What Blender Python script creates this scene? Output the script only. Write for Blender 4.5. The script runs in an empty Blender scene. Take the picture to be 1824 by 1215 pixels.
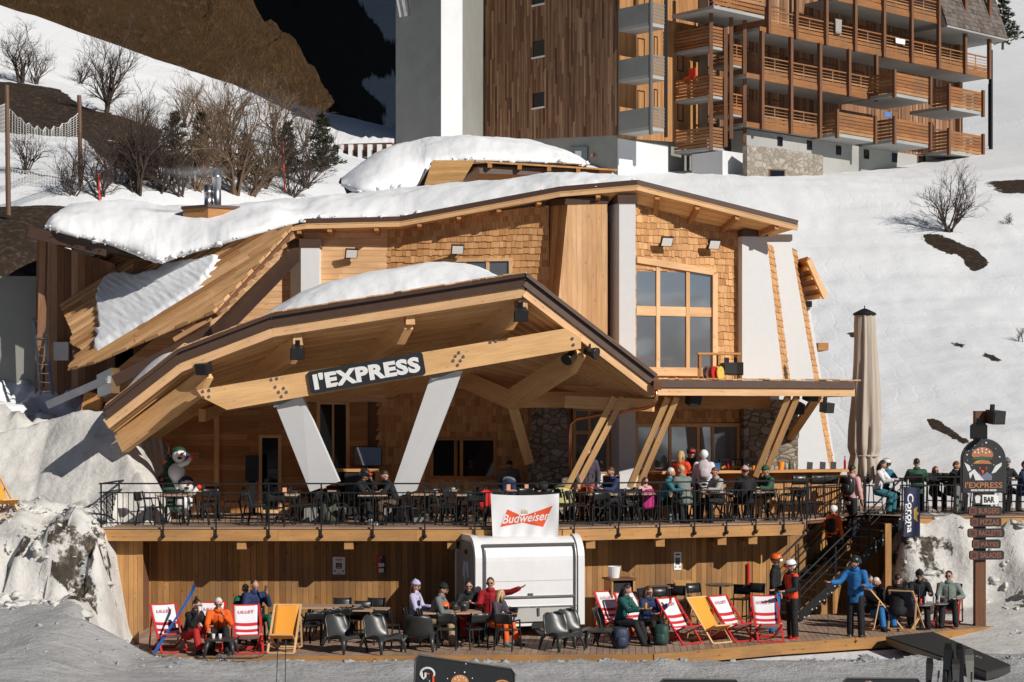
import bpy, bmesh, math, random
import numpy as np
from mathutils import Vector as V, Matrix, noise as mnoise
random.seed(7)
SC = bpy.context.scene
COL = SC.collection
F = 3280.0; CZ = 5.2; HY = 745.0          # lens in photo pixels, eye height, level line
R = math.radians
def W(px, py, Y): return V(((px-912)/F*Y, Y, CZ-(py-HY)/F*Y))
def G(px, py, z):                          # point of the level plane z
    return W(px, py, F*(CZ-z)/(py-HY))
def PX(px, Y): return (px-912)/F*Y
def PZ(py, Y): return CZ-(py-HY)/F*Y
def on_plane(px, py, P0, d):               # ray meets the upright plane through P0 along d
    k = (px-912)/F
    # X=kY ; (X-P0x)*dy-(Y-P0y)*dx=0
    Y = (P0[0]*d[1]-P0[1]*d[0])/(k*d[1]-d[0])
    return W(px, py, Y)

# ---------------------------------------------------------------- camera, light
cam = bpy.data.cameras.new('camera'); co = bpy.data.objects.new('camera', cam); COL.objects.link(co)
co.location = (0, 0, CZ); co.rotation_euler = (R(90), 0, 0)
cam.sensor_width = 36; cam.lens = F*36/1824; cam.shift_y = (HY-607.5)/1824; cam.clip_end = 3000; cam.clip_start = .5
SC.camera = co
SUN = V((.62, -.60, .51)).normalized()
sl = bpy.data.lights.new('sun', 'SUN'); sl.energy = 5.0; sl.angle = R(.5); sl.color = (1, .945, .86)
so = bpy.data.objects.new('sun', sl); COL.objects.link(so); so.location = (30, -30, 40)
so.rotation_euler = SUN.to_track_quat('Z', 'Y').to_euler()
wd = bpy.data.worlds.new('World'); SC.world = wd; wd.use_nodes = True
nt = wd.node_tree; bg = nt.nodes['Background']; sky = nt.nodes.new('ShaderNodeTexSky')
sky.sky_type = 'NISHITA'; sky.sun_disc = False
sky.sun_elevation = math.asin(SUN.z); sky.sun_rotation = math.atan2(SUN.x, SUN.y)
sky.altitude = 2600; sky.dust_density = .2; sky.air_density = .75
nt.links.new(sky.outputs[0], bg.inputs[0]); bg.inputs[1].default_value = .05
SC.view_settings.view_transform = 'Standard'; SC.view_settings.look = 'None'
SC.view_settings.exposure = -0.18; SC.view_settings.gamma = 1
SC.render.engine = 'CYCLES'; SC.cycles.max_bounces = 8; SC.cycles.diffuse_bounces = 5
SC.cycles.use_denoising = True

# ---------------------------------------------------------------- materials
class NT:
    def __init__(s, name):
        s.m = bpy.data.materials.new(name); s.m.use_nodes = True; s.t = s.m.node_tree
        s.b = s.t.nodes['Principled BSDF']; s.out = s.t.nodes['Material Output']
    def n(s, typ, **k):
        q = s.t.nodes.new(typ)
        for a, b in k.items():
            if a.startswith('i_'):
                nm = a[2:]; q.inputs[int(nm) if nm.isdigit() else nm].default_value = b
            else: setattr(q, a, b)
        return q
    def l(s, a, b): s.t.links.new(a, b)
    def math(s, op, a, b=None, c=None):
        q = s.n('ShaderNodeMath', operation=op)
        for i, x in enumerate((a, b, c)):
            if x is None: continue
            if isinstance(x, (int, float)): q.inputs[i].default_value = x
            else: s.l(x, q.inputs[i])
        return q.outputs[0]
    def mix(s, fac, a, b, blend='MIX'):
        q = s.n('ShaderNodeMix', data_type='RGBA', blend_type=blend)
        for x, i in ((fac, 0), (a, 6), (b, 7)):
            if isinstance(x, (int, float)): q.inputs[i].default_value = x
            elif isinstance(x, tuple): q.inputs[i].default_value = (*x, 1)
            else: s.l(x, q.inputs[i])
        return q.outputs[2]
    def ramp(s, fac, stops, interp='LINEAR'):
        q = s.n('ShaderNodeValToRGB'); e = q.color_ramp.elements; q.color_ramp.interpolation = interp
        while len(e) < len(stops): e.new(.5)
        for el, (p, c) in zip(e, stops):
            el.position = p; el.color = (*c, 1) if len(c) == 3 else c
        s.l(fac, q.inputs[0]); return q.outputs[0]
    def noise(s, vec, scale, detail=3, rough=.5):
        q = s.n('ShaderNodeTexNoise', i_Scale=scale, i_Detail=detail, i_Roughness=rough)
        if vec is not None: s.l(vec, q.inputs['Vector'])
        return q.outputs['Fac']
    def bump(s, h, strength=.4, dist=.02):
        q = s.n('ShaderNodeBump'); q.inputs['Strength'].default_value = strength; q.inputs['Distance'].default_value = dist
        s.l(h, q.inputs['Height']); s.l(q.outputs[0], s.b.inputs['Normal'])
    def vmul(s, vec, v):
        q = s.n('ShaderNodeVectorMath', operation='MULTIPLY'); s.l(vec, q.inputs[0]); q.inputs[1].default_value = v
        return q.outputs[0]
    def vadd(s, a, b):
        q = s.n('ShaderNodeVectorMath', operation='ADD'); s.l(a, q.inputs[0]); s.l(b, q.inputs[1]); return q.outputs[0]
    def fin(s, col, rough=.6, metal=0, spec=.5):
        if isinstance(col, tuple): s.b.inputs['Base Color'].default_value = (*col, 1)
        else: s.l(col, s.b.inputs['Base Color'])
        if isinstance(rough, (int, float)): s.b.inputs['Roughness'].default_value = rough
        else: s.l(rough, s.b.inputs['Roughness'])
        s.b.inputs['Metallic'].default_value = metal
        s.b.inputs['Specular IOR Level'].default_value = spec
        return s.m

def wood(name, cols, grain=.35, rough=.75, knots=.5, fine=1.0, dirt=.0):
    t = NT(name)
    uv = t.n('ShaderNodeTexCoord').outputs['UV']
    rnd = t.n('ShaderNodeNewGeometry').outputs['Random Per Island']
    off = t.n('ShaderNodeCombineXYZ'); t.l(t.math('MULTIPLY', rnd, 61.3), off.inputs[0]); t.l(t.math('MULTIPLY', rnd, 23.7), off.inputs[1])
    vec = t.vadd(uv, off.outputs[0])
    g = t.noise(t.vmul(vec, (1.6*fine, 24*fine, 1)), 1.0, 5, .62)
    g2 = t.noise(t.vmul(vec, (.7, 3.5, 1)), 1.0, 2)
    n = len(cols)
    base = t.ramp(rnd, [(i/(n-1), (c[0]*.98, c[1]*.93, c[2]*.98)) for i, c in enumerate(cols)])
    fac = t.math('MULTIPLY_ADD', g, grain*2, 1-grain)
    fac = t.math('MULTIPLY', fac, t.math('MULTIPLY_ADD', g2, .6, .7))
    cmb = t.n('ShaderNodeCombineXYZ')
    for i in range(3): t.l(t.math('POWER', fac, (1, 1.1, 1.25)[i]), cmb.inputs[i])
    c = t.mix(1.0, base, cmb.outputs[0], 'MULTIPLY')
    if knots:
        vo = t.n('ShaderNodeTexVoronoi', feature='F1', i_Scale=1.0); t.l(t.vmul(vec, (2.6, 6.5, 1)), vo.inputs['Vector'])
        k = t.ramp(vo.outputs['Distance'], [(.05, (1, 1, 1)), (.16, (0, 0, 0))])
        c = t.mix(t.math('MULTIPLY', k, knots), c, tuple(x*.35 for x in cols[0]))
    if dirt:
        ob = t.n('ShaderNodeTexCoord').outputs['Object']
        d = t.ramp(t.noise(ob, .8, 4, .6), [(.42, (0, 0, 0)), (.62, (1, 1, 1))])
        c = t.mix(t.math('MULTIPLY', d, dirt), c, (.10, .085, .07))
    t.bump(g, .25, .006)
    return t.fin(c, rough, 0, .3)

def paint(name, col, rough=.5, var=.12, metal=0, spec=.5, scale=6., bump=.0, speck=0):
    t = NT(name)
    ob = t.n('ShaderNodeTexCoord').outputs['Object']
    f = t.noise(ob, scale, 4, .6)
    c = t.mix(f, tuple(min(1, x*(1-var)) for x in col), tuple(min(1, x*(1+var)) for x in col))
    if speck:
        g = t.ramp(t.noise(ob, scale*.22, 5, .65), [(.5, (0, 0, 0)), (.7, (1, 1, 1))])
        c = t.mix(t.math('MULTIPLY', g, speck), c, tuple(x*.55 for x in col))
    if bump: t.bump(t.noise(ob, scale*8, 3), bump, .01)
    r = t.math('MULTIPLY_ADD', f, .2, max(0, rough-.1))
    return t.fin(c, r, metal, spec)

M = {}
M['larch'] = wood('larch wood', [(.48, .235, .075), (.60, .32, .115), (.68, .39, .15)], .3, knots=.45)
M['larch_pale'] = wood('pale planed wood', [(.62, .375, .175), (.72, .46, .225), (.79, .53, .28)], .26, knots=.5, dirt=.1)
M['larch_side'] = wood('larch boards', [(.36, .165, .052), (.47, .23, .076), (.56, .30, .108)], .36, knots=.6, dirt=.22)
M['shingle'] = wood('cedar shingles', [(.44, .225, .08), (.60, .33, .125), (.70, .42, .18), (.52, .275, .10)], .36, knots=0, fine=1.5, dirt=.12)
M['glulam'] = wood('glulam beam', [(.70, .43, .18), (.76, .49, .22)], .28, knots=.5)
M['soffit'] = wood('soffit boards', [(.72, .44, .17), (.80, .52, .23)], .22, knots=.4)
M['roofboard'] = wood('split roof boards', [(.30, .15, .055), (.58, .34, .14), (.76, .50, .25), (.42, .24, .10), (.66, .42, .19)], .55, knots=.2, fine=1.3)
M['deckwall'] = wood('stained wall boards', [(.23, .115, .036), (.35, .185, .058), (.43, .235, .078)], .35, knots=.8, dirt=.3)
M['deckedge'] = wood('stained fascia board', [(.44, .235, .08), (.54, .30, .105)], .36, knots=.6, dirt=.25)
M['deckfloor'] = wood('worn deck boards', [(.32, .22, .15), (.42, .31, .22), (.37, .26, .17)], .35, knots=.2, dirt=.3)
M['hotelwood'] = wood('weathered dark cladding', [(.10, .05, .028), (.24, .125, .062), (.36, .205, .11), (.16, .08, .04), (.48, .31, .18)], .5, knots=.2)
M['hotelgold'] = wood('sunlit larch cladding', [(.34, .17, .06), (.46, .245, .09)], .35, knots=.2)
M['balcony'] = wood('balcony boards', [(.19, .08, .028), (.36, .16, .052), (.27, .12, .038), (.42, .23, .10)], .5, knots=.3, dirt=.35)
M['post'] = wood('brown post', [(.13, .062, .032), (.20, .10, .05)], .4, knots=.2)
M['brown'] = paint('brown sheet metal', (.085, .048, .034), .45, .12)
M['white'] = paint('white render', (.71, .72, .735), .85, .05, bump=.15)
M['whitefin'] = paint('white fin render', (.63, .64, .655), .85, .06, bump=.15)
M['concrete'] = paint('grey concrete', (.27, .27, .25), .9, .16, scale=1.2, bump=.2, speck=.5)
M['concrete_light'] = paint('pale concrete', (.66, .67, .68), .9, .07, scale=1.5, bump=.2, speck=.15)
M['black'] = paint('black steel', (.014, .015, .016), .62, .2, spec=.25)
M['blackplastic'] = paint('black plastic', (.02, .021, .022), .35, .2)
M['charcoal'] = paint('charcoal plastic', (.035, .037, .038), .38, .15)
M['steel'] = paint('galvanised steel', (.55, .56, .57), .32, .1, 1)
M['copper'] = paint('copper pipe', (.72, .34, .18), .3, .1, 1)
M['red'] = paint('red paint', (.55, .022, .02), .45, .1)
M['orange'] = paint('orange cloth', (.85, .30, .03), .8, .08)
M['beech'] = wood('beech slat', [(.62, .40, .18), (.70, .46, .22)], .2, knots=0)
M['whitecloth'] = paint('white cloth', (.78, .78, .80), .85, .04)
M['whitegloss'] = paint('white gloss body', (.77, .77, .78), .26, .04, scale=3., speck=.14)
M['rubber'] = paint('rubber', (.02, .02, .02), .8, .2)
M['signblack'] = paint('sign black', (.018, .02, .024), .5, .1)
M['signwhite'] = paint('sign white', (.78, .78, .78), .5, .05)
def glass(name, col, rough=.03, spec=.5):
    t = NT(name); ob = t.n('ShaderNodeTexCoord').outputs['Object']
    t.bump(t.noise(ob, 1.1, 1), .05, .05)
    return t.fin(col, rough, 0, spec)
M['glass'] = glass('coated window glass', (.30, .33, .36), .04, .8); M['glass'].node_tree.nodes['Principled BSDF'].inputs['Metallic'].default_value = .62
M['darkglass'] = glass('dark doorway glass', (.008, .008, .009), .05, .5)
def stone(name, a, b, mortar, sx=.34, sy=.16):
    t = NT(name); uv = t.n('ShaderNodeTexCoord').outputs['UV']
    wob = t.n('ShaderNodeTexNoise', i_Scale=3.0); t.l(uv, wob.inputs['Vector'])
    v = t.vadd(t.vmul(uv, (1/sx, 1/sy, 1)), t.vmul(wob.outputs['Color'], (.8, .8, 0)))
    vo = t.n('ShaderNodeTexVoronoi', feature='F1', i_Scale=1.0, i_Randomness=.85); t.l(v, vo.inputs['Vector'])
    ve = t.n('ShaderNodeTexVoronoi', feature='DISTANCE_TO_EDGE', i_Scale=1.0, i_Randomness=.85); t.l(v, ve.inputs['Vector'])
    sp = t.n('ShaderNodeSeparateColor'); t.l(vo.outputs['Color'], sp.inputs[0])
    c = t.ramp(sp.outputs[0], [(0, a), (.6, b), (1, tuple(x*1.25 for x in b))])
    c = t.mix(t.math('MULTIPLY_ADD', t.noise(uv, 22, 4), .8, .1), c, tuple(x*.5 for x in a))
    e = t.ramp(ve.outputs['Distance'], [(.02, (1, 1, 1)), (.09, (0, 0, 0))])
    c = t.mix(e, c, mortar)
    t.bump(ve.outputs['Distance'], .9, .06)
    return t.fin(c, .9, 0, .2)
M['stone'] = stone('dry stone', (.26, .21, .16), (.48, .42, .34), (.10, .085, .07))
M['stone_hotel'] = stone('rubble stone', (.36, .31, .25), (.58, .52, .44), (.24, .215, .18), .30, .26)

# ---------------------------------------------------------------- mesh builder
def ortho(d):
    d = d.normalized(); a = V((0, 0, 1)) if abs(d.z) < .95 else V((0, 1, 0))
    x = d.cross(a).normalized(); return x, x.cross(d).normalized()
class MB:
    def __init__(s): s.v = []; s.f = []; s.uv = []; s.mi = []; s.m = 0; s.sm = []; s.smooth = False
    def face(s, idx, uvs=None):
        s.f.append(idx); s.uv.append(uvs or [(0, 0)]*len(idx)); s.mi.append(s.m); s.sm.append(s.smooth)
    def poly(s, pts, uvs=None):
        b = len(s.v); s.v += [tuple(p) for p in pts]; s.face(list(range(b, b+len(pts))), uvs)
    def box(s, c, size, ax=None):
        ax = ax or (V((1, 0, 0)), V((0, 1, 0)), V((0, 0, 1))); c = V(c)
        h = [a*(q/2) for a, q in zip(ax, size)]
        b = len(s.v)
        for i in (-1, 1):
            for j in (-1, 1):
                for k in (-1, 1): s.v.append(tuple(c+h[0]*i+h[1]*j+h[2]*k))
        L = max(range(3), key=lambda q: size[q])
        for q, ids in ((0, ((0, 1, 3, 2), (4, 6, 7, 5))), (1, ((0, 4, 5, 1), (2, 3, 7, 6))), (2, ((0, 2, 6, 4), (1, 5, 7, 3)))):
            o = [x for x in range(3) if x != q]
            ua, va = (o[0], o[1]) if (o[0] == L or (o[1] != L and size[o[0]] >= size[o[1]])) else (o[1], o[0])
            for fc in ids:
                uv = []
                for id_ in fc:
                    sg = ((id_ >> 2) & 1, (id_ >> 1) & 1, id_ & 1)
                    uv.append((sg[ua]*size[ua], sg[va]*size[va]+q*.37))
                s.face([b+x for x in fc], uv)
        return s
    def bx(s, x0, x1, y0, y1, z0, z1): return s.box(((x0+x1)/2, (y0+y1)/2, (z0+z1)/2), (abs(x1-x0), abs(y1-y0), abs(z1-z0)))
    def beam(s, p0, p1, w, h, up=V((0, 0, 1))):
        p0 = V(p0); p1 = V(p1); d = p1-p0; L = d.length; d.normalize()
        x = d.cross(V(up))
        if x.length < 1e-4: x = d.cross(V((0, 1, 0)))
        x.normalize(); z = x.cross(d).normalized()
        return s.box((p0+p1)/2, (L, w, h), (d, x, z))
    def prism(s, pts, ext, ud=None):
        pts = [V(p) for p in pts]; ext = V(ext); n = len(pts)
        nrm = V((0, 0, 0))
        for i in range(n): nrm += pts[i].cross(pts[(i+1) % n])
        if nrm.length < 1e-9: return s
        nrm.normalize()
        if ud is None: ud = max((pts[(i+1) % n]-pts[i] for i in range(n)), key=lambda q: q.length)
        ud = V(ud); ud = (ud-nrm*ud.dot(nrm)).normalized(); vd = nrm.cross(ud)
        if nrm.dot(ext) > 0: pts = pts[::-1]
        b = len(s.v); s.v += [tuple(p) for p in pts]+[tuple(p+ext) for p in pts]
        o = pts[0]; uv = [((p-o).dot(ud), (p-o).dot(vd)) for p in pts]
        s.face(list(range(b, b+n)), uv); s.face(list(range(b+2*n-1, b+n-1, -1)), uv[::-1])
        E = ext.length; a = 0
        for i in range(n):
            j = (i+1) % n; L = (pts[j]-pts[i]).length
            q = [(a, 0), (a, E), (a+L, E), (a+L, 0)]
            if E > L: q = [(y, x) for x, y in q]
            s.face([b+i, b+n+i, b+n+j, b+j], q); a += L
        return s
    def tube(s, pts, r, n=8, cap=True, flat=None):
        pts = [V(p) for p in pts]; m = len(pts)
        rs = r if isinstance(r, (list, tuple)) else [r]*m
        d0 = (pts[1]-pts[0]); x, y = ortho(d0); b = len(s.v); acc = 0; us = []
        for i, p in enumerate(pts):
            d = (pts[min(i+1, m-1)]-pts[max(i-1, 0)])
            if d.length < 1e-9: d = d0
            d.normalize(); x = (x-d*x.dot(d))
            if x.length < 1e-6: x, _ = ortho(d)
            x.normalize(); y = d.cross(x)
            if i: acc += (p-pts[i-1]).length
            us.append(acc)
            for k in range(n):
                a = 2*math.pi*k/n; q = flat or (1, 1)
                s.v.append(tuple(p+(x*math.cos(a)*q[0]+y*math.sin(a)*q[1])*rs[i]))
        for i in range(m-1):
            for k in range(n):
                k2 = (k+1) % n
                s.face([b+i*n+k, b+i*n+k2, b+(i+1)*n+k2, b+(i+1)*n+k], [(us[i], k*.05), (us[i], (k+1)*.05), (us[i+1], (k+1)*.05), (us[i+1], k*.05)])
        if cap:
            s.face([b+k for k in range(n-1, -1, -1)]); s.face([b+(m-1)*n+k for k in range(n)])
        return s
    def lathe(s, prof, loc=(0, 0, 0), n=16, ax=V((0, 0, 1)), sq=(1, 1)):
        loc = V(loc); x, y = ortho(V(ax)); a_ = V(ax).normalized(); b = len(s.v); m = len(prof)
        for r, z in prof:
            for k in range(n):
                a = 2*math.pi*k/n; s.v.append(tuple(loc+a_*z+(x*math.cos(a)*sq[0]+y*math.sin(a)*sq[1])*max(r, 1e-4)))
        for i in range(m-1):
            for k in range(n):
                k2 = (k+1) % n; s.face([b+i*n+k, b+i*n+k2, b+(i+1)*n+k2, b+(i+1)*n+k], [(k/n, prof[i][1]), ((k+1)/n, prof[i][1]), ((k+1)/n, prof[i+1][1]), (k/n, prof[i+1][1])])
        s.face([b+k for k in range(n-1, -1, -1)]); s.face([b+(m-1)*n+k for k in range(n)])
        return s
    def ball(s, c, r, n=12, m=8, fn=None):
        r = r if isinstance(r, (tuple, list)) else (r, r, r); c = V(c); b = len(s.v)
        for i in range(m+1):
            t = math.pi*i/m
            for k in range(n):
                a = 2*math.pi*k/n; d = V((math.sin(t)*math.cos(a), math.sin(t)*math.sin(a), -math.cos(t)))
                q = fn(d) if fn else 1
                s.v.append(tuple(c+V((d.x*r[0], d.y*r[1], d.z*r[2]))*q))
        for i in range(m):
            for k in range(n):
                k2 = (k+1) % n; s.face([b+i*n+k, b+i*n+k2, b+(i+1)*n+k2, b+(i+1)*n+k])
        return s
    def sheet(s, fn, nu, nv, uvscale=1.):
        b = len(s.v)
        for j in range(nv+1):
            for i in range(nu+1): s.v.append(tuple(fn(i/nu, j/nv)))
        for j in range(nv):
            for i in range(nu):
                a = b+j*(nu+1)+i
                s.face([a, a+1, a+nu+2, a+nu+1], [(i/nu*uvscale, j/nv*uvscale), ((i+1)/nu*uvscale, j/nv*uvscale), ((i+1)/nu*uvscale, (j+1)/nv*uvscale), (i/nu*uvscale, (j+1)/nv*uvscale)])
        return s
    def xf(s, mat, start=0):
        for i in range(start, len(s.v)): s.v[i] = tuple(mat @ V(s.v[i]))
        return s
    def build(s, name, mat, parent=None, smooth=None, recalc=True, weld=False):
        me = bpy.data.meshes.new(name); me.from_pydata(s.v, [], s.f)
        uvl = me.uv_layers.new(name='UVMap')
        flat = [c for u in s.uv for p in u for c in p]
        uvl.data.foreach_set('uv', flat)
        me.polygons.foreach_set('material_index', s.mi)
        me.polygons.foreach_set('use_smooth', [bool(smooth) if smooth is not None else q for q in s.sm])
        if recalc or weld:
            bm = bmesh.new(); bm.from_mesh(me)
            if weld: bmesh.ops.remove_doubles(bm, verts=bm.verts, dist=1e-4)
            if recalc: bmesh.ops.recalc_face_normals(bm, faces=bm.faces)
            bm.to_mesh(me); bm.free()
        for q in (mat if isinstance(mat, (list, tuple)) else [mat]): me.materials.append(M[q] if isinstance(q, str) else q)
        o = bpy.data.objects.new(name, me); COL.objects.link(o)
        if parent is not None:
            o.parent = parent
            o.matrix_parent_inverse = Matrix.Translation(-V(parent.location)) if parent.get('_w') else Matrix()
        return o
def tag(o, label=None, cat=None, group=None, kind=None):
    if label: o['label'] = label
    if cat: o['category'] = cat
    if group: o['group'] = group
    if kind: o['kind'] = kind
    return o
def thing(name, label, cat, loc=(0, 0, 0), group=None, rz=0, world=False):
    """Empty at the thing's base. world=True: parts are built in world coordinates."""
    o = bpy.data.objects.new(name, None); COL.objects.link(o); o.location = loc; o.rotation_euler = (0, 0, rz); o.empty_display_size = .2
    if world: o['_w'] = 1
    return tag(o, label, cat, group)
KIDS = {}
def dup(root, loc, rz=0, label=None, group=None, scale=None):
    def cp(o, par):
        c = o.copy(); COL.objects.link(c)
        if par is not None: c.parent = par
        for ch in o.children: cp(ch, c)
        return c
    r = cp(root, None); r.location = loc; r.rotation_euler = (0, 0, rz)
    if scale: r.scale = (scale,)*3
    if label: r['label'] = label
    if group: r['group'] = group
    return r
def put(o, loc, rz=0, label=None, group=None):
    o.location = loc; o.rotation_euler = (0, 0, rz)
    if label: o['label'] = label
    if group: o['group'] = group
    return o

# convex polygon tools in (u,v)
def clip(poly, a, b, c):                   # keep a*u+b*v<=c
    out = []; n = len(poly)
    for i in range(n):
        p, q = poly[i], poly[(i+1) % n]; dp = a*p[0]+b*p[1]-c; dq = a*q[0]+b*q[1]-c
        if dp <= 0: out.append(p)
        if dp*dq < 0:
            t = dp/(dp-dq); out.append((p[0]+(q[0]-p[0])*t, p[1]+(q[1]-p[1])*t))
    return out
def area(p): return abs(sum(p[i][0]*p[(i+1) % len(p)][1]-p[(i+1) % len(p)][0]*p[i][1] for i in range(len(p))))/2 if len(p) > 2 else 0
def subtract(polys, h):
    u0, v0, u1, v1 = h; out = []
    for p in polys:
        l = clip(p, 1, 0, u0); r = clip(p, -1, 0, -u1); m = clip(clip(p, -1, 0, -u0), 1, 0, u1)
        for q in (l, r, clip(m, 0, 1, v0), clip(m, 0, -1, -v1)):
            if area(q) > 1e-4: out.append(q)
    return out
class Plane:
    """An upright (or sloping) face: origin o, u along, v up; n = outward normal."""
    def __init__(s, o, u, v=V((0, 0, 1))):
        s.o = V(o); s.u = V(u).normalized(); s.v = V(v).normalized(); s.n = s.u.cross(s.v).normalized()
        if s.n.y > 0 and abs(s.n.y) > .05: pass
    def at(s, u, v, d=0): return s.o+s.u*u+s.v*v+s.n*d
    def pix(s, px, py):                    # where the ray through a photo pixel meets the face
        d = V(((px-912)/F, 1, -(py-HY)/F)); e = V((0, 0, CZ))
        t = (s.o-e).dot(s.n)/d.dot(s.n); p = e+d*t-s.o
        # solve in (u,v) (may be skew)
        uu = s.u.dot(s.u); uv = s.u.dot(s.v); vv = s.v.dot(s.v); pu = p.dot(s.u); pv = p.dot(s.v); D = uu*vv-uv*uv
        return ((pu*vv-pv*uv)/D, (pv*uu-pu*uv)/D)
    def P(s, px, py, d=0): return s.at(*s.pix(px, py), d)
def planks(mb, pl, poly, w=.14, th=.022, along='u', holes=(), gap=.004, jit=.004, joint=0, seed=1, off=0., alt=0.):
    rng = random.Random(seed); polys = [poly]
    for h in holes: polys = subtract(polys, h)
    for p in polys:
        k = 1 if along == 'u' else 0
        lo = min(q[k] for q in p); hi = max(q[k] for q in p); i = math.floor((lo-off)/w)
        while off+i*w < hi:
            a, b = off+i*w+gap/2, off+(i+1)*w-gap/2; i += 1
            s = clip(clip(p, 0, -1, -a), 0, 1, b) if k else clip(clip(p, -1, 0, -a), 1, 0, b)
            if area(s) < 2e-4: continue
            segs = [s]
            if joint:
                o = 0 if k else 1; c0 = min(q[o] for q in s); c1 = max(q[o] for q in s); c = c0+rng.uniform(.2, 1)*joint; rest = s; segs = []
                while c < c1-.2:
                    A = clip(rest, 1, 0, c-.002) if k else clip(rest, 0, 1, c-.002)
                    rest = clip(rest, -1, 0, -c) if k else clip(rest, 0, -1, -c)
                    if area(A) > 2e-4: segs.append(A)
                    c += rng.uniform(.6, 1.1)*joint
                if area(rest) > 2e-4: segs.append(rest)
            for g in segs:
                t = th+rng.uniform(0, jit)+(alt if i % 2 else 0)
                mb.prism([pl.at(q[0], q[1], 0) for q in g], pl.n*t, pl.u if k else pl.v)
    return mb
def shingles(mb, pl, poly, h=.27, wmin=.1, wmax=.24, holes=(), seed=2, t0=.012, t1=.034):
    rng = random.Random(seed); polys = [poly]
    for q in holes: polys = subtract(polys, q)
    us = [q[0] for q in poly]; vs = [q[1] for q in poly]
    v = math.floor(min(vs)/h)*h
    while v < max(vs):
        u = min(us)-rng.uniform(0, .2); jl = rng.uniform(-.012, .012)
        while u < max(us):
            w = rng.uniform(wmin, wmax); drop = rng.uniform(-.018, .018)+jl; tb = t1+rng.uniform(-.008, .012)
            for p in polys:
                s = clip(clip(clip(clip(p, -1, 0, -u), 1, 0, u+w-.006), 0, -1, -(v+drop)), 0, 1, v+h+.01)
                if area(s) < 8e-4: continue
                n = len(s); b = len(mb.v)
                mb.v += [tuple(pl.at(q[0], q[1], .001)) for q in s]
                mb.v += [tuple(pl.at(q[0], q[1], tb+(t0-tb)*min(1, max(0, (q[1]-v)/h)))) for q in s]
                uv = [(q[1], q[0]) for q in s]
                mb.face(list(range(b+n, b+2*n)), uv)
                for i in range(n):
                    j = (i+1) % n; mb.face([b+i, b+j, b+n+j, b+n+i], [uv[i], uv[j], uv[j], uv[i]])
            u += w
        v += h
    return mb
def window(name, pl, u0, v0, u1, v1, cols, rows, parent, fw=.07, fmat='larch_pale', depth=.03, recess=.05, gmat='glass', mull=.06, label=None):
    """frame round a rectangular opening with panes; cols/rows are fractions of the inner dividing bars."""
    f = MB()
    def bar(a, b, c, d, t=depth): 
        q = [pl.at(a, b, -recess), pl.at(c, b, -recess), pl.at(c, d, -recess), pl.at(a, d, -recess)]
        f.prism(q, pl.n*(recess+t), pl.u if abs(c-a) > abs(d-b) else pl.v)
    bar(u0-fw*.3, v0-fw*.3, u1+fw*.3, v0+fw*.7); bar(u0-fw*.3, v1-fw*.7, u1+fw*.3, v1+fw*.3)
    bar(u0-fw*.3, v0+fw*.7, u0+fw*.7, v1-fw*.7); bar(u1-fw*.7, v0+fw*.7, u1+fw*.3, v1-fw*.7)
    for c in cols:
        x = u0+(u1-u0)*c; bar(x-mull/2, v0+fw*.7, x+mull/2, v1-fw*.7, depth*.6)
    xs = [u0+fw*.7]+[q for c in cols for q in (u0+(u1-u0)*c-mull/2, u0+(u1-u0)*c+mull/2)]+[u1-fw*.7]
    for r in rows:
        y = v0+(v1-v0)*r
        for i in range(0, len(xs), 2): bar(xs[i], y-mull*.6, xs[i+1], y+mull*.6, depth*.5)
    o = f.build(name, fmat, parent)
    g = MB(); g.prism([pl.at(a, b, -recess+.012) for a, b in ((u0, v0), (u1, v0), (u1, v1), (u0, v1))], pl.n*.01)
    g.build('pane', gmat, o)
    return o
FONT = {}
def text_mesh(txt, size, ext=.004, bold=0., shear=0., spacing=1.):
    c = bpy.data.curves.new('t', 'FONT'); c.body = txt; c.size = size; c.extrude = ext; c.align_x = 'CENTER'; c.align_y = 'CENTER'
    c.offset = bold; c.shear = shear; c.space_character = spacing; c.resolution_u = 3
    o = bpy.data.objects.new('t', c); me = bpy.data.meshes.new_from_object(o); bpy.data.objects.remove(o); bpy.data.curves.remove(c)
    return me
def lettering(txt, origin, ux, uy, size, mat, parent, name='lettering', width=None, height=None, **k):
    """raised letters centred on origin, running along ux, upright uy."""
    me = text_mesh(txt, size, **k); ux = V(ux).normalized(); uy = V(uy); uy = (uy-ux*uy.dot(ux)).normalized(); n = ux.cross(uy)
    xs = [v.co.x for v in me.vertices]; ys = [v.co.y for v in me.vertices]
    cx, cy = (min(xs)+max(xs))/2, (min(ys)+max(ys))/2
    sx = width/(max(xs)-min(xs)) if width else 1; sy = height/(max(ys)-min(ys)) if height else (sx if width else 1)
    for v in me.vertices:
        v.co = V(origin)+ux*((v.co.x-cx)*sx)+uy*((v.co.y-cy)*sy)+n*v.co.z
    me.materials.clear(); me.materials.append(M[mat] if isinstance(mat, str) else mat); me.name = name
    o = bpy.data.objects.new(name, me); COL.objects.link(o)
    if parent is not None:
        o.parent = parent
        o.matrix_parent_inverse = Matrix.Translation(-V(parent.location)) if parent.get('_w') else Matrix()
    return o
def fbm(x, y, z=0, o=4):
    return mnoise.fractal(V((x, y, z)), 1.0, 2.0, o, noise_basis='PERLIN_ORIGINAL')
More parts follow.
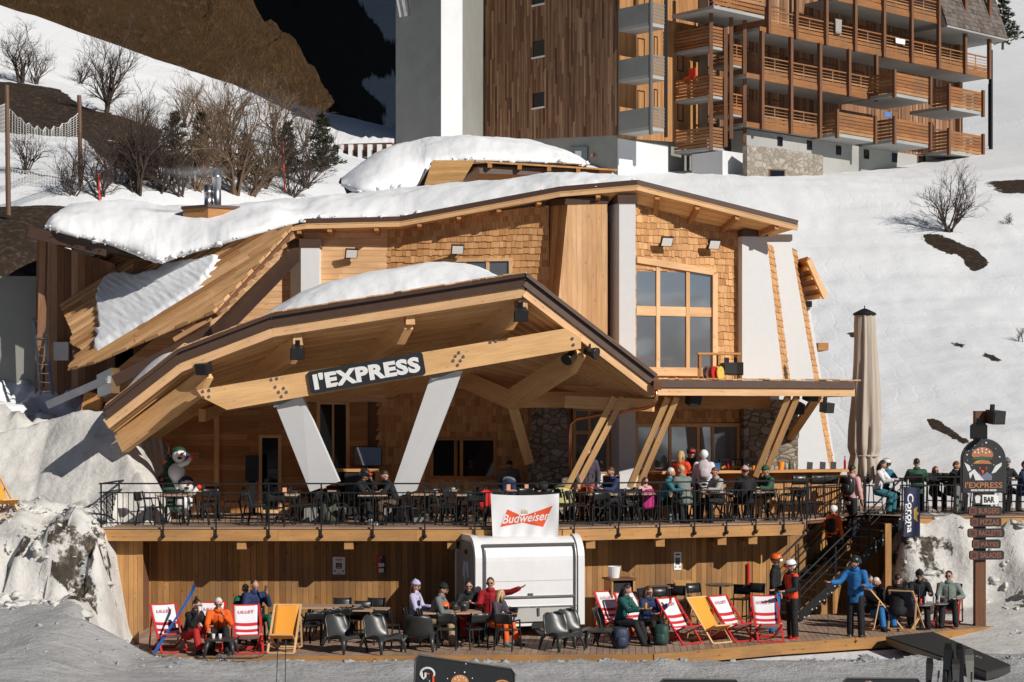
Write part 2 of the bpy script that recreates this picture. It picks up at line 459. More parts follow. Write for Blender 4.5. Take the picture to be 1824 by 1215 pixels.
# ================================================================ terrain
def snow_mat(name, col, dirtcol, bump=.5, sc=1.0, grime=.0):
    t = NT(name); ob = t.n('ShaderNodeTexCoord').outputs['Object']
    at = t.n('ShaderNodeAttribute', attribute_name='dirt').outputs['Fac']
    f = t.noise(ob, .6*sc, 5, .6)
    c = t.mix(f, tuple(x*.93 for x in col), col)
    if grime:
        gr = t.ramp(t.noise(ob, 1.1, 6, .7), [(.45, (0, 0, 0)), (.75, (1, 1, 1))])
        c = t.mix(t.math('MULTIPLY', gr, grime), c, tuple(x*.5 for x in col))
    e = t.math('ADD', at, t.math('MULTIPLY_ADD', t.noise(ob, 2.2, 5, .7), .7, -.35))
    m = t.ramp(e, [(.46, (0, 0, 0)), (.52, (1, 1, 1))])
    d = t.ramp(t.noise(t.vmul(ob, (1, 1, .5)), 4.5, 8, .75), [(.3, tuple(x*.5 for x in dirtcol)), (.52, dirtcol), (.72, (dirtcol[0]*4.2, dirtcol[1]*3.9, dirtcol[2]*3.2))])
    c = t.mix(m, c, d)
    n1 = t.noise(t.vmul(ob, (.6, 1.0, .8)), 1.6*sc, 7, .6)
    n2 = t.noise(ob, 14*sc, 3, .6)
    wv = t.n('ShaderNodeTexWave', wave_type='BANDS', i_Scale=.9, i_Distortion=9.0, i_Detail=3.0); wv.inputs['Detail Scale'].default_value = .35; t.l(t.vmul(ob, (.5, 1, .9)), wv.inputs['Vector'])
    trk = t.math('MULTIPLY', t.ramp(wv.outputs['Fac'], [(.0, (0, 0, 0)), (.12, (1, 1, 1))]), t.ramp(t.noise(ob, .13, 3), [(.46, (0, 0, 0)), (.6, (.13, .13, .13))]))
    n1 = t.math('ADD', n1, trk) if name.startswith(('slope', 'trodden')) else n1
    n3 = t.noise(t.vmul(ob, (1, 1.6, 1.3)), 5.5*sc, 4, .65)
    t.bump(t.math('ADD', t.math('ADD', n1, t.math('MULTIPLY', n3, .45)), t.math('MULTIPLY', n2, .16)), bump, .14)
    t.b.inputs['Subsurface Weight'].default_value = 0
    return t.fin(c, .75, 0, .25)
M['snow'] = snow_mat('slope snow', (.78, .80, .83), (.035, .024, .017), .35, .8)
M['snow_near'] = snow_mat('trodden spring snow', (.46, .46, .465), (.05, .04, .034), .8, 2.0, .55)
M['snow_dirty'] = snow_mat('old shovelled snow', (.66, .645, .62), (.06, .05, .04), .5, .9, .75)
M['snow_roof'] = snow_mat('roof snow', (.86, .875, .90), (.4, .4, .4), .25, .8)

CP = []
def cp(px, py, Y): CP.append(tuple(W(px, py, Y)))
for X in (-45, -20, -6, 8, 22, 45):
    for Y in (-12, 12, 30, 40): CP.append((X, Y, -.15))
CP += [(-8, 47, -.3), (0, 47, -.3), (8, 48, -.3), (-8, 55, 1.2), (0, 55, 1.2), (8, 55, 1.3), (13, 49, .6), (18, 47, .8), (26, 47, 1.2), (14, 53, 2.0), (22, 53, 2.4)]
CP += [(-14, 41, .8), (-20, 40, 1.0), (-14, 48, 3.0), (-22, 48, 3.4), (-14, 54, 5.5)]
for a in ((1500, 815, 61), (1760, 820, 58), (1150, 600, 74), (1500, 600, 75), (1800, 590, 74), (1150, 420, 86), (1500, 425, 87), (1800, 410, 87), (1130, 322, 94), (1320, 322, 94.5), (1480, 318, 95), (1640, 318, 97), (1800, 300, 100), (2000, 290, 100), (2000, 600, 75),
          (1300, 312, 104), (1500, 306, 106), (900, 265, 98), (900, 262, 110), (700, 262, 95), (1800, 180, 135), (1800, 60, 170), (2000, 40, 170), (1500, 200, 140),
          (0, 372, 61), (120, 368, 61), (300, 362, 63), (450, 360, 66), (600, 330, 72), (200, 268, 72), (0, 262, 70), (-200, 250, 70), (350, 292, 74), (500, 300, 78), (620, 285, 82),
          (460, 250, 90), (300, 188, 93), (150, 100, 98), (40, 30, 103), (-120, -40, 106), (600, 262, 92), (100, 190, 82), (200, 200, 82), (0, 440, 57), (0, 500, 55.5), (90, 500, 56)):
    cp(*a)
cpa = np.array(CP)
def tps_fit(P, z, lam=.02):
    n = len(P); d2 = ((P[:, None]-P[None])**2).sum(-1); K = np.where(d2 > 0, .5*d2*np.log(d2+1e-12), 0)+lam*np.eye(n)*100
    A = np.zeros((n+3, n+3)); A[:n, :n] = K; A[:n, n] = 1; A[:n, n+1:] = P; A[n, :n] = 1; A[n+1:, :n] = P.T
    return np.linalg.solve(A, np.r_[z, 0, 0, 0])
TW = tps_fit(cpa[:, :2], cpa[:, 2])
def tps(X, Y):
    X = np.asarray(X, float); out = TW[-3]+TW[-2]*X+TW[-1]*Y
    for (x, y, _), w in zip(CP, TW):
        d2 = (X-x)**2+(Y-y)**2; out = out+w*.5*d2*np.log(d2+1e-12)
    return out
def sstep(a, b, x): t = np.clip((x-a)/(b-a), 0, 1); return t*t*(3-2*t)
# --- pits of bare earth: outlines read off the slope, stored as a surface attribute
def inpoly(px, py, poly):
    c = np.zeros(px.shape, bool); n = len(poly)
    for i in range(n):
        x0, y0 = poly[i]; x1, y1 = poly[(i+1) % n]
        c ^= ((y0 > py) != (y1 > py)) & (px < (x1-x0)*(py-y0)/((y1-y0) or 1e-9)+x0)
    return c
EARTH = [([(1632, 418), (1665, 414), (1700, 428), (1742, 448), (1764, 468), (1752, 484), (1718, 478), (1716, 458), (1690, 452), (1650, 436)], 60),
         ([(1636, 735), (1650, 738), (1690, 760), (1728, 786), (1720, 796), (1680, 774), (1648, 754)], 55),
         ([(1770, 322), (1824, 320), (1860, 322), (1860, 352), (1800, 345)], 60),
         ([(1480, 586), (1520, 590), (1560, 604), (1520, 602)], 55), ([(1690, 606), (1720, 612), (1715, 620), (1690, 614)], 55), ([(1745, 700), (1760, 706), (1752, 710)], 55), ([(1585, 620), (1605, 622), (1600, 628)], 55), ([(1745, 625), (1790, 640), (1780, 648), (1748, 636)], 55),
         ([(-60, 140), (40, 148), (110, 160), (145, 190), (210, 205), (290, 232), (280, 262), (200, 250), (150, 246), (90, 243), (0, 236), (-60, 230)], 55),
         ([(150, 246), (290, 262), (275, 330), (205, 300), (160, 262)], 60),
         ([(-60, 368), (70, 366), (130, 368), (120, 400), (100, 520), (-60, 520)], 50),
         ([(0, 25), (30, 40), (20, 50), (0, 44)], 60)]
def axis(segs):
    out = []
    for a, b, st in segs: out += list(np.arange(a, b, st))
    return np.array(out+[segs[-1][1]])
gx = axis([(-75, -22, 1.2), (-22, -7.5, .16), (-7.5, 9, .28), (9, 24, .18), (24, 80, 1.2)])
gy = axis([(-14, 28, 2.0), (28, 42, .17), (42, 54, .17), (54, 62, .3), (62, 106, .42), (106, 200, 2.0)])
GX, GY = np.meshgrid(gx, gy)
def noise_grid(GX, GY, s, o=4, sy=1):
    return np.array([[fbm(x*s, y*s*sy, 3.1, o) for x in GX[0]] for y in GY[:, 0]])
N1 = noise_grid(GX, GY, .22, 5); N2 = noise_grid(GX, GY, 1.1, 4, .8)
N3 = np.zeros(GX.shape); jj = (gy > 41) & (gy < 53); N3[jj] = noise_grid(GX[jj], GY[jj], 2.3, 4)
Z = tps(GX, GY)
flat = 1-sstep(40, 46, GY)
Z = Z*(1-flat)+flat*np.where(GX < -6, Z, -.15)
TR = np.array([[fbm(x*.05+3, y*.55, 7, 4) for x in gx] for y in gy])
Z += TR*.10*sstep(56, 64, GY)*(1-sstep(96, 102, GY))
Z += N1*.12*sstep(48, 62, GY)+N2*.04*sstep(50, 60, GY)+N2*.045*flat*sstep(20, 30, GY)
Z -= (1-sstep(2, 8, GX))*sstep(104, 128, GY)*45
# lumps thrown up along the edge of the lower terrace
edge = np.exp(-((GY-(39.0+.10*np.clip(GX-5, 0, 9)))/.9)**2)*sstep(-9, -6.5, GX)
Z += edge*(.13+.22*np.abs(N2))
# left bank beside the terraces
lb = sstep(-7.6, -9.6, GX)
prof = lambda Y: np.interp(Y, [34, 38, 40.6, 42.4, 43.1, 44.2, 46, 47.6, 50, 54], [0, .45, .85, 1.1, 2.5, 2.8, 2.75, 3.3, 4.9, 5.6])
Zb = prof(GY+N1*1.2+N2*.4+N3*.12-.8*sstep(-9.4, -11.5, GX)+.5*sstep(-12, -16, GX))+N2*.42*sstep(41, 44, GY)-.30*np.abs(N3)*sstep(41.5, 43, GY)+np.abs(N1)*.9*sstep(44, 47, GY)+sstep(-12, -17, GX)*.7
Z = np.where(GY < 57, np.maximum(Z, Z*(1-lb)+Zb*lb), Z)
# right bank between the upper deck and the lower terrace, falling to the right
H_ = 2.75*np.where(GX < 11.05, np.exp(-((np.minimum(GX, 11.05)-11.05+N2*.3)/1.0)**2), 1)*(1-.10*sstep(11.3, 13.6, GX))*(1-.25*sstep(15, 24, GX))
y0_ = 47.95-1.3*sstep(12.5, 14.2, GX)-1.5*sstep(15, 20, GX)
S_ = sstep(0, 1, (GY-y0_+N1*.35)/(1.75+1.2*sstep(12.5, 14.5, GX)))*(1-.35*sstep(50.2, 51.6, GY))
rb = H_*S_
Z = np.where((GY < 54) & (GX > 8.6), np.maximum(Z, rb+N2*.40*np.minimum(1, rb)+np.abs(N1)*.3*np.minimum(1, rb)+.16*np.abs(N3)*np.minimum(1, rb)-.25), Z)
# a dip where the terraces and the house stand
h_in = sstep(-9.9, -9.2, GX)*(1-sstep(9.5, 10.4, GX))*sstep(40.2, 41, GY)*(1-sstep(53, 54.5, GY))
Z = Z*(1-h_in)+np.minimum(Z, -.32)*h_in
GPX = 912+F*GX/np.maximum(GY, 1); GPY = HY-F*(Z-CZ)/np.maximum(GY, 1)
DIRT_SHADE = np.zeros(GX.shape)
for poly, yy in EARTH:
    DIRT_SHADE = np.maximum(DIRT_SHADE, (inpoly(GPX, GPY, poly) & (GY > yy))*.95)
for _ in range(2):
    p = np.pad(DIRT_SHADE, 1, 'edge'); DIRT_SHADE = (p[1:-1, 1:-1]*2+p[:-2, 1:-1]+p[2:, 1:-1]+p[1:-1, :-2]+p[1:-1, 2:])/6
DIRT_SHADE = np.maximum(DIRT_SHADE, .55*np.exp(-(((GX-10.7)/1.1)**2))*np.exp(-(((GY-48.2)/.5)**2)))      # thawed, dirty foot of the right bank with shadows painted in
CL = inpoly(GPX+N2*26, GPY+N1*30, [(66, 930), (120, 922), (182, 930), (190, 1095), (120, 1062), (92, 1000)]) & (GY < 46) & (GY > 41.5)  # left cliff face: its shade painted in along with dirt and dark rock
DIRT_SHADE = np.maximum(DIRT_SHADE, CL*.52); DIRT_SHADE = np.maximum(DIRT_SHADE, (inpoly(GPX+N2*40, GPY+N1*40, [(1590, 985), (1640, 950), (1690, 960), (1700, 1010), (1660, 1075), (1560, 1080)]) & (GY < 50))*.49); DIRT_SHADE = np.maximum(DIRT_SHADE, (inpoly(GPX+N2*20, GPY+N1*20, [(0, 965), (60, 950), (70, 985), (0, 1000)]) & (GY < 46))*.5)  # bank faces: mottled shadow and real dirt share this mask
def ground_z(x, y):
    i = min(max(np.searchsorted(gx, x)-1, 0), len(gx)-2); j = min(max(np.searchsorted(gy, y)-1, 0), len(gy)-2)
    a = (x-gx[i])/(gx[i+1]-gx[i]); b = (y-gy[j])/(gy[j+1]-gy[j])
    return float((Z[j, i]*(1-a)+Z[j, i+1]*a)*(1-b)+(Z[j+1, i]*(1-a)+Z[j+1, i+1]*a)*b)
def ground_hit(px, py, y0=50., y1=190.):
    """first point of the slope behind a photo pixel"""
    Y = y0
    while Y < y1:
        q = W(px, py, Y)
        if ground_z(q.x, q.y) >= q.z: return q
        Y += .2
    return W(px, py, y1)
def grid_mesh(name, GX, GY, Z, mats, matfn=None, attr=None, kind='structure'):
    ny, nx = Z.shape; me = bpy.data.meshes.new(name)
    vs = np.stack([GX, GY, Z], -1).reshape(-1, 3)
    idx = np.arange(ny*nx).reshape(ny, nx)
    fs = np.stack([idx[:-1, :-1], idx[:-1, 1:], idx[1:, 1:], idx[1:, :-1]], -1).reshape(-1, 4)
    me.from_pydata(vs.tolist(), [], fs.tolist())
    me.polygons.foreach_set('use_smooth', [True]*len(fs))
    for m in mats: me.materials.append(M[m])
    if matfn is not None: me.polygons.foreach_set('material_index', matfn)
    if attr is not None:
        a = me.attributes.new('dirt', 'FLOAT', 'POINT'); a.data.foreach_set('value', attr.reshape(-1))
    o = bpy.data.objects.new(name, me); COL.objects.link(o)
    if kind: o['kind'] = kind
    return o
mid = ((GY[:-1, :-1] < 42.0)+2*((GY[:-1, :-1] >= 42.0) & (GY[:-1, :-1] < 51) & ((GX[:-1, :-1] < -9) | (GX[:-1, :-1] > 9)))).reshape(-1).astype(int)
grid_mesh('snow_ground', GX, GY, Z, ['snow', 'snow_near', 'snow_dirty'], mid, DIRT_SHADE)  # mask holds bare earth, dirt and the banks' painted shade

# the heap shovelled up at the left end of the porch, partly lying on the terrace
bx_ = np.linspace(-14.5, -8.7, 118); by_ = np.linspace(45.2, 52.4, 120); BX, BY = np.meshgrid(bx_, by_)
BN = noise_grid(BX, BY, .9, 5); BN2 = noise_grid(BX, BY, .35, 3)
edge_x = -9.35+.5*np.sin((BY-45)*.5)+BN2*.5
rise = np.clip((edge_x-BX)/1.75, 0, 1.6); front = np.clip((BY-45.9-.35*np.clip(-BX-9.3, 0, 3))/2.0, 0, 1.3)
HB = 2.45+2.95*np.minimum(1, np.minimum(rise**.62, front**.9))*(1-.14*sstep(-11.2, -13.5, BX))+BN*.15*np.minimum(1, rise*3)+BN2*.22*np.minimum(1, rise)
HB = np.where((rise <= 0.001) | (front <= .001), 2.38, HB); HB = np.minimum(HB, 5.45+.1*BN-.25*np.abs(BX+11.0))
grid_mesh('snow_heap', BX, BY, HB, ['snow_dirty'], None, np.zeros(BX.shape))

# the snowy mountain across the valley, behind the viewer: it is what the windows mirror
ox = np.linspace(-420, 420, 90); oy = np.linspace(-190, -420, 40); OX, OY = np.meshgrid(ox, oy)
ON = noise_grid(OX, OY, .012, 6); OZ = -12+(-190-OY)*.42+ON*38*sstep(-190, -260, OY)
OD = (ON+.25*noise_grid(OX, OY, .06, 4) > .12).astype(float)
grid_mesh('opposite_mountain', OX[:, ::-1], OY, OZ[:, ::-1], ['snow'], None, OD[:, ::-1])

# ---------------------------------------------------------------- clods and crumbs on the shovelled banks
def clods(zones, mat, lab):
    mb = MB(); rng = random.Random(12)
    for x0, x1, y0, y1, n, r0, r1 in zones:
        for _ in range(n):
            x, y = rng.uniform(x0, x1), rng.uniform(y0, y1); z = ground_z(x, y)
            if -9.4 < x < 9 and 40.4 < y < 53: continue
            if x > 9 and z < .2 and y > 43.6+.5*(x-9): continue
            if x <= -8.7 and 45.2 < y < 52.4:
                i = int((x+14.5)/5.8*117); j = int((y-45.2)/7.2*119)
                if 0 <= i < 118 and 0 <= j < 120: z = max(z, HB[j, i])
            r = r0+(r1-r0)*rng.random()**3.2; s = rng.uniform(0, 99)
            mb.ball((x, y, z-r*.12), (r*rng.uniform(.7, 1.7), r*rng.uniform(.7, 1.5), r*rng.uniform(.5, .95)), 10, 7, lambda q: .95+.95*fbm(q.x*1.3+s, q.y*1.3, q.z*1.3, 3))
    o = mb.build('snow_clods', mat, None, smooth=True, recalc=False); tag(o, lab, 'snow', kind='stuff')
ZN = [(-17, -9.6, 41.5, 46.2, 420, .03, .18), (8.9, 16, 45.2, 49.6, 260, .03, .15), (-8.2, 12.5, 39.2, 40.7, 520, .015, .08), (-16, -7, 37.5, 42.5, 200, .02, .08), (12, 18, 42, 46, 260, .02, .10)]
clods(ZN[:2], 'snow_dirty', 'loose clods of snow on the banks beside the terraces'); clods(ZN[2:], 'snow_near', 'trodden lumps of snow along the edge of the lower terrace')

# ---------------------------------------------------------------- brown hill and the dark mountain behind
def grass_mat(name, a, b, c):
    t = NT(name); ob = t.n('ShaderNodeTexCoord').outputs['Object']
    n = t.noise(t.vmul(ob, (1.4, 1.4, .8)), 1.5, 10, .78)
    n2 = t.noise(ob, .12, 4, .6); n3 = t.noise(t.vmul(ob, (6, 6, 1.6)), 1.2, 4, .7)
    col = t.ramp(n, [(.3, a), (.55, b), (.75, c)])
    col = t.mix(t.math('MULTIPLY', n3, .6), col, a)
    col = t.mix(t.ramp(n2, [(.38, (0, 0, 0)), (.62, (.8, .8, .8))]), col, tuple(x*.8 for x in b))
    if name.startswith('dark'): col = t.mix(t.n('ShaderNodeAttribute', attribute_name='dirt').outputs['Fac'], col, (.8, .82, .86))
    t.bump(t.math('ADD', n, n3), 1.0, .9)
    return t.fin(col, .95, 0, .1)
M['hillgrass'] = grass_mat('dry mountain grass', (.05, .031, .017), (.21, .122, .056), (.64, .40, .20))
M['darkrock'] = grass_mat('dark mountainside', (.035, .03, .028), (.07, .06, .052), (.13, .11, .09))
def spline_sheet(name, rows, nu, nv, mat, amp, sc, kind='structure', seed=0.):
    """smooth sheet through rows of points with fractal relief"""
    P = np.array([[tuple(p) for p in r] for r in rows])
    def cr(A, n):
        m = len(A); t = np.linspace(0, m-1, n); i = np.minimum(t.astype(int), m-2); f = (t-i)
        g = lambda k: A[np.clip(k, 0, m-1)]
        f = f.reshape((-1,)+(1,)*(A.ndim-1))
        return .5*(2*g(i)+(g(i+1)-g(i-1))*f+(2*g(i-1)-5*g(i)+4*g(i+1)-g(i+2))*f**2+(3*g(i)-g(i-1)-3*g(i+1)+g(i+2))*f**3)
    Q = cr(P, nv); Q = np.swapaxes(cr(np.swapaxes(Q, 0, 1), nu), 0, 1)
    mb = MB(); vs = []
    for j in range(nv):
        for i in range(nu):
            p = V(Q[j, i]); k = fbm(p.x*sc+seed, p.y*sc, p.z*sc, 6)*amp
            vs.append((p.x, p.y, p.z+k))
    mb.v = vs
    for j in range(nv-1):
        for i in range(nu-1): a = j*nu+i; mb.face([a, a+1, a+nu+1, a+nu])
    o = mb.build(name, mat, None, smooth=True, recalc=False)
    o['kind'] = kind
    return o
base = [W(*a) for a in ((760, 330, 103), (645, 330, 102), (460, 320, 102), (300, 262, 101), (150, 180, 101), (0, 95, 104), (-160, 20, 106))]
midr = [W(*a) for a in ((750, 282, 113), (640, 255, 114), (500, 175, 118), (340, 100, 120), (200, 10, 122), (60, -90, 124), (-120, -200, 126))]
crest = [W(*a) for a in ((730, 275, 116), (634, 246, 118), (528, 100, 126), (425, -4, 134), (330, -120, 142), (200, -260, 150), (40, -420, 156))]
back = [V((p.x+7, p.y+16, p.z-12)) for p in crest]
spline_sheet('hill', [base, midr, crest, back], 320, 210, 'hillgrass', 1.5, .30)
far = [[W(820, 420, 185), W(690, 330, 215), W(560, 330, 250), W(400, 330, 290), W(150, 330, 330)],
       [W(830, 150, 195), W(700, 150, 225), W(560, 150, 262), W(400, 120, 300), W(150, 100, 340)],
       [W(850, -150, 205), W(720, -150, 240), W(560, -150, 275), W(400, -150, 310), W(150, -150, 350)],
       [W(870, -420, 220), W(740, -420, 250), W(560, -420, 290), W(400, -420, 330), W(150, -420, 380)]]
spline_sheet('mountain', far, 260, 220, 'darkrock', 5, .05)
# snow lying in the gullies of the dark mountain
mo = bpy.data.objects['mountain']; co_ = np.array([v.co[:] for v in mo.data.vertices]); mpx = 912+F*co_[:, 0]/co_[:, 1]; mpy = HY-F*(co_[:, 2]-CZ)/co_[:, 1]
wob = np.array([fbm(x*.03, y*.03, 4, 4) for x, y in zip(mpx, mpy)])*16
msk = inpoly(mpx+wob, mpy+wob, [(650, 155), (672, 132), (705, 128), (720, 200), (720, 246), (690, 240), (672, 222), (690, 205), (688, 190), (664, 172)]) | inpoly(mpx+wob, mpy+wob, [(630, -10), (720, -60), (720, 80), (690, 76), (660, 30)])
at_ = mo.data.attributes.new('dirt', 'FLOAT', 'POINT'); at_.data.foreach_set('value', msk.astype(float))
# ---------------------------------------------------------------- shrubs and trees
M['bark'] = paint('bark', (.075, .052, .038), .9, .3, scale=9)
M['twig'] = paint('bare twigs', (.062, .042, .032), .9, .25, scale=9)
M['twig_pale'] = paint('straw coloured twigs', (.16, .105, .065), .9, .25, scale=9)
def needle_mat():
    t = NT('pine needles'); r = t.n('ShaderNodeNewGeometry').outputs['Random Per Island']
    return t.fin(t.ramp(r, [(0, (.016, .022, .012)), (.7, (.035, .045, .022)), (1, (.07, .065, .03))]), .8, 0, .2)
M['needles'] = needle_mat()
def shrub(name, base, h, spread, stems, label, group, mat='twig', seed=0, lean=(0, 0), depth=5, up=.5):
    rng = random.Random(seed); mb = MB()
    def grow(p, d, L, r, lev):
        pts = [p]; q = p
        for k in range(3):
            d = (d+V((rng.uniform(-.22, .22), rng.uniform(-.22, .22), rng.uniform(-.08, .2)*up))).normalized()
            q = q+d*(L/3); pts.append(q)
        mb.tube(pts, [r, r*.85, r*.7, r*.5], 3 if lev > 1 else 5, cap=False)
        if lev >= depth: return
        for k in range(rng.choice((2, 3, 3)) if lev else rng.choice((3, 4))):
            t = rng.choice((1, 2, 3)); a = rng.uniform(0, 6.28); x, y = ortho(d); s = rng.uniform(.45, .95)
            grow(pts[t], (d+(x*math.cos(a)+y*math.sin(a))*s+V((0, 0, .25*up))).normalized(), L*rng.uniform(.5, .82), r*.56, lev+1)
    for i in range(stems):
        a = rng.uniform(0, 6.28); s = rng.uniform(.1, 1)*spread
        d = V((math.cos(a)*s+lean[0], math.sin(a)*s+lean[1], 1)).normalized()
        grow(V((rng.uniform(-.15, .15), rng.uniform(-.15, .15), -.1)), d, h*rng.uniform(.32, .45), h*.011+.008, 0)
    o = mb.build(name, mat, None); o.location = base
    return tag(o, label, 'shrub', group)
def at_slope(px, py, y0=55): q = ground_hit(px, py, y0); q.z = ground_z(q.x, q.y); return q
SG = 'bare shrubs on the snow slopes'
for i, (px, py, h, sp, st, lab, kw) in enumerate((
    (1690, 412, 3.6, .8, 9, 'wide bare bush growing from the brown earth patch on the right-hand snow slope', {}),
    (38, 148, 3.4, .55, 7, 'tall bare shrub on the upper snow strip in the top left corner', {}),
    (62, 150, 2.6, .7, 6, 'bare shrub leaning over the dark earth in the top left corner', {}),
    (140, 148, 2.2, .7, 5, 'small bare shrub standing alone on the upper left snow strip', {'lean': (.5, 0)}),
    (190, 200, 3.9, .6, 9, 'dense bare shrub on the earth bank behind the right net post', {}),
    (45, 312, 2.1, .8, 7, 'low bare shrub in the snow between the two net posts', {}),
    (245, 350, 3.8, .7, 9, 'big bare shrub behind the snowy roof edge left of the flue', {}),
    (180, 355, 2.6, .8, 7, 'bare shrub behind the far left end of the snowy roof', {}),
    (320, 352, 3.0, .8, 7, 'bare shrub just left of the smoking flue', {}),
    (420, 345, 4.6, .6, 9, 'tall straw coloured bare shrub behind and right of the flue', {'mat': 'twig_pale'}),
    (395, 300, 4.6, .55, 8, 'straw coloured bare sapling between the two middle pines', {'mat': 'twig_pale'}),
    (470, 335, 3.8, .8, 8, 'wide bare bush left of the red piste marker', {}),
    (545, 335, 2.8, .8, 7, 'bare bush behind the roof, right of the red piste marker', {}),
    (490, 262, 3.6, .6, 8, 'pale bare shrub below the brown hill, left of the rightmost pine', {'mat': 'twig_pale'}),
    (1800, 400, .7, .9, 4, 'tiny bare shrub below the earth patch at the right edge', {}),
    (1815, 610, .9, .9, 3, 'sparse twigs sticking out of the snow at the right edge', {}),
    (255, 290, 3.0, .7, 8, 'bare shrub over the dark earth left of the first pine', {'mat': 'twig_pale'}),
    (285, 345, 2.6, .9, 9, 'dark tangled bush between the big bare shrub and the flue', {}),
    (352, 340, 3.0, .9, 9, 'tangled bush right behind the smoking flue', {'mat': 'twig_pale'}),
    (450, 350, 2.4, 1.0, 9, 'low spreading bush right of the tall straw coloured shrub', {'mat': 'twig_pale'}),
    (215, 330, 2.6, .9, 8, 'tangled bush below the dark earth bank left of the flue', {}),
    (520, 352, 2.2, 1.0, 8, 'low spreading bush just below the red piste marker', {}),
    (130, 350, 2.0, 1.0, 7, 'low bare bush at the foot of the right net post', {}),
    (330, 225, 2.6, .7, 7, 'pale shrub above the first pine against the brown hill', {'mat': 'twig_pale'}),
    (400, 250, 2.8, .7, 7, 'pale shrub against the brown hill above the sparse pine', {'mat': 'twig_pale'}),
    (545, 262, 2.6, .8, 7, 'pale shrub at the foot of the brown hill beside the last pine', {'mat': 'twig_pale'}))):
    shrub('bare_shrub', at_slope(px, py), h, sp, st, lab, SG, seed=i+3, **kw)
def pine(px, py, h, label, seed, wide=.42, y0=55, loc=None, dens=1.):
    rng = random.Random(seed); b = loc or at_slope(px, py, y0)
    if not loc: h = (py-h)/F*b.y
    root = thing('pine_tree', label, 'pine tree', b, 'pines on the slopes')
    tr = MB(); tr.tube([(0, 0, -.2), (.03, 0, h*.5), (0, .02, h)], [h*.022+.02, h*.015, .008], 7); tr.build('trunk', 'bark', root)
    cr = MB(); z = h*.08; az = 0
    while z < h*.98:
        L = wide*h*(1-z/h)**.8*rng.uniform(.75, 1.15)+.06; nb = max(4, int(7*(1-z/h*.5)))
        for k in range(nb):
            az += 2.4+rng.uniform(-.3, .3); d = V((math.cos(az), math.sin(az), rng.uniform(.05, .45))); l = L*rng.uniform(.7, 1.1)
            for q in range(int((9+l*14)*dens)):
                t = rng.uniform(.15, 1); p = V((0, 0, z))+d*(l*t)+V((rng.gauss(0, .03), rng.gauss(0, .03), rng.gauss(0, .04)-.12*t*t*l))
                for _ in range(2):
                    e = (d*.6+V((rng.uniform(-1, 1), rng.uniform(-1, 1), rng.uniform(-.3, 1)))).normalized(); s = rng.uniform(.03, .058)*(h+1); x, y = ortho(e)
                    a = rng.uniform(0, 3.14); w = (x*math.cos(a)+y*math.sin(a))*s*.17
                    cr.poly([p-w, p+w, p+e*s+w*.3, p+e*s-w*.3])
        z += h*.05+.02
    cr.build('crown', 'needles', root, recalc=False)
pine(312, 302, 202, 'dark pine with snow behind it, leftmost of the pine row', 1)
pine(358, 305, 205, 'slim dark pine directly behind the smoking flue', 2, .36)
pine(438, 320, 238, 'sparse pine mixed with bare twigs in the middle of the pine row', 3, .42, dens=.8)
pine(512, 318, 222, 'pine with open crown just right of the red piste marker', 4, .4, dens=.9)
pine(574, 308, 205, 'full dark pine at the right end of the row, nearest the retaining wall', 5, .4)
pine(0, 0, 4.2, 'dark pine behind the right end of the hotel', 6, .4, loc=W(1786, 84, 150))

# ---------------------------------------------------------------- piste markers, safety net, retaining wall
M['markerred'] = paint('red marker pole', (.75, .05, .03), .5, .1)
for px, py, h, lab in ((508, 345, 1.9, 'red piste marker pole among the bushes right of the flue'), (178, 358, .9, 'short red piste marker in front of the bushes at the left roof end'), (364, 322, .9, 'short red piste marker beside the smoking flue'), (428, 300, .8, 'small red piste marker half hidden in the pale shrub')):
    q = at_slope(px, py); m = MB(); m.tube([(0, 0, -.2), (-.05*h, 0, h)], .035, 8); m.tube([(-.05*h, 0, h), (-.052*h, 0, h+.03)], [.035, .01], 8)
    o = m.build('piste_marker', 'markerred', None); o.location = q; tag(o, lab, 'marker pole', 'red piste markers')
nf = thing('safety_net', 'sagging white safety net between brown posts on the left snow slope', 'safety net', W(13, 372, 60), world=True)
M['rustpost'] = paint('rusty post', (.14, .075, .045), .6, .2)
M['net'] = paint('net cord', (.62, .62, .62), .8, .05)
posts = [(-40, 400, 150, 58), (12, 372, 152, 59), (141, 330, 170, 63)]
for px, yb, yt, Y in posts:
    m = MB(); m.tube([W(px+3, yb+12, Y), W(px, yt, Y)], .075, 10); m.tube([W(px+3, yb+12, Y), W(px+2, (yb*2+yt)/3, Y)], .085, 10); m.build('post', 'rustpost', nf)
m = MB()
def net(pa, ya0, ya1, Ya, pb, yb0, yb1, Yb, sag):
    nu, nv = 26, 9
    def pt(i, j):
        t = i/nu; s = 4*t*(1-t); px = pa+(pb-pa)*t; top = ya0+(yb0-ya0)*t+sag*s*(1+.12*math.sin(i*2.1)); bot = ya1+(yb1-ya1)*t+sag*.2*s
        return W(px, top+(bot-top)*j/nv, Ya+(Yb-Ya)*t)
    for j in range(nv+1): m.tube([pt(i, j) for i in range(nu+1)], .018 if j == 0 else .007, 3, cap=False)
    for i in range(nu+1): m.tube([pt(i, j) for j in range(nv+1)], .007, 3, cap=False)
net(12, 188, 245, 59, 141, 200, 245, 63, 36); net(-40, 180, 260, 58, 12, 184, 250, 59, 8); net(12, 300, 330, 59, 141, 300, 330, 63, 6)
m.build('net', 'net', nf)
rw = thing('retaining_wall', 'pale concrete retaining wall with log crib behind the rear roof', 'wall', W(650, 300, 88), world=True)
m = MB(); a = W(598, 320, 88); b = W(706, 320, 86); m.prism([a, b, V((b.x, b.y, W(706, 278, 86).z)), V((a.x, a.y, W(598, 282, 88).z))], V((0, 2.5, 0))); m.build('concrete_base', 'concrete_light', rw)
m = MB()
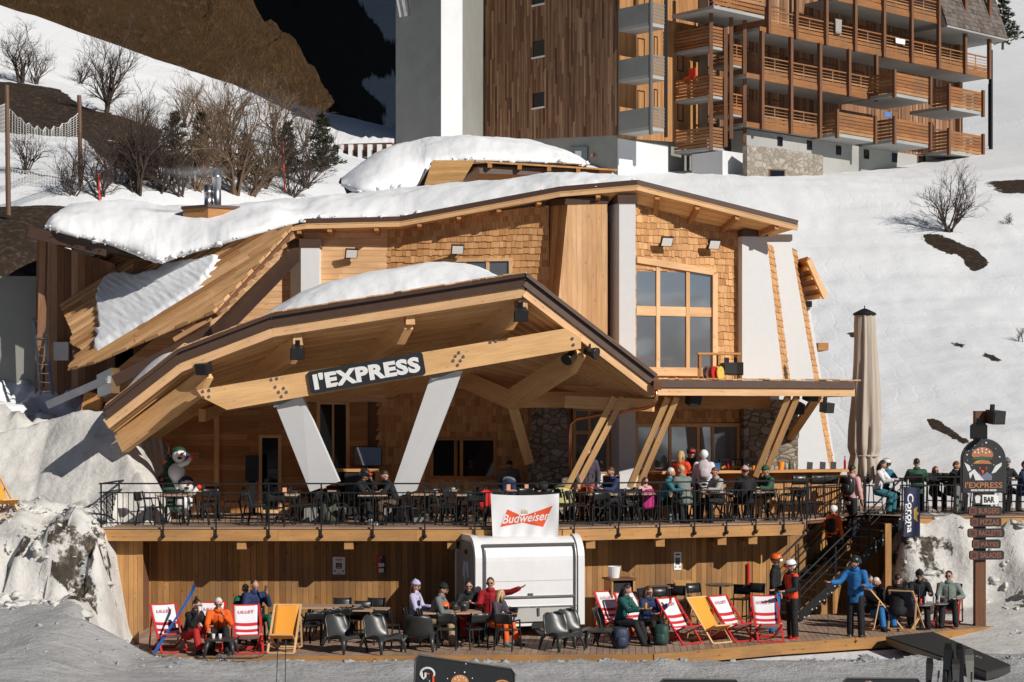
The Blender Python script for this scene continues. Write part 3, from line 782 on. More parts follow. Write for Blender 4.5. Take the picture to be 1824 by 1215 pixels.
for k in range(3): m.beam(W(596, 277-k*8, 87.8), W(700, 274-k*8, 86), .22, .19)
m.build('log_beams', 'post', rw)
for k in range(6):
    m = MB(); q = W(608+k*17, 270, 87.4-k*.28); m.bx(q.x-.1, q.x+.13, q.y-.25, q.y+.3, q.z-.35, q.z+.3); m.build('log_end', 'concrete_light', rw)
m = MB(); a = W(590, 258, 89.5); m.sheet(lambda u, v: W(592+110*u, 256-math.sin(v*3.14)*18*(.6+.5*abs(fbm(u*5, v, 1)))+2, 87.5+v*3), 24, 8); o = m.build('wall_snow', 'snow_roof', None, smooth=True, recalc=False); tag(o, 'snow lying on top of the log crib wall', 'snow', kind='stuff')
M['concrete_mid'] = paint('weathered concrete base', (.36, .36, .345), .9, .14, scale=1.2, bump=.2, speck=.4)
# ================================================================ hotel on the slope behind
hotel = thing('hotel', 'large timber clad hotel with wooden balcony galleries and a concrete tower behind the chalet', 'hotel', W(1100, 300, 95), world=True)
uL = V((math.cos(R(45)), -math.sin(R(45)), 0)); uR = V((math.cos(R(41)), math.sin(R(41)), 0)); UP = V((0, 0, 1))
nL = uL.cross(UP); nR = uR.cross(UP)
HC = W(1100, HY, 95); HC.z = 0
PL = Plane(HC, uL); PR = Plane(HC, uR)
TOP = 33.
def quadwall(name, pl, pts, mat, th=.35, parent=hotel):
    m = MB(); m.prism([pl.P(*p) for p in pts], -pl.n*th); return m.build(name, mat, parent)
# left wood facade: staggered vertical boards, small windows with pale sills
wins = [(950, 70, 971, 103), (950, 163, 971, 193), (950, -30, 971, 10)]
holes = []
for x0, y0, x1, y1 in wins:
    a = PL.pix(x0, y1); b = PL.pix(x1, y0); holes.append((a[0], a[1], b[0], b[1]))
m = MB(); planks(m, PL, [PL.pix(858, 252), PL.pix(1099, 241), (PL.pix(1099, 0)[0], TOP), (PL.pix(858, 0)[0], TOP)], .13, .03, 'v', holes, .006, .03, joint=2.4, seed=5)
m.build('timber_facade', 'hotelwood', hotel)
m = MB(); m.prism([PL.P(858, 340), PL.P(1099, 340), PL.at(PL.pix(1099, 0)[0], TOP), PL.at(PL.pix(858, 0)[0], TOP)], -nL*8); m.v = [tuple(V(q)-nL*.03) for q in m.v]; m.build('concrete_core', 'concrete', hotel)
for h in holes:
    w = window('window', PL, h[0], h[1], h[2], h[3], [], [], hotel, .06, 'black', .0, .02, 'darkglass')
    m = MB(); m.prism([PL.at(h[0]-.05, h[1]-.08, .03), PL.at(h[2]+.05, h[1]-.08, .03), PL.at(h[2]+.05, h[1], .03), PL.at(h[0]-.05, h[1], .03)], nL*.08); m.build('sill', 'signwhite', w)
m = MB(); m.prism([PL.P(1015, 296, .0), PL.P(1047, 295, .0), PL.P(1047, 261, .0), PL.P(1015, 262, .0)], nL*.06); d = m.build('door', paint('grey blue door', (.17, .20, .22), .6), hotel)
m = MB(); q = PL.P(1031, 276, .07); m.prism([PL.P(1026, 283, .062), PL.P(1037, 283, .062), PL.P(1037, 269, .062), PL.P(1026, 269, .062)], nL*.01); m.build('notice', 'signwhite', d)
m = MB(); m.box(PL.P(1058, 277, .1), (.14, .14, .16), (uL, nL, UP)); m.build('wall_lamp', 'copper', hotel)
# concrete tower
T = W(785, HY, 92.5); T.z = 0
PT = Plane(T, uL)
t0 = PT.P(705, 300); t0.z = 0
PTr = Plane(T, uR); t1 = PTr.P(823, 300); t1.z = 0
m = MB(); k = V((-.3, 6, 0))
m.prism([q+UP*17 for q in (t0, T, t1, t1+k, t0+k)], UP*(TOP-17)); tw = m.build('concrete_tower', 'concrete', hotel)
m = MB(); m.prism([PTr.P(785, 300, .012), PTr.P(823, 300, .012), PTr.P(823, -60, .012), PTr.P(785, -60, .012)], PTr.n*.02); m.build('sunlit_face_panel', 'concrete_light', tw)  # paler sheet added to brighten the tower's sunlit face
m = MB(); e = PL.P(862, 300, .0); e.z = 0; m.prism([q+UP*17 for q in (t1-PTr.n*.3, e, e+k, t1+k)], UP*(TOP-17.01)); m.build('side_wall', 'concrete', hotel)
m = MB(); m.tube([PT.P(722, -5, -.2), PT.P(722, -5, .35)], .3, 12); m.tube([PT.P(722, 30, .05), PT.P(722, -5, .3)], .3, 12); m.build('vent_hood', 'steel', tw)
M['rubberseal2'] = paint('dark grey column paint', (.10, .10, .10), .6)
# ---- right of the corner: concrete and timber balconies
m = MB(); planks(m, PR, [PR.pix(1101, 246), PR.pix(1330, 262), (PR.pix(1330, 0)[0], TOP), (PR.pix(1101, 0)[0], TOP)], .13, .03, 'v', (), .006, .01, seed=6); m.build('larch_facade', 'hotelgold', hotel)
m = MB(); pw = [PR.P(1101, 340), PR.P(1190, 340), PR.P(1190, 262), PR.P(1101, 246)]; m.prism(pw, -nR*.3); m.build('rendered_base', 'concrete_light', hotel)
m = MB(); m.prism([PR.P(1188, 340, -.6), PR.P(1330, 340, -.6), PR.P(1330, 255, -.6), PR.P(1188, 250, -.6)], -nR*.2); m.build('recessed_base', 'concrete', hotel)
m = MB(); q = PR.P(1101, 340, -1); m.prism([PL.P(1100, 340, -.6), PL.P(1100, 340, -6), PR.P(1330, 340, -6), PR.P(1330, 340, -.9)], UP*16); m.build('core', 'concrete', hotel)
for x0, y0, x1, y1 in ((1135, 70, 1147, 101), (1135, 163, 1147, 196), (1135, -20, 1147, 10), (1164, 66, 1170, 106), (1164, 160, 1170, 198), (1206, 96, 1216, 126), (1206, 182, 1216, 215)):
    a = PR.pix(x0, y1); b = PR.pix(x1, y0); window('window', PR, a[0], a[1], b[0], b[1], [], [], hotel, .06, 'black', .05, .0, 'darkglass')
def slats(m, a, b, z0, z1, n, th=.04, gapf=.28):
    """horizontal boards between plan points a and b"""
    h = (z1-z0)/n; d = (b-a); d.z = 0; nn = d.normalized().cross(UP)
    for i in range(n):
        zz = z0+h*(i+.5); m.beam(V((a.x, a.y, zz)), V((b.x, b.y, zz)), th, h*(1-gapf))
def rail(m, a, b, z0, h=1.0):
    for zz, hh, tt in ((z0+h, .07, .09), (z0+h*.80, .035, .03), (z0+h*.64, .035, .03), (z0+h*.47, .09, .04), (z0+h*.28, .17, .045), (z0+.06, .20, .05)):
        m.beam(V((a.x, a.y, zz)), V((b.x, b.y, zz)), tt, hh)
    L = (b-a).length
    for k in (.5,): c = a.lerp(b, k); m.beam(V((c.x, c.y, z0)), V((c.x, c.y, z0+h)), .05, .05, V((0, 1, 0)))
LV = [20.62, 23.2, 25.78, 28.36]
def flat(p): return V((p.x, p.y, 0))
# concrete balconies
B1 = flat(PL.P(1155, 100)); PB1 = Plane(B1, uR); B2 = flat(PB1.P(1186, 100)); C0 = flat(PR.P(1101, 100)); C1 = C0+(B2-B1)
for z in (19.85, 22.5, 25.15):
    m = MB(); m.prism([q+UP*z for q in (C0, B1, B2, C1)], UP*.16); b = m.build('concrete_balcony', 'concrete_mid', hotel)
    m = MB(); m.prism([q+UP*(z+.16) for q in (C0, B1, B1+uR*.14, C0+uR*.14)], UP*1.0); m.build('parapet', 'concrete', b)
    m = MB(); slats(m, B1+uR*.3, B2, z+.2, z+1.25, 6); m.build('slatted_side', paint('grey weathered slats', (.20, .17, .14), .8, .3), b)
m = MB(); m.tube([B1+UP*19.6+uR*.05, B1+UP*TOP+uR*.05], .10, 14); m.v = [tuple(V(q)+nR*.12) for q in m.v]; m.build('round_column', 'rubberseal2', hotel)
m = MB(); m.beam(B2+UP*19.6, B2+UP*TOP, .18, .18, V((0, 1, 0))); m.build('post', 'black', hotel)
# timber balcony stacks
def wood_balcony(S0, S1, S2, z, n=6, rails=False, zpost=None):
    S3 = S0+(S2-S1)
    m = MB(); m.prism([q+UP*z for q in (S0, S1, S2, S3)], UP*.14); b = m.build('balcony', 'concrete_mid', hotel)
    m = MB(); (rail if rails else lambda m, a, c, z0, h=1.05: slats(m, a, c, z0, z0+h, n))(m, S0, S1, z+.16)
    (rail if rails else lambda m, a, c, z0, h=1.05: slats(m, a, c, z0, z0+h, n))(m, S1, S2, z+.16); m.build('railing', 'balcony', b)
    return b
S0 = flat(PR.P(1201, 150)); PS = Plane(S0, uL); S1 = flat(PS.P(1264, 150)); PS1 = Plane(S1, uR); S2 = flat(PS1.P(1290, 150))
for y in (266, 174, 86): wood_balcony(S0, S1, S2, PZ(y, S1.y))
S5 = flat(PS1.P(1300, 150)); S6 = flat(PS1.P(1324, 150))
for y in (206, 118, 30): wood_balcony(S5-nR*1.2, S5, S6, PZ(y, S5.y), rails=True)
m = MB(); q = flat(PS1.P(1246, 0, 1.0)); q2 = flat(PS1.P(1336, 0, 1.0)); z = PZ(34, q2.y); m.prism([p+UP*z for p in (q, q2, q2-nR*3, q-nR*3)], UP*.16); b = m.build('balcony', 'concrete_mid', hotel)
m = MB(); slats(m, q, q2, z+.2, z+1.3, 5); m.build('railing', 'balcony', b)
for p, y0, y1 in ((S1, 268, -60), (S2, 262, 50), (S5, 248, 20), (S6, 255, 38)):
    m = MB(); m.beam(V((p.x, p.y, PZ(y0, p.y)))+nR*.1, V((p.x, p.y, PZ(y1, p.y)))+nR*.1, .19, .19, V((0, 1, 0))); m.build('post', 'post', hotel)
# piers under the stack
pier = flat(W(1287, HY, 96.0)); pl1 = Plane(pier, uL); pl2 = Plane(pier, uR); a = flat(pl1.P(1232, 300)); c = flat(pl2.P(1331, 300))
m = MB(); m.prism([p+UP*16.5 for p in (a, pier, c, c-nR*2, a+uR*1.2)], UP*(PZ(268, 96)-16.5)); m.build('concrete_pier', 'concrete_light', hotel)
# ---- main gallery front
G0 = flat(W(1328, HY, 97)); PG = Plane(G0, uR); PBk = Plane(G0-nR*2.3, uR)
tu = lambda px, py=150, pl=PG: pl.pix(px, py)[0]
tend = tu(1763)
wm = MB(); planks(wm, PBk, [(tu(1318), LV[0]-.3), (tend, LV[0]-.3), (tend, TOP), (tu(1318), TOP)], .14, .03, 'v', (), .006, .01, seed=8); wm.build('gallery_back_wall', 'hotelwood', hotel)  # dark cladding here also stands in for the gallery shade
m = MB(); m.prism([PBk.at(tu(1318), 16, -.05), PBk.at(tend, 16, -.05), PBk.at(tend, TOP, -.05), PBk.at(tu(1318), TOP, -.05)], -nR*6); m.build('core', 'concrete', hotel)
ends = {0: tu(1457), 1: tu(1556), 2: tend, 3: tend}
starts = {0: tu(1328), 1: tu(1328), 2: tu(1352), 3: tu(1490, 20)}
pp = {0: [1354, 1405.5, 1457], 1: [1354, 1405.5, 1457, 1509, 1557.5], 2: [1366, 1415, 1468.5, 1520, 1571, 1620.5, 1669, 1716, 1759], 3: [1520, 1571, 1620.5, 1669]}
for k in range(4):
    z = LV[k]; a = PG.at(starts[k], z); b = PG.at(ends[k], z); m = MB()
    m.prism([a, b, b-nR*2.28, a-nR*2.28], UP*.16); fl = m.build('gallery_floor', 'concrete_mid', hotel)
    m = MB(); m.beam(a+UP*.08+nR*.03, b+UP*.08+nR*.03, .05, .26); m.build('edge_board', 'balcony', fl)
    us = [tu(p) for p in pp[k]]
    for i in range(len(us)-1):
        m = MB(); rail(m, PG.at(us[i]+.12, 0), PG.at(us[i+1]-.12, 0), z+.18, 1.02); m.build('railing', 'balcony', fl)
        w = window('window', PBk, us[i]+.5, z+.2, us[i]+1.9, z+2.2, [.5], [], hotel, .08, 'post', .05, 0, 'darkglass')
        if i % 2 == 0 and us[i+1]-us[i] < 4:
            m = MB(); q = PG.at(us[i], z+.16); m.prism([q-nR*.1, q-nR*2.26, q-nR*2.26+UP*2.0, q-nR*.1+UP*1.2], uR*.05); m.build('partition', 'hotelwood', fl)
for us, z0, z1 in (([tu(p) for p in pp[1]], LV[0]-.1, LV[2]-.05), ([tu(p) for p in pp[2]], LV[2]-.1, TOP)):
    for i, u in enumerate(us):
        z00 = z0 if not (z0 < 21 and i > 2) else LV[1]-.1
        m = MB(); m.beam(PG.at(u, z00, .12), PG.at(u, z1, .12), .2, .2, uR); m.build('post', 'post', hotel)
m = MB(); a = PG.at(tu(1316), LV[0]); m.prism([PG.at(tu(1318), LV[0], -.2), PG.at(tu(1349), LV[0], -.2), PG.at(tu(1349), LV[2]+3, -.2), PG.at(tu(1318), LV[2]+3, -.2)], -nR*1.4); m = MB()
# projecting box balconies
for xs, xc, xe, k in ((1463, 1489, 1557, 0), (1548, 1591, 1655, 0), (1548, 1591, 1655, 1), (1660, 1688, 1749, 0), (1660, 1688, 1749, 1)):
    q = flat(PG.at(tu(xs), 0)); py = 240; side = Plane(q, nR); c = flat(side.P(xc, py)); c = q+nR*min(2.2, max(1.0, (c-q).length)); pf = Plane(c, uR); e = flat(pf.P(xe, py))
    q2 = q+(e-c); z = LV[k]-.05
    m = MB(); m.prism([p+UP*z for p in (q-nR*1.6, c, e, q2-nR*1.6)], UP*.18); b = m.build('box_balcony', 'concrete_mid', hotel)
    m = MB(); slats(m, q, c, z+.2, z+1.35, 6); slats(m, c, e, z+.2, z+1.35, 6, gapf=.16); slats(m, e, q2, z+.2, z+1.35, 6); m.build('slatted_railing', 'balcony', b)
    for p in (c, e):
        m = MB(); m.beam(p+UP*(z-.12)+nR*.08, p+UP*(z+1.45)+nR*.08, .17, .17, uR); m.build('corner_post', 'post', b)
for u in (tu(1580), tu(1640), tu(1700), tu(1735)):
    for z in LV[:2]: window('window', PBk, u-.8, z+.2, u+.8, z+2.1, [.5], [], hotel, .09, 'post', .05, 0, 'darkglass')
m = MB(); m.beam(PBk.at(tend-.15, 18.2, .15), PBk.at(tend-.15, TOP, .15), .4, .3, uR); m.build('end_pilaster', 'hotelwood', hotel)
m = MB(); a = PG.at(tend+.1, 20.3); m.beam(a, PG.at(tend+.1, 27.5), .18, .18, uR); b = PG.at(tend+2.2, 20.3, -1.5); m.beam(b, b+UP*5.6, .16, .16, uR)
for z in (20.6, 22.8, 25): m.beam(PG.at(tend+.1, z), PG.at(tend+2.2, z, -1.5), .1, .22)
m.build('end_frame', 'black', hotel)
# concrete base with little windows and the rubble stone wall
pc = Plane(G0-nR*.5, uR)
m = MB(); m.prism([pc.P(1330, 345), pc.P(1765, 330), pc.at(pc.pix(1765, 270)[0], LV[0]-.06), pc.at(pc.pix(1330, 230)[0], LV[0]-.06)], -nR*1.1); m.build('concrete_base', 'concrete_mid', hotel)
for x, y in ((1389, 252), (1441.5, 259), (1493.5, 268), (1543, 275), (1593, 281), (1733, 299)):
    a = pc.pix(x-4, y+7); b = pc.pix(x+4, y-7); window('window', pc, a[0], a[1], b[0], b[1], [], [], hotel, .05, 'black', .04, 0, 'darkglass')
a = pc.pix(1634, 312); b = pc.pix(1648, 278); window('door', pc, a[0], a[1], b[0], b[1], [], [], hotel, .06, 'post', .04, 0, 'darkglass')
ps = Plane(flat(W(1331, HY, 95.4)), V((math.cos(R(16)), math.sin(R(16)), 0)))
m = MB(); m.prism([ps.P(1331, 330), ps.P(1466, 330), ps.P(1466, 277), ps.P(1400, 266), ps.P(1331, 258)], -ps.n*.6); m.build('rubble_stone_wall', 'stone_hotel', hotel)
a = ps.pix(1370, 323); b = ps.pix(1398, 303); window('gate', ps, a[0], a[1], b[0], b[1], [.5], [], hotel, .06, 'post', .03, 0, 'darkglass')
# shingled attic over the right end
M['oldshingle'] = wood('old grey shingles', [(.10, .085, .07), (.17, .15, .125), (.07, .06, .05)], .5, knots=0)
u0 = tu(1672, 20); u1 = tend+1.0; z = 28.2; vv = (UP*1.0-nR*.35).normalized(); pa = Plane(PG.at(0, z, .6), uR, vv)
m = MB(); shingles(m, pa, [(u0, 0), (u1, 0), (u1, 5), (u0, 5)], .3, .16, .34, seed=9); m.build('shingled_attic', 'oldshingle', hotel)
m = MB(); m.prism([PG.at(u0, z-.12, .6), PG.at(u1, z-.12, .6), PG.at(u1, z-.12, -4), PG.at(u0, z-.12, -4)], UP*.1); m.prism([PG.at(u0, z, .5), PG.at(u0, z, -4), PG.at(u0, z+5, -4), PG.at(u0, z+5, -1.4)], uR*(u1-u0)); m.build('attic_soffit', 'concrete_mid', hotel)
for (px, py, col, lab) in ((1233, 128, 'markerred', 0), (1489, 42, 'whitecloth', 0)):
    pass
def towel(p, u, w, h, mat, label):
    m = MB(); m.sheet(lambda a, b: V(p)+V(u)*(a*w)+UP*(-b*h)+V(u).cross(UP)*(.03+.02*math.sin(a*9+b*2)), 8, 5); o = m.build('towel', mat, None, smooth=True, recalc=False); s = o.modifiers.new('s', 'SOLIDIFY'); s.thickness = .015
    tag(o, label, 'towel')
q = PG.P(1484, 34, .12); towel(q, uR, .55, .8, paint('grey towel', (.32, .30, .30), .9), 'grey towel hung over a railing of the uppermost gallery in view')
q = PG.P(1591, 68, .12); towel(q, uR, .9, .3, 'whitecloth', 'white laundry hung on the railing of the top gallery, fifth bay')
q = PG.P(1536, 205, 1.5); towel(q, uR, .6, .3, paint('blue towel', (.08, .2, .5), .9), 'blue towel on the lower left projecting slatted balcony')
q = Plane(S0, uL).P(1227, 132, .1); m = MB(); m.box(q+UP*.1-nL*.4, (.45, .06, .5), (uL, nL, UP)); m.box(q-UP*.2-nL*.2, (.45, .45, .06), (uL, nL, UP))
for sx in (-1, 1): m.beam(q+uL*(.2*sx)-UP*.5, q+uL*(.2*sx)-UP*.2, .05, .05, uL)
o = m.build('chair', 'markerred', None); tag(o, 'red plastic chair on the middle timber balcony beside the hotel corner', 'chair')
# ================================================================ the chalet
D = 2.56
chalet = thing('chalet', 'timber and shingle mountain restaurant with snow on its faceted roofs above a terrace', 'chalet', (0, 50, 0), world=True)
X_ = V((1, 0, 0)); Y_ = V((0, 1, 0))
PA = Plane((-12, 51.5, 0), X_)
aB = V((PX(690, 51.5), 51.5, 0)); bB = V((PX(977, 50.6), 50.6, 0)); PBw = Plane(aB, bB-aB)
cC = V((PX(1132, 50.1), 50.1, 0)); dC = V((math.cos(R(21)), math.sin(R(21)), 0)); PC = Plane(cC, dC)
nC = PC.n
# solid core behind the cladding
def core(name, pts, z0, z1, mat='soffit'):
    m = MB(); m.prism([V((p.x, p.y, z0)) for p in pts], UP*(z1-z0)); return m.build(name, mat, chalet)
eC = PC.P(1322, 600); eC.z = 0
core('rear_body', [V((-10.6, 51.53, 0)), aB+Y_*.03, bB+Y_*.03, V((1.6, 50.6, 0)), cC+Y_*.05, eC+Y_*.05, V((eC.x-.6, 60, 0)), V((-10.6, 60, 0))], 1.2, 9.6, 'post')
core('upper_body', [aB+Y_*.3, bB+Y_*.05, V((1.6, 50.6, 0)), cC+Y_*.05, eC+Y_*.05, V((eC.x-.6, 57, 0)), V((-5.3, 57, 0)), V((-5.3, 51.6, 0))], 9.55, 10.55, 'post')
# --- plank wall: upper left and porch back wall
up = lambda pl, *q: [pl.pix(*p) for p in q]
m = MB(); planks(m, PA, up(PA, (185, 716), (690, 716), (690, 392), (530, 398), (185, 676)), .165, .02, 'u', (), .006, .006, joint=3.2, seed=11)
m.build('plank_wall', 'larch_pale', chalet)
hol = []
def hole(pl, x0, y0, x1, y1): a = pl.pix(x0, y1); b = pl.pix(x1, y0); hol.append((a[0], a[1], b[0], b[1])); return hol[-1]
hd = hole(PA, 463, 776, 500, 912); ht = hole(PA, 566, 716, 621, 912)
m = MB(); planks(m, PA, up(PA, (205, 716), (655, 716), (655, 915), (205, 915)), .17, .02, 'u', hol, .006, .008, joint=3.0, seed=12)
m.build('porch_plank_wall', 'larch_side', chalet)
d = window('door', PA, *hd, [], [], chalet, .09, 'glulam', .05, .015, 'darkglass')
q = [PA.P(*p, -.03) for p in ((467, 845), (489, 845), (489, 786), (467, 786))]; m = MB(); m.prism(q, -Y_*.01); m.build('reflection_pane', paint('painted snow reflection', (.62, .65, .68), .25, .2, scale=14), d)  # pale snow reflection painted onto the door glass
window('window', PA, *ht, [.5], [.25], chalet, .1, 'glulam', .05, .015, 'darkglass')
for px, y0, y1 in ((387, 742, 913), (326, 770, 780),):
    if px == 387: m = MB(); m.beam(PA.P(px, y1, .08), PA.P(px, y0, .08), .13, .14, Y_); m.build('wall_post', 'glulam', chalet)
# porthole
c = PA.P(282, 800, .03); m = MB()
ring = [c+X_*(.30*math.cos(a))+UP*(.30*math.sin(a)) for a in [2*math.pi*i/28 for i in range(29)]]
m.tube(ring, .06, 8, cap=False); ph = m.build('porthole', 'copper', chalet, smooth=True)
m = MB(); m.lathe([(.29, 0), (.29, .02)], c-Y_*.0, 28, -Y_); m.build('pane', 'glass', ph)
# shingled porch wall to the right
hol2 = []; hw = None
a = PBw.pix(768, 852); b = PBw.pix(884, 780); hw = (a[0], a[1], b[0], b[1])
m = MB(); shingles(m, PBw, up(PBw, (650, 690), (975, 690), (975, 918), (650, 918)), .23, .09, .2, [hw], 13); m.build('porch_shingle_wall', 'shingle', chalet)
window('window', PBw, *hw, [.38, .47], [], chalet, .1, 'larch_side', .05, .015, 'darkglass', .09)
# upper shingle wall
a = PBw.pix(788, 540); b = PBw.pix(911, 461); hw = (a[0], a[1], b[0], b[1])
m = MB(); shingles(m, PBw, up(PBw, (690, 700), (978, 700), (978, 366), (690, 396)), .18, .08, .19, [hw], 14); m.build('shingle_wall', 'shingle', chalet)
window('window', PBw, *hw, [.33, .66], [], chalet, .09, 'larch_pale', .05, .015, 'glass', .09)
# wall post strip where the plank wall meets the shingles
# white pillar with a brown cap on the left plank wall
def pillar(px0, px1, pxs, y0, y1, Yf, Yb, name='rendered_pillar'):
    m = MB(); a, b = W(px0, y1, Yf), W(px1, y1, Yf); c = W(pxs, y1, Yb); zt = W(px0, y0, Yf).z
    base = [V((p.x, p.y, a.z)) for p in (a, b, V((b.x, Yb+.3, 0)), V((c.x, Yb+.3, 0)), c)]
    m.prism(base, UP*(zt-a.z)); p = m.build(name, 'white', chalet)
    m = MB(); e = .04; base = [V((q.x+dx, q.y+dy, zt+.001)) for q, dx, dy in zip(base, (-e, e, e, -e, -e), (-e, -e, 0, 0, 0))]
    m.prism(base, UP*.22); m.build('cap', 'brown', p)
pillar(536, 568, 517, 440, 600, 50.9, 51.4)
pillar(1103, 1132, 1083, 362, 868, 49.75, 50.45)
# boarded pilaster, wider at its foot
Yp = 50.0; PP = Plane((PX(1010, Yp), Yp, 0), X_)
lo = (978, 705); hi = (1011, 364)
m = MB(); planks(m, PP, up(PP, hi, (1082, 362), (1082, 705), lo), .135, .02, 'v', (), .004, .005, seed=15); pil = m.build('boarded_pilaster', 'larch_pale', chalet)
a0, a1 = W(*lo, Yp), W(*hi, Yp); b0, b1 = W(958, 705, 50.9), W(976, 366, 50.75)
ps = Plane(b0, V((a0.x-b0.x, a0.y-b0.y, 0)), (b1-b0).normalized()); m = MB(); n_ = 7
for i in range(n_):
    t0, t1 = i/n_+.004, (i+1)/n_-.004; q = [b0.lerp(a0, t0), b0.lerp(a0, t1), b1.lerp(a1, t1), b1.lerp(a1, t0)]
    m.prism(q, V((.02, .02, 0)), b1-b0)
m.build('boarded_side', 'larch_side', pil)
m = MB(); m.prism([W(1006, 364, Yp-.05), W(1084, 362, Yp-.05), W(1084, 352, Yp-.05), W(1008, 353, Yp-.05)], V((0, 1.2, 0))); m.prism([W(972, 366, 50.7), W(1006, 364, Yp-.05), W(1008, 353, Yp-.05), W(974, 356, 50.7)], V((.05, .5, 0))); m.build('cap', 'brown', pil)
m = MB(); m.prism([W(980, 700, Yp+.03), W(1082, 700, Yp+.03), W(1082, 364, Yp+.03), W(1012, 364, Yp+.03)], V((0, .7, 0))); m.build('backing', 'post', pil)
# --- big window wall
a = PC.pix(1133, 656); b = PC.pix(1270, 487); hw = (a[0], a[1], b[0], b[1])
m = MB(); shingles(m, PC, up(PC, (1131, 690), (1323, 690), (1323, 402), (1131, 366)), .185, .08, .19, [hw], 16); shingles(m, PC, up(PC, (1133, 487), (1270, 487), (1270, 486), (1133, 464)), .285, .1, .22, [], 17) if 0 else None
m.build('window_wall_shingles', 'shingle', chalet)
W0, W1 = PC.pix(1133, 656), PC.pix(1270, 656); zt0 = PC.pix(1133, 464)[1]; zt1 = PC.pix(1270, 486)[1]; zb = W0[1]; zm = PC.pix(1200, 555)[1]
fr = MB(); u0, u1 = W0[0], W1[0]; zt = lambda u: zt0+(zt1-zt0)*(u-u0)/(u1-u0)
def fbar(q, t=.09): fr.prism([PC.at(x, y, -.04) for x, y in q], nC*(t+.04), PC.u if abs(q[1][0]-q[0][0]) > .5 else PC.v)
fbar([(u0-.05, zb-.2), (u1+.1, zb-.2), (u1+.1, zb+.03), (u0-.05, zb+.03)], .14)
fbar([(u0, zt(u0)-.07), (u1-.06, zt(u1)-.07), (u1+.1, zt(u1)+.1), (u0, zt(u0)+.1)], .1)
fbar([(u1-.05, zb+.03), (u1+.1, zb+.03), (u1+.1, zt(u1)-.0), (u1-.05, zt(u1)-.07)], .1)
us = [u0, PC.pix(1171, 600)[0], PC.pix(1224, 600)[0], u1-.05]
for u in us[1:3]: fbar([(u-.055, zb+.03), (u+.055, zb+.03), (u+.055, zt(u)-.07), (u-.055, zt(u)-.07)], .06)
for i in range(3):
    x0 = us[i]+(.055 if i else 0); x1 = us[i+1]-(.055 if i < 2 else 0); fbar([(x0, zm-.13), (x1, zm-.13), (x1, zm+.13), (x0, zm+.13)], .045)
bw = fr.build('window', 'larch_pale', chalet)
for i in range(3):
    for z0, z1 in ((zb, zm), (zm, None)):
        m = MB(); m.prism([PC.at(us[i], z0, .004), PC.at(us[i+1], z0, .004), PC.at(us[i+1], z1 or zt(us[i+1]), .004), PC.at(us[i], z1 or zt(us[i]), .004)], nC*.01); m.build('pane', 'glass', bw)
# strip of shingles over the sloping window head
m = MB(); shingles(m, PC, [(u0, zt1+.02), (u1, zt1+.02), (u0, zt0)][::1], .185, .08, .18, (), 18)
m.build('head_shingles', 'shingle', chalet)
# --- white fins and the shingled flank between them
def fin(q, Y, name='fin', th=.32, cap=None):
    o = W(q[0][0], q[0][1], Y); o.z = 0; pl = Plane(o, dC)
    m = MB(); m.prism([pl.P(*p) for p in q], -pl.n*th); f = m.build(name, 'whitefin', chalet)
    if cap:
        m = MB(); a, b = pl.P(q[0][0], q[0][1]), pl.P(q[1][0]+2, q[1][1]); m.prism([a-UP*.02+pl.n*.05, b-UP*.02+pl.n*.05, b+UP*.17+pl.n*.05, a+UP*.17+pl.n*.05], -pl.n*(th+.1)); m.build('cap', 'brown', f)
    return pl
f1 = fin([(1322, 420), (1365, 420), (1397, 692), (1322, 692)], 50.95, cap=1)
f2 = fin([(1355, 428), (1408, 428), (1480, 850), (1355, 850)], 53.6, cap=1)
f3 = fin([(1400, 546), (1443, 546), (1492, 850), (1400, 850)], 56.6, cap=1)
for (pa, xa0, ya0, xa1, ya1, pb, xb0, xb1, nm) in ((f1, 1362, 424, 1395, 690, f2, 1384, 1408, 0), (f2, 1405, 432, 1477, 850, f3, 1414, 1487, 0)):
    A0, A1 = pa.P(xa0, ya0, -.3), pa.P(xa1, ya1, -.3); B0, B1 = pb.P(xb0, ya0), pb.P(xb1, ya1)
    uu = (B1-A1); uu.z = 0; vv = (A0-A1).normalized(); pl = Plane(A1, uu, vv); m = MB()
    L = uu.length; H = (A0-A1).length; shingles(m, pl, [(0, 0), (L, 0), (L, H), (0, H)], .2, .09, .2, (), 19); m.prism([A1, A1+uu, A0+uu, A0], -pl.n*.2); m.build('flank_shingles', 'shingle', chalet)
# little roofs sticking out behind the fins
pr = MB(); a = [W(1415, 470, 57), W(1436, 464, 56), W(1466, 531, 56.5), W(1428, 537, 58)]
pr.prism(a, V((.05, -.02, .12))); sr = pr.build('side_roof', 'larch_side', chalet)
m = MB()
for t in (.15, .4, .65, .9): m.beam(a[0].lerp(a[3], t)-V((0, .08, .06)), a[1].lerp(a[2], t)-V((0, .08, .06)), .12, .12)
m.build('rafters', 'soffit', sr)
m = MB(); m.beam(a[1]+V((.06, -.05, .02)), a[2]+V((.06, -.05, .02)), .06, .22); m.build('barge_board', 'larch_pale', sr)
m = MB(); m.bx(PX(1452, 58), PX(1470, 58), 57.4, 59, PZ(625, 58), PZ(612, 58)); m.build('beam_end', 'larch_side', chalet)

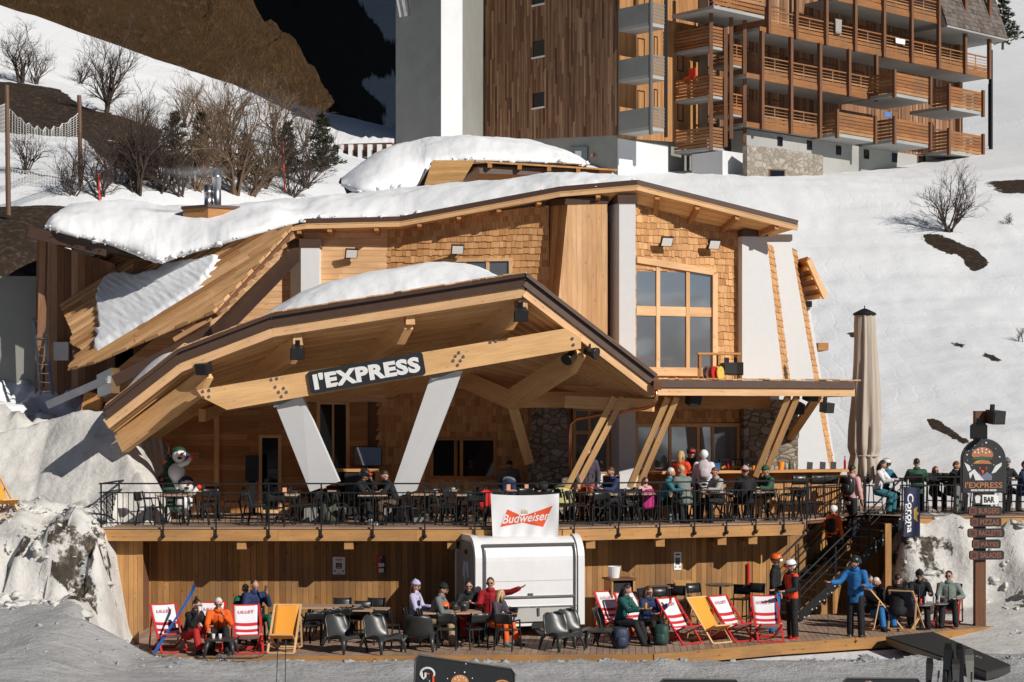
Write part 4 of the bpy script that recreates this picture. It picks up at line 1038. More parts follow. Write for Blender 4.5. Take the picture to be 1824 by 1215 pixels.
# ---------------------------------------------------------------- main roof
ev = [W(*p) for p in ((520, 408, 51.0), (545, 404, 50.95), (712, 400, 50.85), (997, 347, 49.9), (1135, 335, 49.6), (1421, 407, 50.5))]
bk = [W(524, 416, 51.6), W(552, 414, 51.6), W(715, 409, 51.5), W(990, 357, 50.95), W(1135, 379, 50.4), W(1372, 421, 51.5)]
for i in range(len(ev)-1):
    a, b, c, d_ = ev[i], ev[i+1], bk[i+1], bk[i]
    m = MB(); m.beam(a+V((0, .02, .16)), b+V((0, .02, .16)), .06, .13, UP); fb = m.build('eave_trim', 'brown', chalet)
    m = MB(); m.beam(a+V((0, .035, .02)), b+V((0, .035, .02)), .05, .15, UP); m.build('eave_board', 'larch_pale', chalet)
    m = MB(); n_ = max(2, int((d_-a).length/.2))
    for k in range(n_):
        t0, t1 = k/n_+.01, (k+1)/n_-.01
        m.prism([a.lerp(d_, t0), b.lerp(c, t0), b.lerp(c, t1), a.lerp(d_, t1)], UP*.03, b-a)
    m.build('soffit', 'soffit', chalet)
    n_ = max(1, int((b-a).length/1.1))
    for k in range(n_):
        t = (k+.5)/n_; p = a.lerp(b, t); q = d_.lerp(c, t); m = MB(); m.beam(p.lerp(q, .06)-UP*.07, q-UP*.09, .12, .16); m.build('rafter', 'larch_side', chalet)
    m = MB(); m.prism([a+UP*.06, b+UP*.06, c+V((0, 8, .9)), d_+V((0, 8, .9))], UP*.12); m.build('roof', 'roofboard', chalet)
# snow over the main roof
def cr1(A, n):
    A = np.array(A, float); t = np.linspace(0, len(A)-1, n); i = np.minimum(t.astype(int), len(A)-2); f = (t-i)[:, None]
    g = lambda k: A[np.clip(k, 0, len(A)-1)]
    return .5*(2*g(i)+(g(i+1)-g(i-1))*f+(2*g(i-1)-5*g(i)+4*g(i+1)-g(i+2))*f**2+(3*g(i)-g(i-1)-3*g(i+1)+g(i+2))*f**3)
def snow_cap(name, cols, label, nu=160, amp=.09, lip=.55, back=5., rag=.08, mat='snow_roof', seed=0):
    """cols: (px, y of the lower edge, y of the crest, Y of the edge, Y of the crest)."""
    nu = int(nu*1.8); C = cr1(cols, nu); rows = 32; mb = MB()
    for j in range(rows+1):
        for i in range(nu):
            px, y0, y1, Ya, Yb = C[i]; w = fbm(i*.095+seed, seed, 1, 3)*rag*22
            if j == 0: p = W(px, y0+w-1, Ya+.6)-UP*.05
            elif j == 1: p = W(px, y0+w, Ya+.05)
            elif j <= 27:
                t = (j-1)/26; zz = math.sin(min(1, t*1.0)*math.pi/2)
                p0 = W(px, y0+w*(1-t)**4, Ya); p1 = W(px, y1, Yb); k = t**1.25
                p = V((p0.x+(p1.x-p0.x)*k, p0.y+(p1.y-p0.y)*k, p0.z+(p1.z-p0.z)*(zz**.8)))
                p.z += amp*fbm(p.x*.8+seed, p.y*.8, 0, 4)*min(1, t*3); p.y += .25*amp*fbm(p.x*2.1, j*.7, seed, 3); e_ = max(0, 1-t*1.6); p.z += .035*e_*fbm(p.x*1.2, p.z*2.4, seed+2, 4); p.y += .06*e_*fbm(p.x*1.5, p.z*2.2, seed+7, 4)
            else:
                t = (j-27)/5; p = W(px, y1, Yb); p.y += t*back; p.z -= t*t*.9
            mb.v.append(tuple(p))
    for j in range(rows):
        for i in range(nu-1): a = j*nu+i; mb.face([a, a+1, a+nu+1, a+nu])
    rng = random.Random(int(seed)+5)
    for _ in range(int(nu*.3)):                 # crumbs broken off along the edge
        i = rng.uniform(0, nu-1.01); c = C[int(i)]; r_ = .02+.07*rng.random()**3; p = W(c[0], c[1]+fbm(int(i)*.095+seed, seed, 1, 3)*rag*22-rng.uniform(-2, 7), c[3]+rng.uniform(-.02, .12)); q_ = rng.uniform(0, 99)
        mb.ball(p, (r_*1.3, r_, r_*.9), 8, 6, lambda d: .9+.9*fbm(d.x*1.4+q_, d.y*1.4, d.z*1.4, 3))
    o = mb.build(name, mat, None, smooth=True, recalc=False)
    return tag(o, label, 'snow', kind='stuff')
snow_cap('roof_snow', [(80, 408, 404, 50.6, 51), (95, 410, 384, 50.3, 52), (120, 418, 371, 50.1, 54), (165, 428, 364, 50, 55), (220, 444, 361, 49.9, 55.5), (262, 461, 365, 49.6, 55.5), (283, 466, 369, 49.5, 55.5), (320, 456, 373, 49.6, 55.5), (370, 442, 374, 49.6, 55.5), (420, 428, 370, 49.5, 55.5),
      (480, 411, 365, 49.8, 55.5), (525, 399, 361, 50.8, 55.5), (560, 393, 358, 51.0, 55.5), (640, 391, 347, 50.95, 55), (712, 391, 338, 50.9, 54.5), (800, 376, 330, 50.6, 53.8), (900, 357, 322, 50.3, 53.2), (960, 346, 313, 50.1, 52.8), (1000, 338, 310, 49.95, 52.6), (1050, 334, 311, 49.85, 52.3), (1100, 330, 318, 49.75, 51.6), (1134, 328, 325, 49.65, 51)],
      'thick smooth snow lying over the whole main roof of the chalet', 220)
# rear roof with its own snow
rr = MB(); e0, e1, e2 = W(722, 290, 56), W(840, 287, 55), W(1102, 303, 56.5)
M['roofboard_gold'] = wood('golden roof boards', [(.50, .29, .10), (.62, .38, .15)], .5, knots=.2)
m = MB(); n_ = 46
for i in range(n_):
    t = i/n_; p = e1.lerp(e2, t); m.beam(p, p+V((.1, 2.5, .32)), .11, .05)
for i in range(8):
    t0, t1 = i/8, (i+1)/8-.01; l0, l1 = W(754, 335, 53.4), W(770, 287, 54.6); r0, r1 = W(818, 333, 52.7), W(845, 287, 54.4)
    m.prism([l0.lerp(l1, t0), r0.lerp(r1, t0), r0.lerp(r1, t1), l0.lerp(l1, t1)], V((.02, .05, .04)), r0-l0)
rroof = m.build('rear_roof', 'roofboard_gold', chalet)
m = MB(); m.prism([W(818, 345, 55.6), W(1090, 345, 57.2), W(1090, 302, 57.2), W(845, 298, 55.6)], V((0, .1, 0))); m.build('rear_gable', 'larch_side', chalet)
m = MB(); m.beam(W(850, 303, 55.3), W(1066, 309, 56.6), .08, .22); m.beam(W(820, 332, 54), W(852, 303, 55.3), .08, .2); m.build('rear_trim', 'brown', chalet)
for k in range(4):
    m = MB(); q = e1.lerp(e2, .12+k*.2); m.beam(q-UP*.09, q+V((.1, 2, .1)), .12, .14); m.build('rafter', 'larch_side', rroof)
m = MB(); m.prism([W(603, 326, 56), W(692, 303, 57.5), W(692, 297, 57.5), W(606, 317, 56)], V((0, 1.4, .1))); m.build('rear_eave', 'post', chalet)
m = MB(); m.prism([W(620, 360, 58), W(1085, 350, 58), W(1085, 306, 58), W(900, 290, 58), W(700, 296, 58), W(620, 322, 58)], V((0, 5, 0))); m.build('rear_core', 'post', chalet)
snow_cap('rear_roof_snow', [(608, 330, 326, 54.5, 57), (640, 342, 303, 53.5, 59), (690, 338, 272, 53.6, 60), (740, 334, 259, 54.2, 60.5), (764, 300, 255, 54.9, 60.5), (800, 289, 252, 55.0, 60.5), (850, 286, 251, 55, 60.5), (900, 287, 254, 55.3, 60.5), (960, 289, 262, 55.6, 60), (1010, 291, 275, 56, 59.5), (1046, 294, 291, 56.3, 58)],
         'rounded snow cap on the smaller rear roof', 120, .09, rag=.05, seed=5)
# chimney box with steel flues and a wisp of smoke
m = MB(); q = W(380, 374, 52.0); hx = [V((q.x+.9*math.cos(a), q.y+.9*math.sin(a), 0)) for a in [R(30+60*i) for i in range(6)]]
zc0 = PZ(420, 52.0); zc1 = PZ(376, 52.0); m.prism([V((p.x, p.y, zc0)) for p in hx], UP*(zc1-zc0)); ch = m.build('chimney', 'larch_side', chalet)
m = MB(); m.prism([V((q.x+(p.x-q.x)*1.06, q.y+(p.y-q.y)*1.06, zc1)) for p in hx], UP*.08); m.build('cap', 'brown', ch)
for px, yt, r, nm in ((371, 330, .115, 0), (386, 303, .125, 0)):
    m = MB(); c = W(px, 374, 51.9); zt = PZ(yt, 51.9); m.lathe([(r*1.25, zc1-.05), (r*1.25, zc1+.15), (r, zc1+.16), (r, zt-.25), (r*1.12, zt-.24), (r*1.12, zt-.16), (r, zt-.15), (r, zt)], (c.x, c.y, 0), 16); m.build('flue', 'steel', ch, smooth=True)
t = NT('chimney smoke'); t.t.nodes.remove(t.b); v = t.n('ShaderNodeVolumePrincipled'); v.inputs['Color'].default_value = (.9, .9, .92, 1)
ob = t.n('ShaderNodeTexCoord').outputs['Object']; g = t.n('ShaderNodeTexGradient', gradient_type='SPHERICAL'); t.l(t.vmul(ob, (1/1.15, 1/.42, 1/.2)), g.inputs[0])
nn = t.ramp(t.noise(t.vmul(ob, (1.4, 2, 3)), 1.8, 4, .6), [(.35, (0, 0, 0)), (.75, (1, 1, 1))]); t.l(t.math('MULTIPLY', t.math('MULTIPLY', g.outputs['Fac'], nn), 3.6), v.inputs['Density']); t.l(v.outputs[0], t.out.inputs['Volume'])
M['smoke'] = t.m
m = MB(); m.ball((0, 0, 0), (1.2, .45, .22), 16, 10); o = m.build('smoke', 'smoke', None); o.location = W(352, 307, 51.0); tag(o, 'thin grey smoke drifting left from the steel flue', 'smoke', kind='stuff')
# floodlights on the walls
def flood(p, n, label):
    r = thing('floodlight', label, 'floodlight', p, 'floodlights on the upper walls'); n = V(n).normalized(); s = n.cross(UP).normalized(); f = (n*.8-UP*.45).normalized(); u = s.cross(f).normalized()
    m = MB(); m.box(n*.05, (.12, .1, .1), (s, n, UP)); m.beam(V((0, 0, 0))+n*.05, n*.26+UP*.05, .04, .05); m.build('bracket', 'black', r)
    m = MB(); m.box(n*.3+UP*.06, (.34, .07, .27), (s, f, u)); h = m.build('housing', 'black', r)
    m = MB(); m.box(n*.3+UP*.06+f*.038, (.30, .012, .23), (s, f, u)); m.build('lens', 'signwhite', h)
flood(PA.P(622, 457, .03), (.3, -1, 0), 'floodlight on the pale plank wall right of the left white pillar')
flood(PBw.P(812, 450, .03), (.2, -1, 0), 'floodlight on the shingle wall above the snowy porch canopy')
flood(PC.P(1178, 436, .03), nC, 'floodlight above the left part of the big window')
flood(PC.P(1262, 441, .03), nC, 'floodlight above the right corner of the big window')

# ---------------------------------------------------------------- folded board roof at the left
A, B, C_ = W(524, 405, 48.9), W(383, 558, 47.4), W(121, 661, 49.2)
n0 = (C_-B).cross(A-B).normalized()
if n0.y > 0: n0 = -n0
def on_face(px, py, o=A, n=n0):
    d = V(((px-912)/F, 1, -(py-HY)/F)); e = V((0, 0, CZ)); return e+d*((o-e).dot(n)/d.dot(n))
u_ = (on_face(460, 500)-on_face(220, 645)).normalized(); v_ = n0.cross(u_).normalized(); PFo = Plane(A, u_, v_)
if PFo.n.dot(n0) < 0: PFo.n = -PFo.n
oc = [(177, 454), (95, 504), (110, 521), (102, 531), (131, 596), (126, 613), (146, 624), (121, 661), (170, 648), (230, 622), (300, 592), (383, 558), (524, 405), (450, 425), (380, 444), (286, 472), (240, 462)]
m = MB(); planks(m, PFo, [PFo.pix(*p) for p in oc], .15, .03, 'u', (), .022, .02, joint=3.2, seed=21, alt=.055)
fr_ = m.build('folded_roof', 'roofboard', chalet)
m = MB(); cc = [on_face(*p)-n0*.03 for p in [(105, 515), (131, 640), (383, 556), (520, 410), (286, 474), (180, 460)]]; m.prism(cc, -n0*.12); m.build('roof_deck', 'post', fr_)
m = MB()
for k in range(9):
    t = .06+k*.105; p = A.lerp(B, t)-n0*.17; m.beam(p+V((.06, -.02, 0))+n0*.04, p-u_*1.6+n0*.04, .085, .085, n0)
m.build('purlin_ends', 'larch_pale', fr_)
m = MB(); m.prism([on_face(523, 430)-n0*.28, on_face(522, 450)-n0*.3, on_face(388, 588)-n0*.3, on_face(383, 566)-n0*.3], V((-.3, .2, 0)))
m.beam(B-n0*.42+V((0, .1, 0)), on_face(190, 662)-n0*.35, .10, .30); m.build('brown_trim', 'brown', fr_)
m = MB(); m.prism([W(172, 668, 49.1), W(198, 655, 48.9), W(198, 700, 48.9), W(174, 708, 49.1)], V((.1, .6, 0))); m.build('gutter_box', 'steel', fr_)
m = MB(); m.beam(W(190, 676, 48.8), W(84, 722, 48.6), .26, .2); m.build('gutter', 'steel', fr_)
m = MB(); m.beam(W(168, 700, 49.3), W(160, 745, 49.3), .45, .4, Y_); m.build('timber_stub', 'larch_side', chalet)
# snow patch on the boards
pt = [(172, 626), (178, 600), (177, 560), (176, 520), (192, 498), (210, 490), (250, 492), (288, 486), (300, 474), (350, 468), (390, 459), (392, 470), (372, 495), (365, 508), (322, 540), (270, 574), (215, 602)]
mb = MB(); nx, ny = 130, 96; gxp = np.linspace(160, 402, nx); gyp = np.linspace(448, 640, ny); XX, YY = np.meshgrid(gxp, gyp)
jit = np.array([[4.5*fbm((x*.85+y*.55)*.02, (x*-.55+y*.85)*.16, 3, 3)*2.2 for x in gxp] for y in gyp])
ins = inpoly(XX+jit*.85, YY-jit*.5, pt).astype(float); sm = ins.copy()
for _ in range(5): q = np.pad(sm, 1); sm = (q[1:-1, 1:-1]*2+q[:-2, 1:-1]+q[2:, 1:-1]+q[1:-1, :-2]+q[1:-1, 2:])/6
ids = -np.ones((ny, nx), int)
for j in range(ny):
    for i in range(nx):
        h = -.03+.21*min(1, sm[j, i]*1.25)**.7+.016*fbm((XX[j, i]*.85+YY[j, i]*.55)*.03, (YY[j, i]*.85-XX[j, i]*.55)*.13, 1, 3)
        mb.v.append(tuple(on_face(XX[j, i], YY[j, i])+n0*h*1.0))
for j in range(ny-1):
    for i in range(nx-1):
        if sm[j:j+2, i:i+2].max() > .12: a_ = j*nx+i; mb.face([a_, a_+1, a_+nx+1, a_+nx])
o = mb.build('snow_patch', 'snow_roof', None, smooth=True, recalc=False); tag(o, 'ragged patch of snow left on the folded board roof', 'snow', kind='stuff')
# dark boarded end at the far left
PE = Plane(W(65, 745, 52.6), X_)
m = MB(); planks(m, PE, up(PE, (66, 425), (205, 470), (205, 720), (62, 720)), .2, .02, 'v', (), .006, .006, seed=23); e_ = m.build('dark_end_wall', 'hotelwood', chalet)
m = MB(); m.prism([PE.P(66, 425, -.03), PE.P(205, 470, -.03), PE.P(205, 730, -.03), PE.P(62, 730, -.03)], Y_*6); m.build('end_core', 'post', chalet)
m = MB(); m.beam(W(52, 413, 50.6), W(190, 447, 50.2), .12, .3); m.prism([W(52, 410, 50.6), W(190, 444, 50.2), W(300, 470, 52), W(110, 440, 53)], V((0, 0, .1))); m.build('end_eave', 'brown', chalet)
m = MB(); m.beam(W(72, 690, 51.9), W(78, 425, 51.6), .18, .22, Y_); m.build('end_post', 'hotelwood', chalet)
m = MB(); q = PE.P(112, 626, .12); m.box(q, (.42, .2, .52)); m.build('meter_box', 'white', chalet)
# concrete wall and ladder beside it
m = MB(); m.prism([W(-60, 700, 53), W(66, 740, 53), W(66, 497, 53), W(-60, 497, 53)], Y_*.5); m.prism([W(-60, 497, 52.9), W(66, 497, 52.9), W(66, 492, 52.9), W(-60, 492, 52.9)], Y_*.7)
o = m.build('concrete_wall', 'concrete', None); tag(o, 'bare concrete wall at the left end of the chalet', 'wall')
la = thing('ladder', 'grey aluminium ladder leaning against the dark left end of the chalet', 'ladder', W(78, 700, 51), world=True)
for a, b in (((60, 566), (72, 702)), ((76, 566), (94, 702))):
    m = MB(); m.beam(W(*a, 51.9), W(*b, 51.0), .06, .08, Y_); m.build('rail', 'steel', la)
m = MB()
for k in range(9): t = .04+k*.115; m.tube([W(60, 566, 51.9).lerp(W(72, 702, 51.0), t), W(76, 566, 51.9).lerp(W(94, 702, 51.0), t)], .02, 6)
m.build('rungs', 'steel', la)

# ---------------------------------------------------------------- porch canopy
fr = [W(*p) for p in ((190, 757, 46.0), (321, 655, 45.85), (486, 592, 45.7), (935, 521, 45.2), (1166, 699, 46.7))]
bc = [W(262, 792, 51.0), W(345, 738, 51.3), (W(500, 716, 51.3)), W(820, 690, 51.0), W(1110, 716, 49.6)]
canopy = thing('porch_canopy', 'faceted timber porch canopy lifted on white slanted legs in front of the chalet', 'canopy', (0, 47, D), world=True)
for i in range(4):
    a, b, c, d_ = fr[i], fr[i+1], bc[i+1], bc[i]; nrm = (b-a).cross(d_-a).normalized(); nrm = nrm if nrm.z < 0 else -nrm
    m = MB(); n_ = max(8, int((d_-a).length/.33))
    for k in range(n_):
        t0, t1 = k/n_, (k+1)/n_-.012; h0 = nrm*.07
        m.prism([a.lerp(d_, t0), b.lerp(c, t0), b.lerp(c, t1)+h0, a.lerp(d_, t1)+h0], UP*.05, b-a)
        m.beam(a.lerp(d_, t0+.006)-UP*.05, b.lerp(c, t0+.006)-UP*.05, .07, .13)
    m.build('soffit_boards', 'soffit', canopy)
    m = MB(); m.prism([a+UP*.16, b+UP*.16, c+UP*.16, d_+UP*.16], UP*.16); m.build('roof_panel', 'roofboard', canopy)
    o = V((0, -.02, 0)); ex = (b-a).normalized()
    m = MB(); m.beam(a+o+UP*.02, b+o+UP*.02, .06, .27, UP); m.build('eave_board', 'larch_pale', canopy)
    m = MB(); m.beam(a+V((0, -.07, .26)), b+V((0, -.07, .26)), .09, .24, UP); m.beam(a+V((0, -.10, .42)), b+V((0, -.10, .42)), .22, .09, UP); m.build('eave_trim', 'brown', canopy)
    m = MB(); L = (b-a).length; rng = random.Random(i); s = 0
    while s < L:
        w = rng.uniform(.12, .26); p = a+ex*(s+w/2)+V((0, .1, .48+rng.uniform(0, .02))); m.box(p, (w-.01, .5, .035), (ex, Y_, ex.cross(Y_))); s += w
    m.build('shingle_edge', 'roofboard', canopy)
def rafter(a, b, w=.22, h=.5, nose=True, name='rafter'):
    m = MB(); a, b = W(*a), W(*b); d = (a-b).normalized(); up_ = d.cross(UP).cross(d).normalized()
    if up_.z < 0: up_ = -up_
    s = d.cross(up_).normalized()*w/2; k = h/2
    q = [b+up_*k, a+up_*k, a-up_*(k*.1), a-d*h*.9-up_*k, b-up_*k] if nose else [b+up_*k, a+up_*k, a-up_*k, b-up_*k]
    m.prism([p-s for p in q], s*2, d); return m.build(name, 'glulam', canopy)
rafter((374, 672, 46.0), (216, 790, 47.2), .26, .52)
rafter((533, 620, 45.85), (392, 706, 49.6), .24, .55)
rafter((728, 584, 45.65), (560, 690, 50.2), .24, .56)
rafter((925, 556, 45.45), (690, 690, 50.6), .24, .58)
rafter((1036, 634, 46.0), (913, 712, 48.4), .24, .55)
rafter((822, 672, 50.4), (914, 712, 48.3), .22, .5, False)
rafter((1060, 712, 49.6), (914, 712, 48.3), .2, .42, False)
rafter((360, 740, 49), (390, 728, 51.2), .18, .34, False)
for p in ((530, 606, 45.75), (731, 568, 45.5), (932, 545, 45.25)):
    m = MB(); q = W(*p); m.bx(q.x-.11, q.x+.11, q.y, q.y+.25, q.z-.14, q.z+.16); m.build('rafter_nose', 'larch_pale', canopy)
m = MB(); m.beam(W(1008, 716, 48), W(1164, 722, 47.1), .2, .32); m.build('eave_beam', 'glulam', canopy)
# tie beam with its bolted joints
Yt = 45.5; tb = [(337, 697), (404, 730), (1035, 621), (1035, 602), (1008, 585)]
m = MB(); m.prism([W(*p, Yt) for p in tb], V((0, .28, 0)), W(1035, 621, Yt)-W(404, 730, Yt)); tie = m.build('tie_beam', 'glulam', canopy)
m = MB(); m.prism([W(335, 696, Yt-.03), W(348, 692, Yt-.03), W(360, 708, Yt-.03), W(345, 704, Yt-.03)], V((0, .34, 0))); m.build('steel_shoe', 'post', tie)
for x, y in ((362, 697), (373, 695), (363, 707), (373, 706), (484, 676), (494, 674), (491, 689), (506, 691), (497, 698), (511, 698), (502, 706), (874, 609), (884, 607), (812, 634), (818, 628), (826, 635), (821, 642), (808, 642), (816, 650), (1020, 603), (1022, 614)):
    m = MB(); q = W(x, y, Yt-.005); m.lathe([(.038, 0), (.038, .02), (.02, .035)], q, 8, -Y_); m.build('bolt', 'steel', tie)
# slanted white legs
def leg(top, bot, Y0, Y1, dep=.42):
    a, b = W(*top[0], Y0), W(*top[1], Y0); c, d_ = W(*bot[1], Y1), W(*bot[0], Y1)
    m = MB(); m.prism([a, b, c, d_], V((0, dep, 0))); l = m.build('leg', 'white', canopy); return l
leg(((487, 713), (538, 707)), ((552, 876), (604, 858)), 45.7, 46.7)
leg(((768, 668), (824, 660)), ((692, 890), (741, 874)), 45.7, 46.7)
m = MB(); m.beam(W(505, 700, 45.75), W(512, 716, 45.75), .7, .2, Y_); m.build('bearing_plate', 'concrete', canopy); m = MB(); m.beam(W(790, 655, 45.75), W(795, 668, 45.75), .75, .2, Y_); m.build('bearing_plate', 'concrete', canopy)
for px, w in ((578, 74), (720, 66)):
    m = MB(); q = W(px, 880, 46.9); m.bx(q.x-.5, q.x+.5, q.y-.15, q.y+.55, D, D+.35); m.build('leg_foot', 'concrete', canopy)
# diagonal brace and stone pillar
m = MB(); m.beam(W(910, 712, 48.4), W(942, 822, 49.3), .26, .3, Y_); m.build('brace', 'glulam', canopy)
sp = MB(); c = W(980, 800, 50.0); zt = PZ(704, 50); r0, r1 = .62, .5; pts = []
for z, r in ((D-.1, .66), (zt, .52)):
    pts.append([V((c.x+r*x, c.y+r*y, z)) for x, y in ((-1, -.35), (-.35, -1), (.8, -.9), (1.1, .6), (-.9, .8))])
for i in range(5):
    j = (i+1) % 5; L = (pts[0][j]-pts[0][i]).length; sp.poly([pts[0][i], pts[0][j], pts[1][j], pts[1][i]], [(i*1.3, 0), (i*1.3+L, 0), (i*1.3+L, zt-D), (i*1.3, zt-D)])
sp.build('stone_pillar', 'stone', chalet)
# snow on the canopy
snow_cap('canopy_snow', [(428, 590, 582, 46.3, 47.2), (470, 582, 560, 46.2, 47.6), (520, 574, 530, 46.1, 47.6), (560, 567, 511, 46.1, 47.6), (620, 556, 494, 46, 47.6), (700, 542, 478, 45.9, 47.6), (770, 530, 469, 45.85, 47.6), (830, 519, 470, 45.8, 47.6), (868, 512, 481, 45.7, 47.2), (900, 506, 498, 45.7, 46.5)], 'thick snow slab on top of the porch canopy', 90, .06, back=2., rag=.06, seed=9)
snow_cap('canopy_snow', [(196, 742, 738, 46.6, 47.2), (225, 720, 692, 46.5, 47.4), (260, 694, 654, 46.4, 47.4), (290, 672, 632, 46.3, 47.3), (312, 656, 628, 46.2, 47.1), (324, 645, 638, 46.2, 46.6)], 'thin strip of snow on the lowest left facet of the porch canopy', 50, .03, back=1., rag=.05, seed=12)
# sign on the tie beam
sg = thing('restaurant_sign', "black board with white lettering L'EXPRESS fixed on the slanted tie beam", 'sign', W(652, 664, 45.45), world=True)
ux = (W(752, 628, 45.45)-W(550, 663, 45.45)).normalized(); uy = V((0, -1, 0)).cross(ux); uy = -uy if uy.z < 0 else uy
def rrect(c, ux, uy, w, h, r, n=5):
    pts = []
    for sx, sy, a0 in ((1, 1, 0), (-1, 1, 90), (-1, -1, 180), (1, -1, 270)):
        for k in range(n+1):
            a = R(a0+90*k/n); pts.append(c+ux*(sx*(w/2-r)+r*math.cos(a))+uy*(sy*(h/2-r)+r*math.sin(a)))
    return pts
cs = W(653, 664.5, 45.43); ws = 2.88; hs = .56
m = MB(); m.prism(rrect(cs, ux, uy, ws, hs, .07), V((0, .06, 0))); m.build('board', 'signblack', sg)
lettering("l'EXPRESS", cs+V((0, -.012, 0)), ux, uy, .4, 'signwhite', sg, width=2.66, height=.40, bold=.021, ext=.008, spacing=1.08)
# ---------------------------------------------------------------- flat awning of the right wing
aw = thing('bar_awning', 'flat timber awning over the outdoor bar with shingle edge and slanted double posts', 'awning', W(1340, 745, 48), world=True)
o = W(1170, 700, 46.75); o.z = 0; PWn = Plane(o, dC)
e0, e1 = PWn.P(1170, 698), PWn.P(1521, 698); zA = 5.86; e0.z = e1.z = zA
r1 = e1+V((-.35, 2.6, 0)); r0 = V((cC.x-.4, cC.y+.2, zA))
m = MB(); m.beam(e0+UP*.02, e1+UP*.02, .05, .20); m.beam(e1+UP*.02, r1+UP*.02, .05, .2); m.build('eave_board', 'larch_pale', aw)
m = MB(); m.beam(e0+nC*.04+UP*.22, e1+nC*.04+UP*.22, .09, .19); m.beam(e1+UP*.22, r1+UP*.22, .09, .19); m.build('eave_trim', 'brown', aw)
m = MB(); m.prism([e0+UP*.1, e1+UP*.1, r1+UP*.1, r0+UP*.1], UP*.2, dC); m.build('roof_slab', 'roofboard', aw)
m = MB(); L = (e1-e0).length; s = 0; rng = random.Random(3)
while s < L:
    w = rng.uniform(.1, .24); m.box(e0+dC*(s+w/2)+UP*(.335+rng.uniform(0, .02))-nC*.12, (w-.01, .4, .035), (dC, nC, UP)); s += w
m.build('shingle_edge', 'roofboard', aw)
m = MB(); n_ = 12
for k in range(n_):
    t0, t1 = k/n_, (k+1)/n_-.02; m.prism([e0.lerp(r0, t0)+UP*.02, e1.lerp(r1, t0)+UP*.02, e1.lerp(r1, t1)+UP*.02, e0.lerp(r0, t1)+UP*.02], UP*.05, dC)
m.build('soffit_boards', 'soffit', aw)
m = MB(); q0, q1 = PWn.P(1180, 720, -1.0), PWn.P(1402, 720, -1.0); q0.z = q1.z = 5.62; m.beam(q0, q1, .22, .34); m.build('bearer', 'larch_side', aw)
def post2(xt, yt, xb, yb, Yt_, Yb_, name='post', w=.15, sep=.24):
    for k in (0, 1):
        m = MB(); a, b = W(xt, yt, Yt_), W(xb, yb, Yb_); s = V((sep*k, .05*k, 0)); m.beam(a+s, b+s, w, .26, Y_); m.build(name, 'glulam', aw)
post2(1095, 706, 1008, 872, 47.4, 47.9)
post2(1190, 706, 1122, 866, 47.3, 48.2)
post2(1404, 706, 1346, 846, 48.4, 49.4)
m = MB(); m.beam(PWn.P(1478, 704, -.6), W(1408, 778, 51.5), .2, .22, Y_); m.build('brace', 'glulam', aw)
# copper downpipe
dp = thing('downpipe', 'copper downpipe bending from the right canopy eave across to the stone pillar', 'downpipe', W(1016, 850, 48.6), world=True)
m = MB(); m.box(W(1171, 686, 46.5), (.2, .2, .24)); m.build('hopper', 'copper', dp)
m = MB(); m.tube([W(1168, 690, 46.5), W(1169, 712, 46.5), W(1163, 722, 46.6), W(1150, 727, 46.8), W(1060, 741, 48.2), W(1028, 747, 48.6), W(1018, 756, 48.7), W(1016, 770, 48.7), W(1016, 880, 48.7)], .05, 10); m.build('pipe', 'copper', dp, smooth=True)
# bar front under the awning
PD = Plane(PC.P(1132, 800, -.0), dC); PD.o.z = 0
m = MB(); shingles(m, PD, up(PD, (1131, 754), (1330, 752), (1330, 708), (1131, 712)), .2, .08, .18, (), 24); m.build('bar_wall_shingles', 'shingle', chalet)
a = PD.pix(1131, 880); b = PD.pix(1316, 756); window('bar_window', PD, a[0], a[1], b[0], b[1], [.17, .33, .6, .74], [], chalet, .1, 'glulam', .06, .015, 'glass', .08)
a = PD.pix(1316, 880); b = PD.pix(1412, 712); m = MB(); q = [PD.at(a[0], a[1], .3), PD.at(b[0], a[1], .3), PD.at(b[0], b[1], .3), PD.at(a[0], b[1], .3)]
L = b[0]-a[0]; H = b[1]-a[1]; m.poly(q, [(0, 0), (L, 0), (L, H), (0, H)]); m.poly([q[0], q[3], q[3]-nC*.8, q[0]-nC*.8], [(0, 0), (0, H), (.8, H), (.8, 0)]); m.poly([q[1], q[2], q[2]-nC*2.5, q[1]-nC*2.5], [(0, 0), (0, H), (2.5, H), (2.5, 0)]); m.build('stone_wall', 'stone', chalet, recalc=False)
a = PX(1040, 50.3); m = MB(); pd2 = Plane((a, 50.3, 0), X_)
a = pd2.pix(1022, 880); b = pd2.pix(1084, 728); window('window', pd2, a[0], a[1], b[0], b[1], [.45], [.72], chalet, .09, 'glulam', .06, .015, 'glass', .08)
m = MB(); q = W(1115, 830, 48.9); m.bx(q.x-.18, q.x+.12, q.y, q.y+.05, D, D+1.15); o = m.build('leaning_board', 'signwhite', None); tag(o, 'white board leaning at the foot of the tall white pillar', 'board')
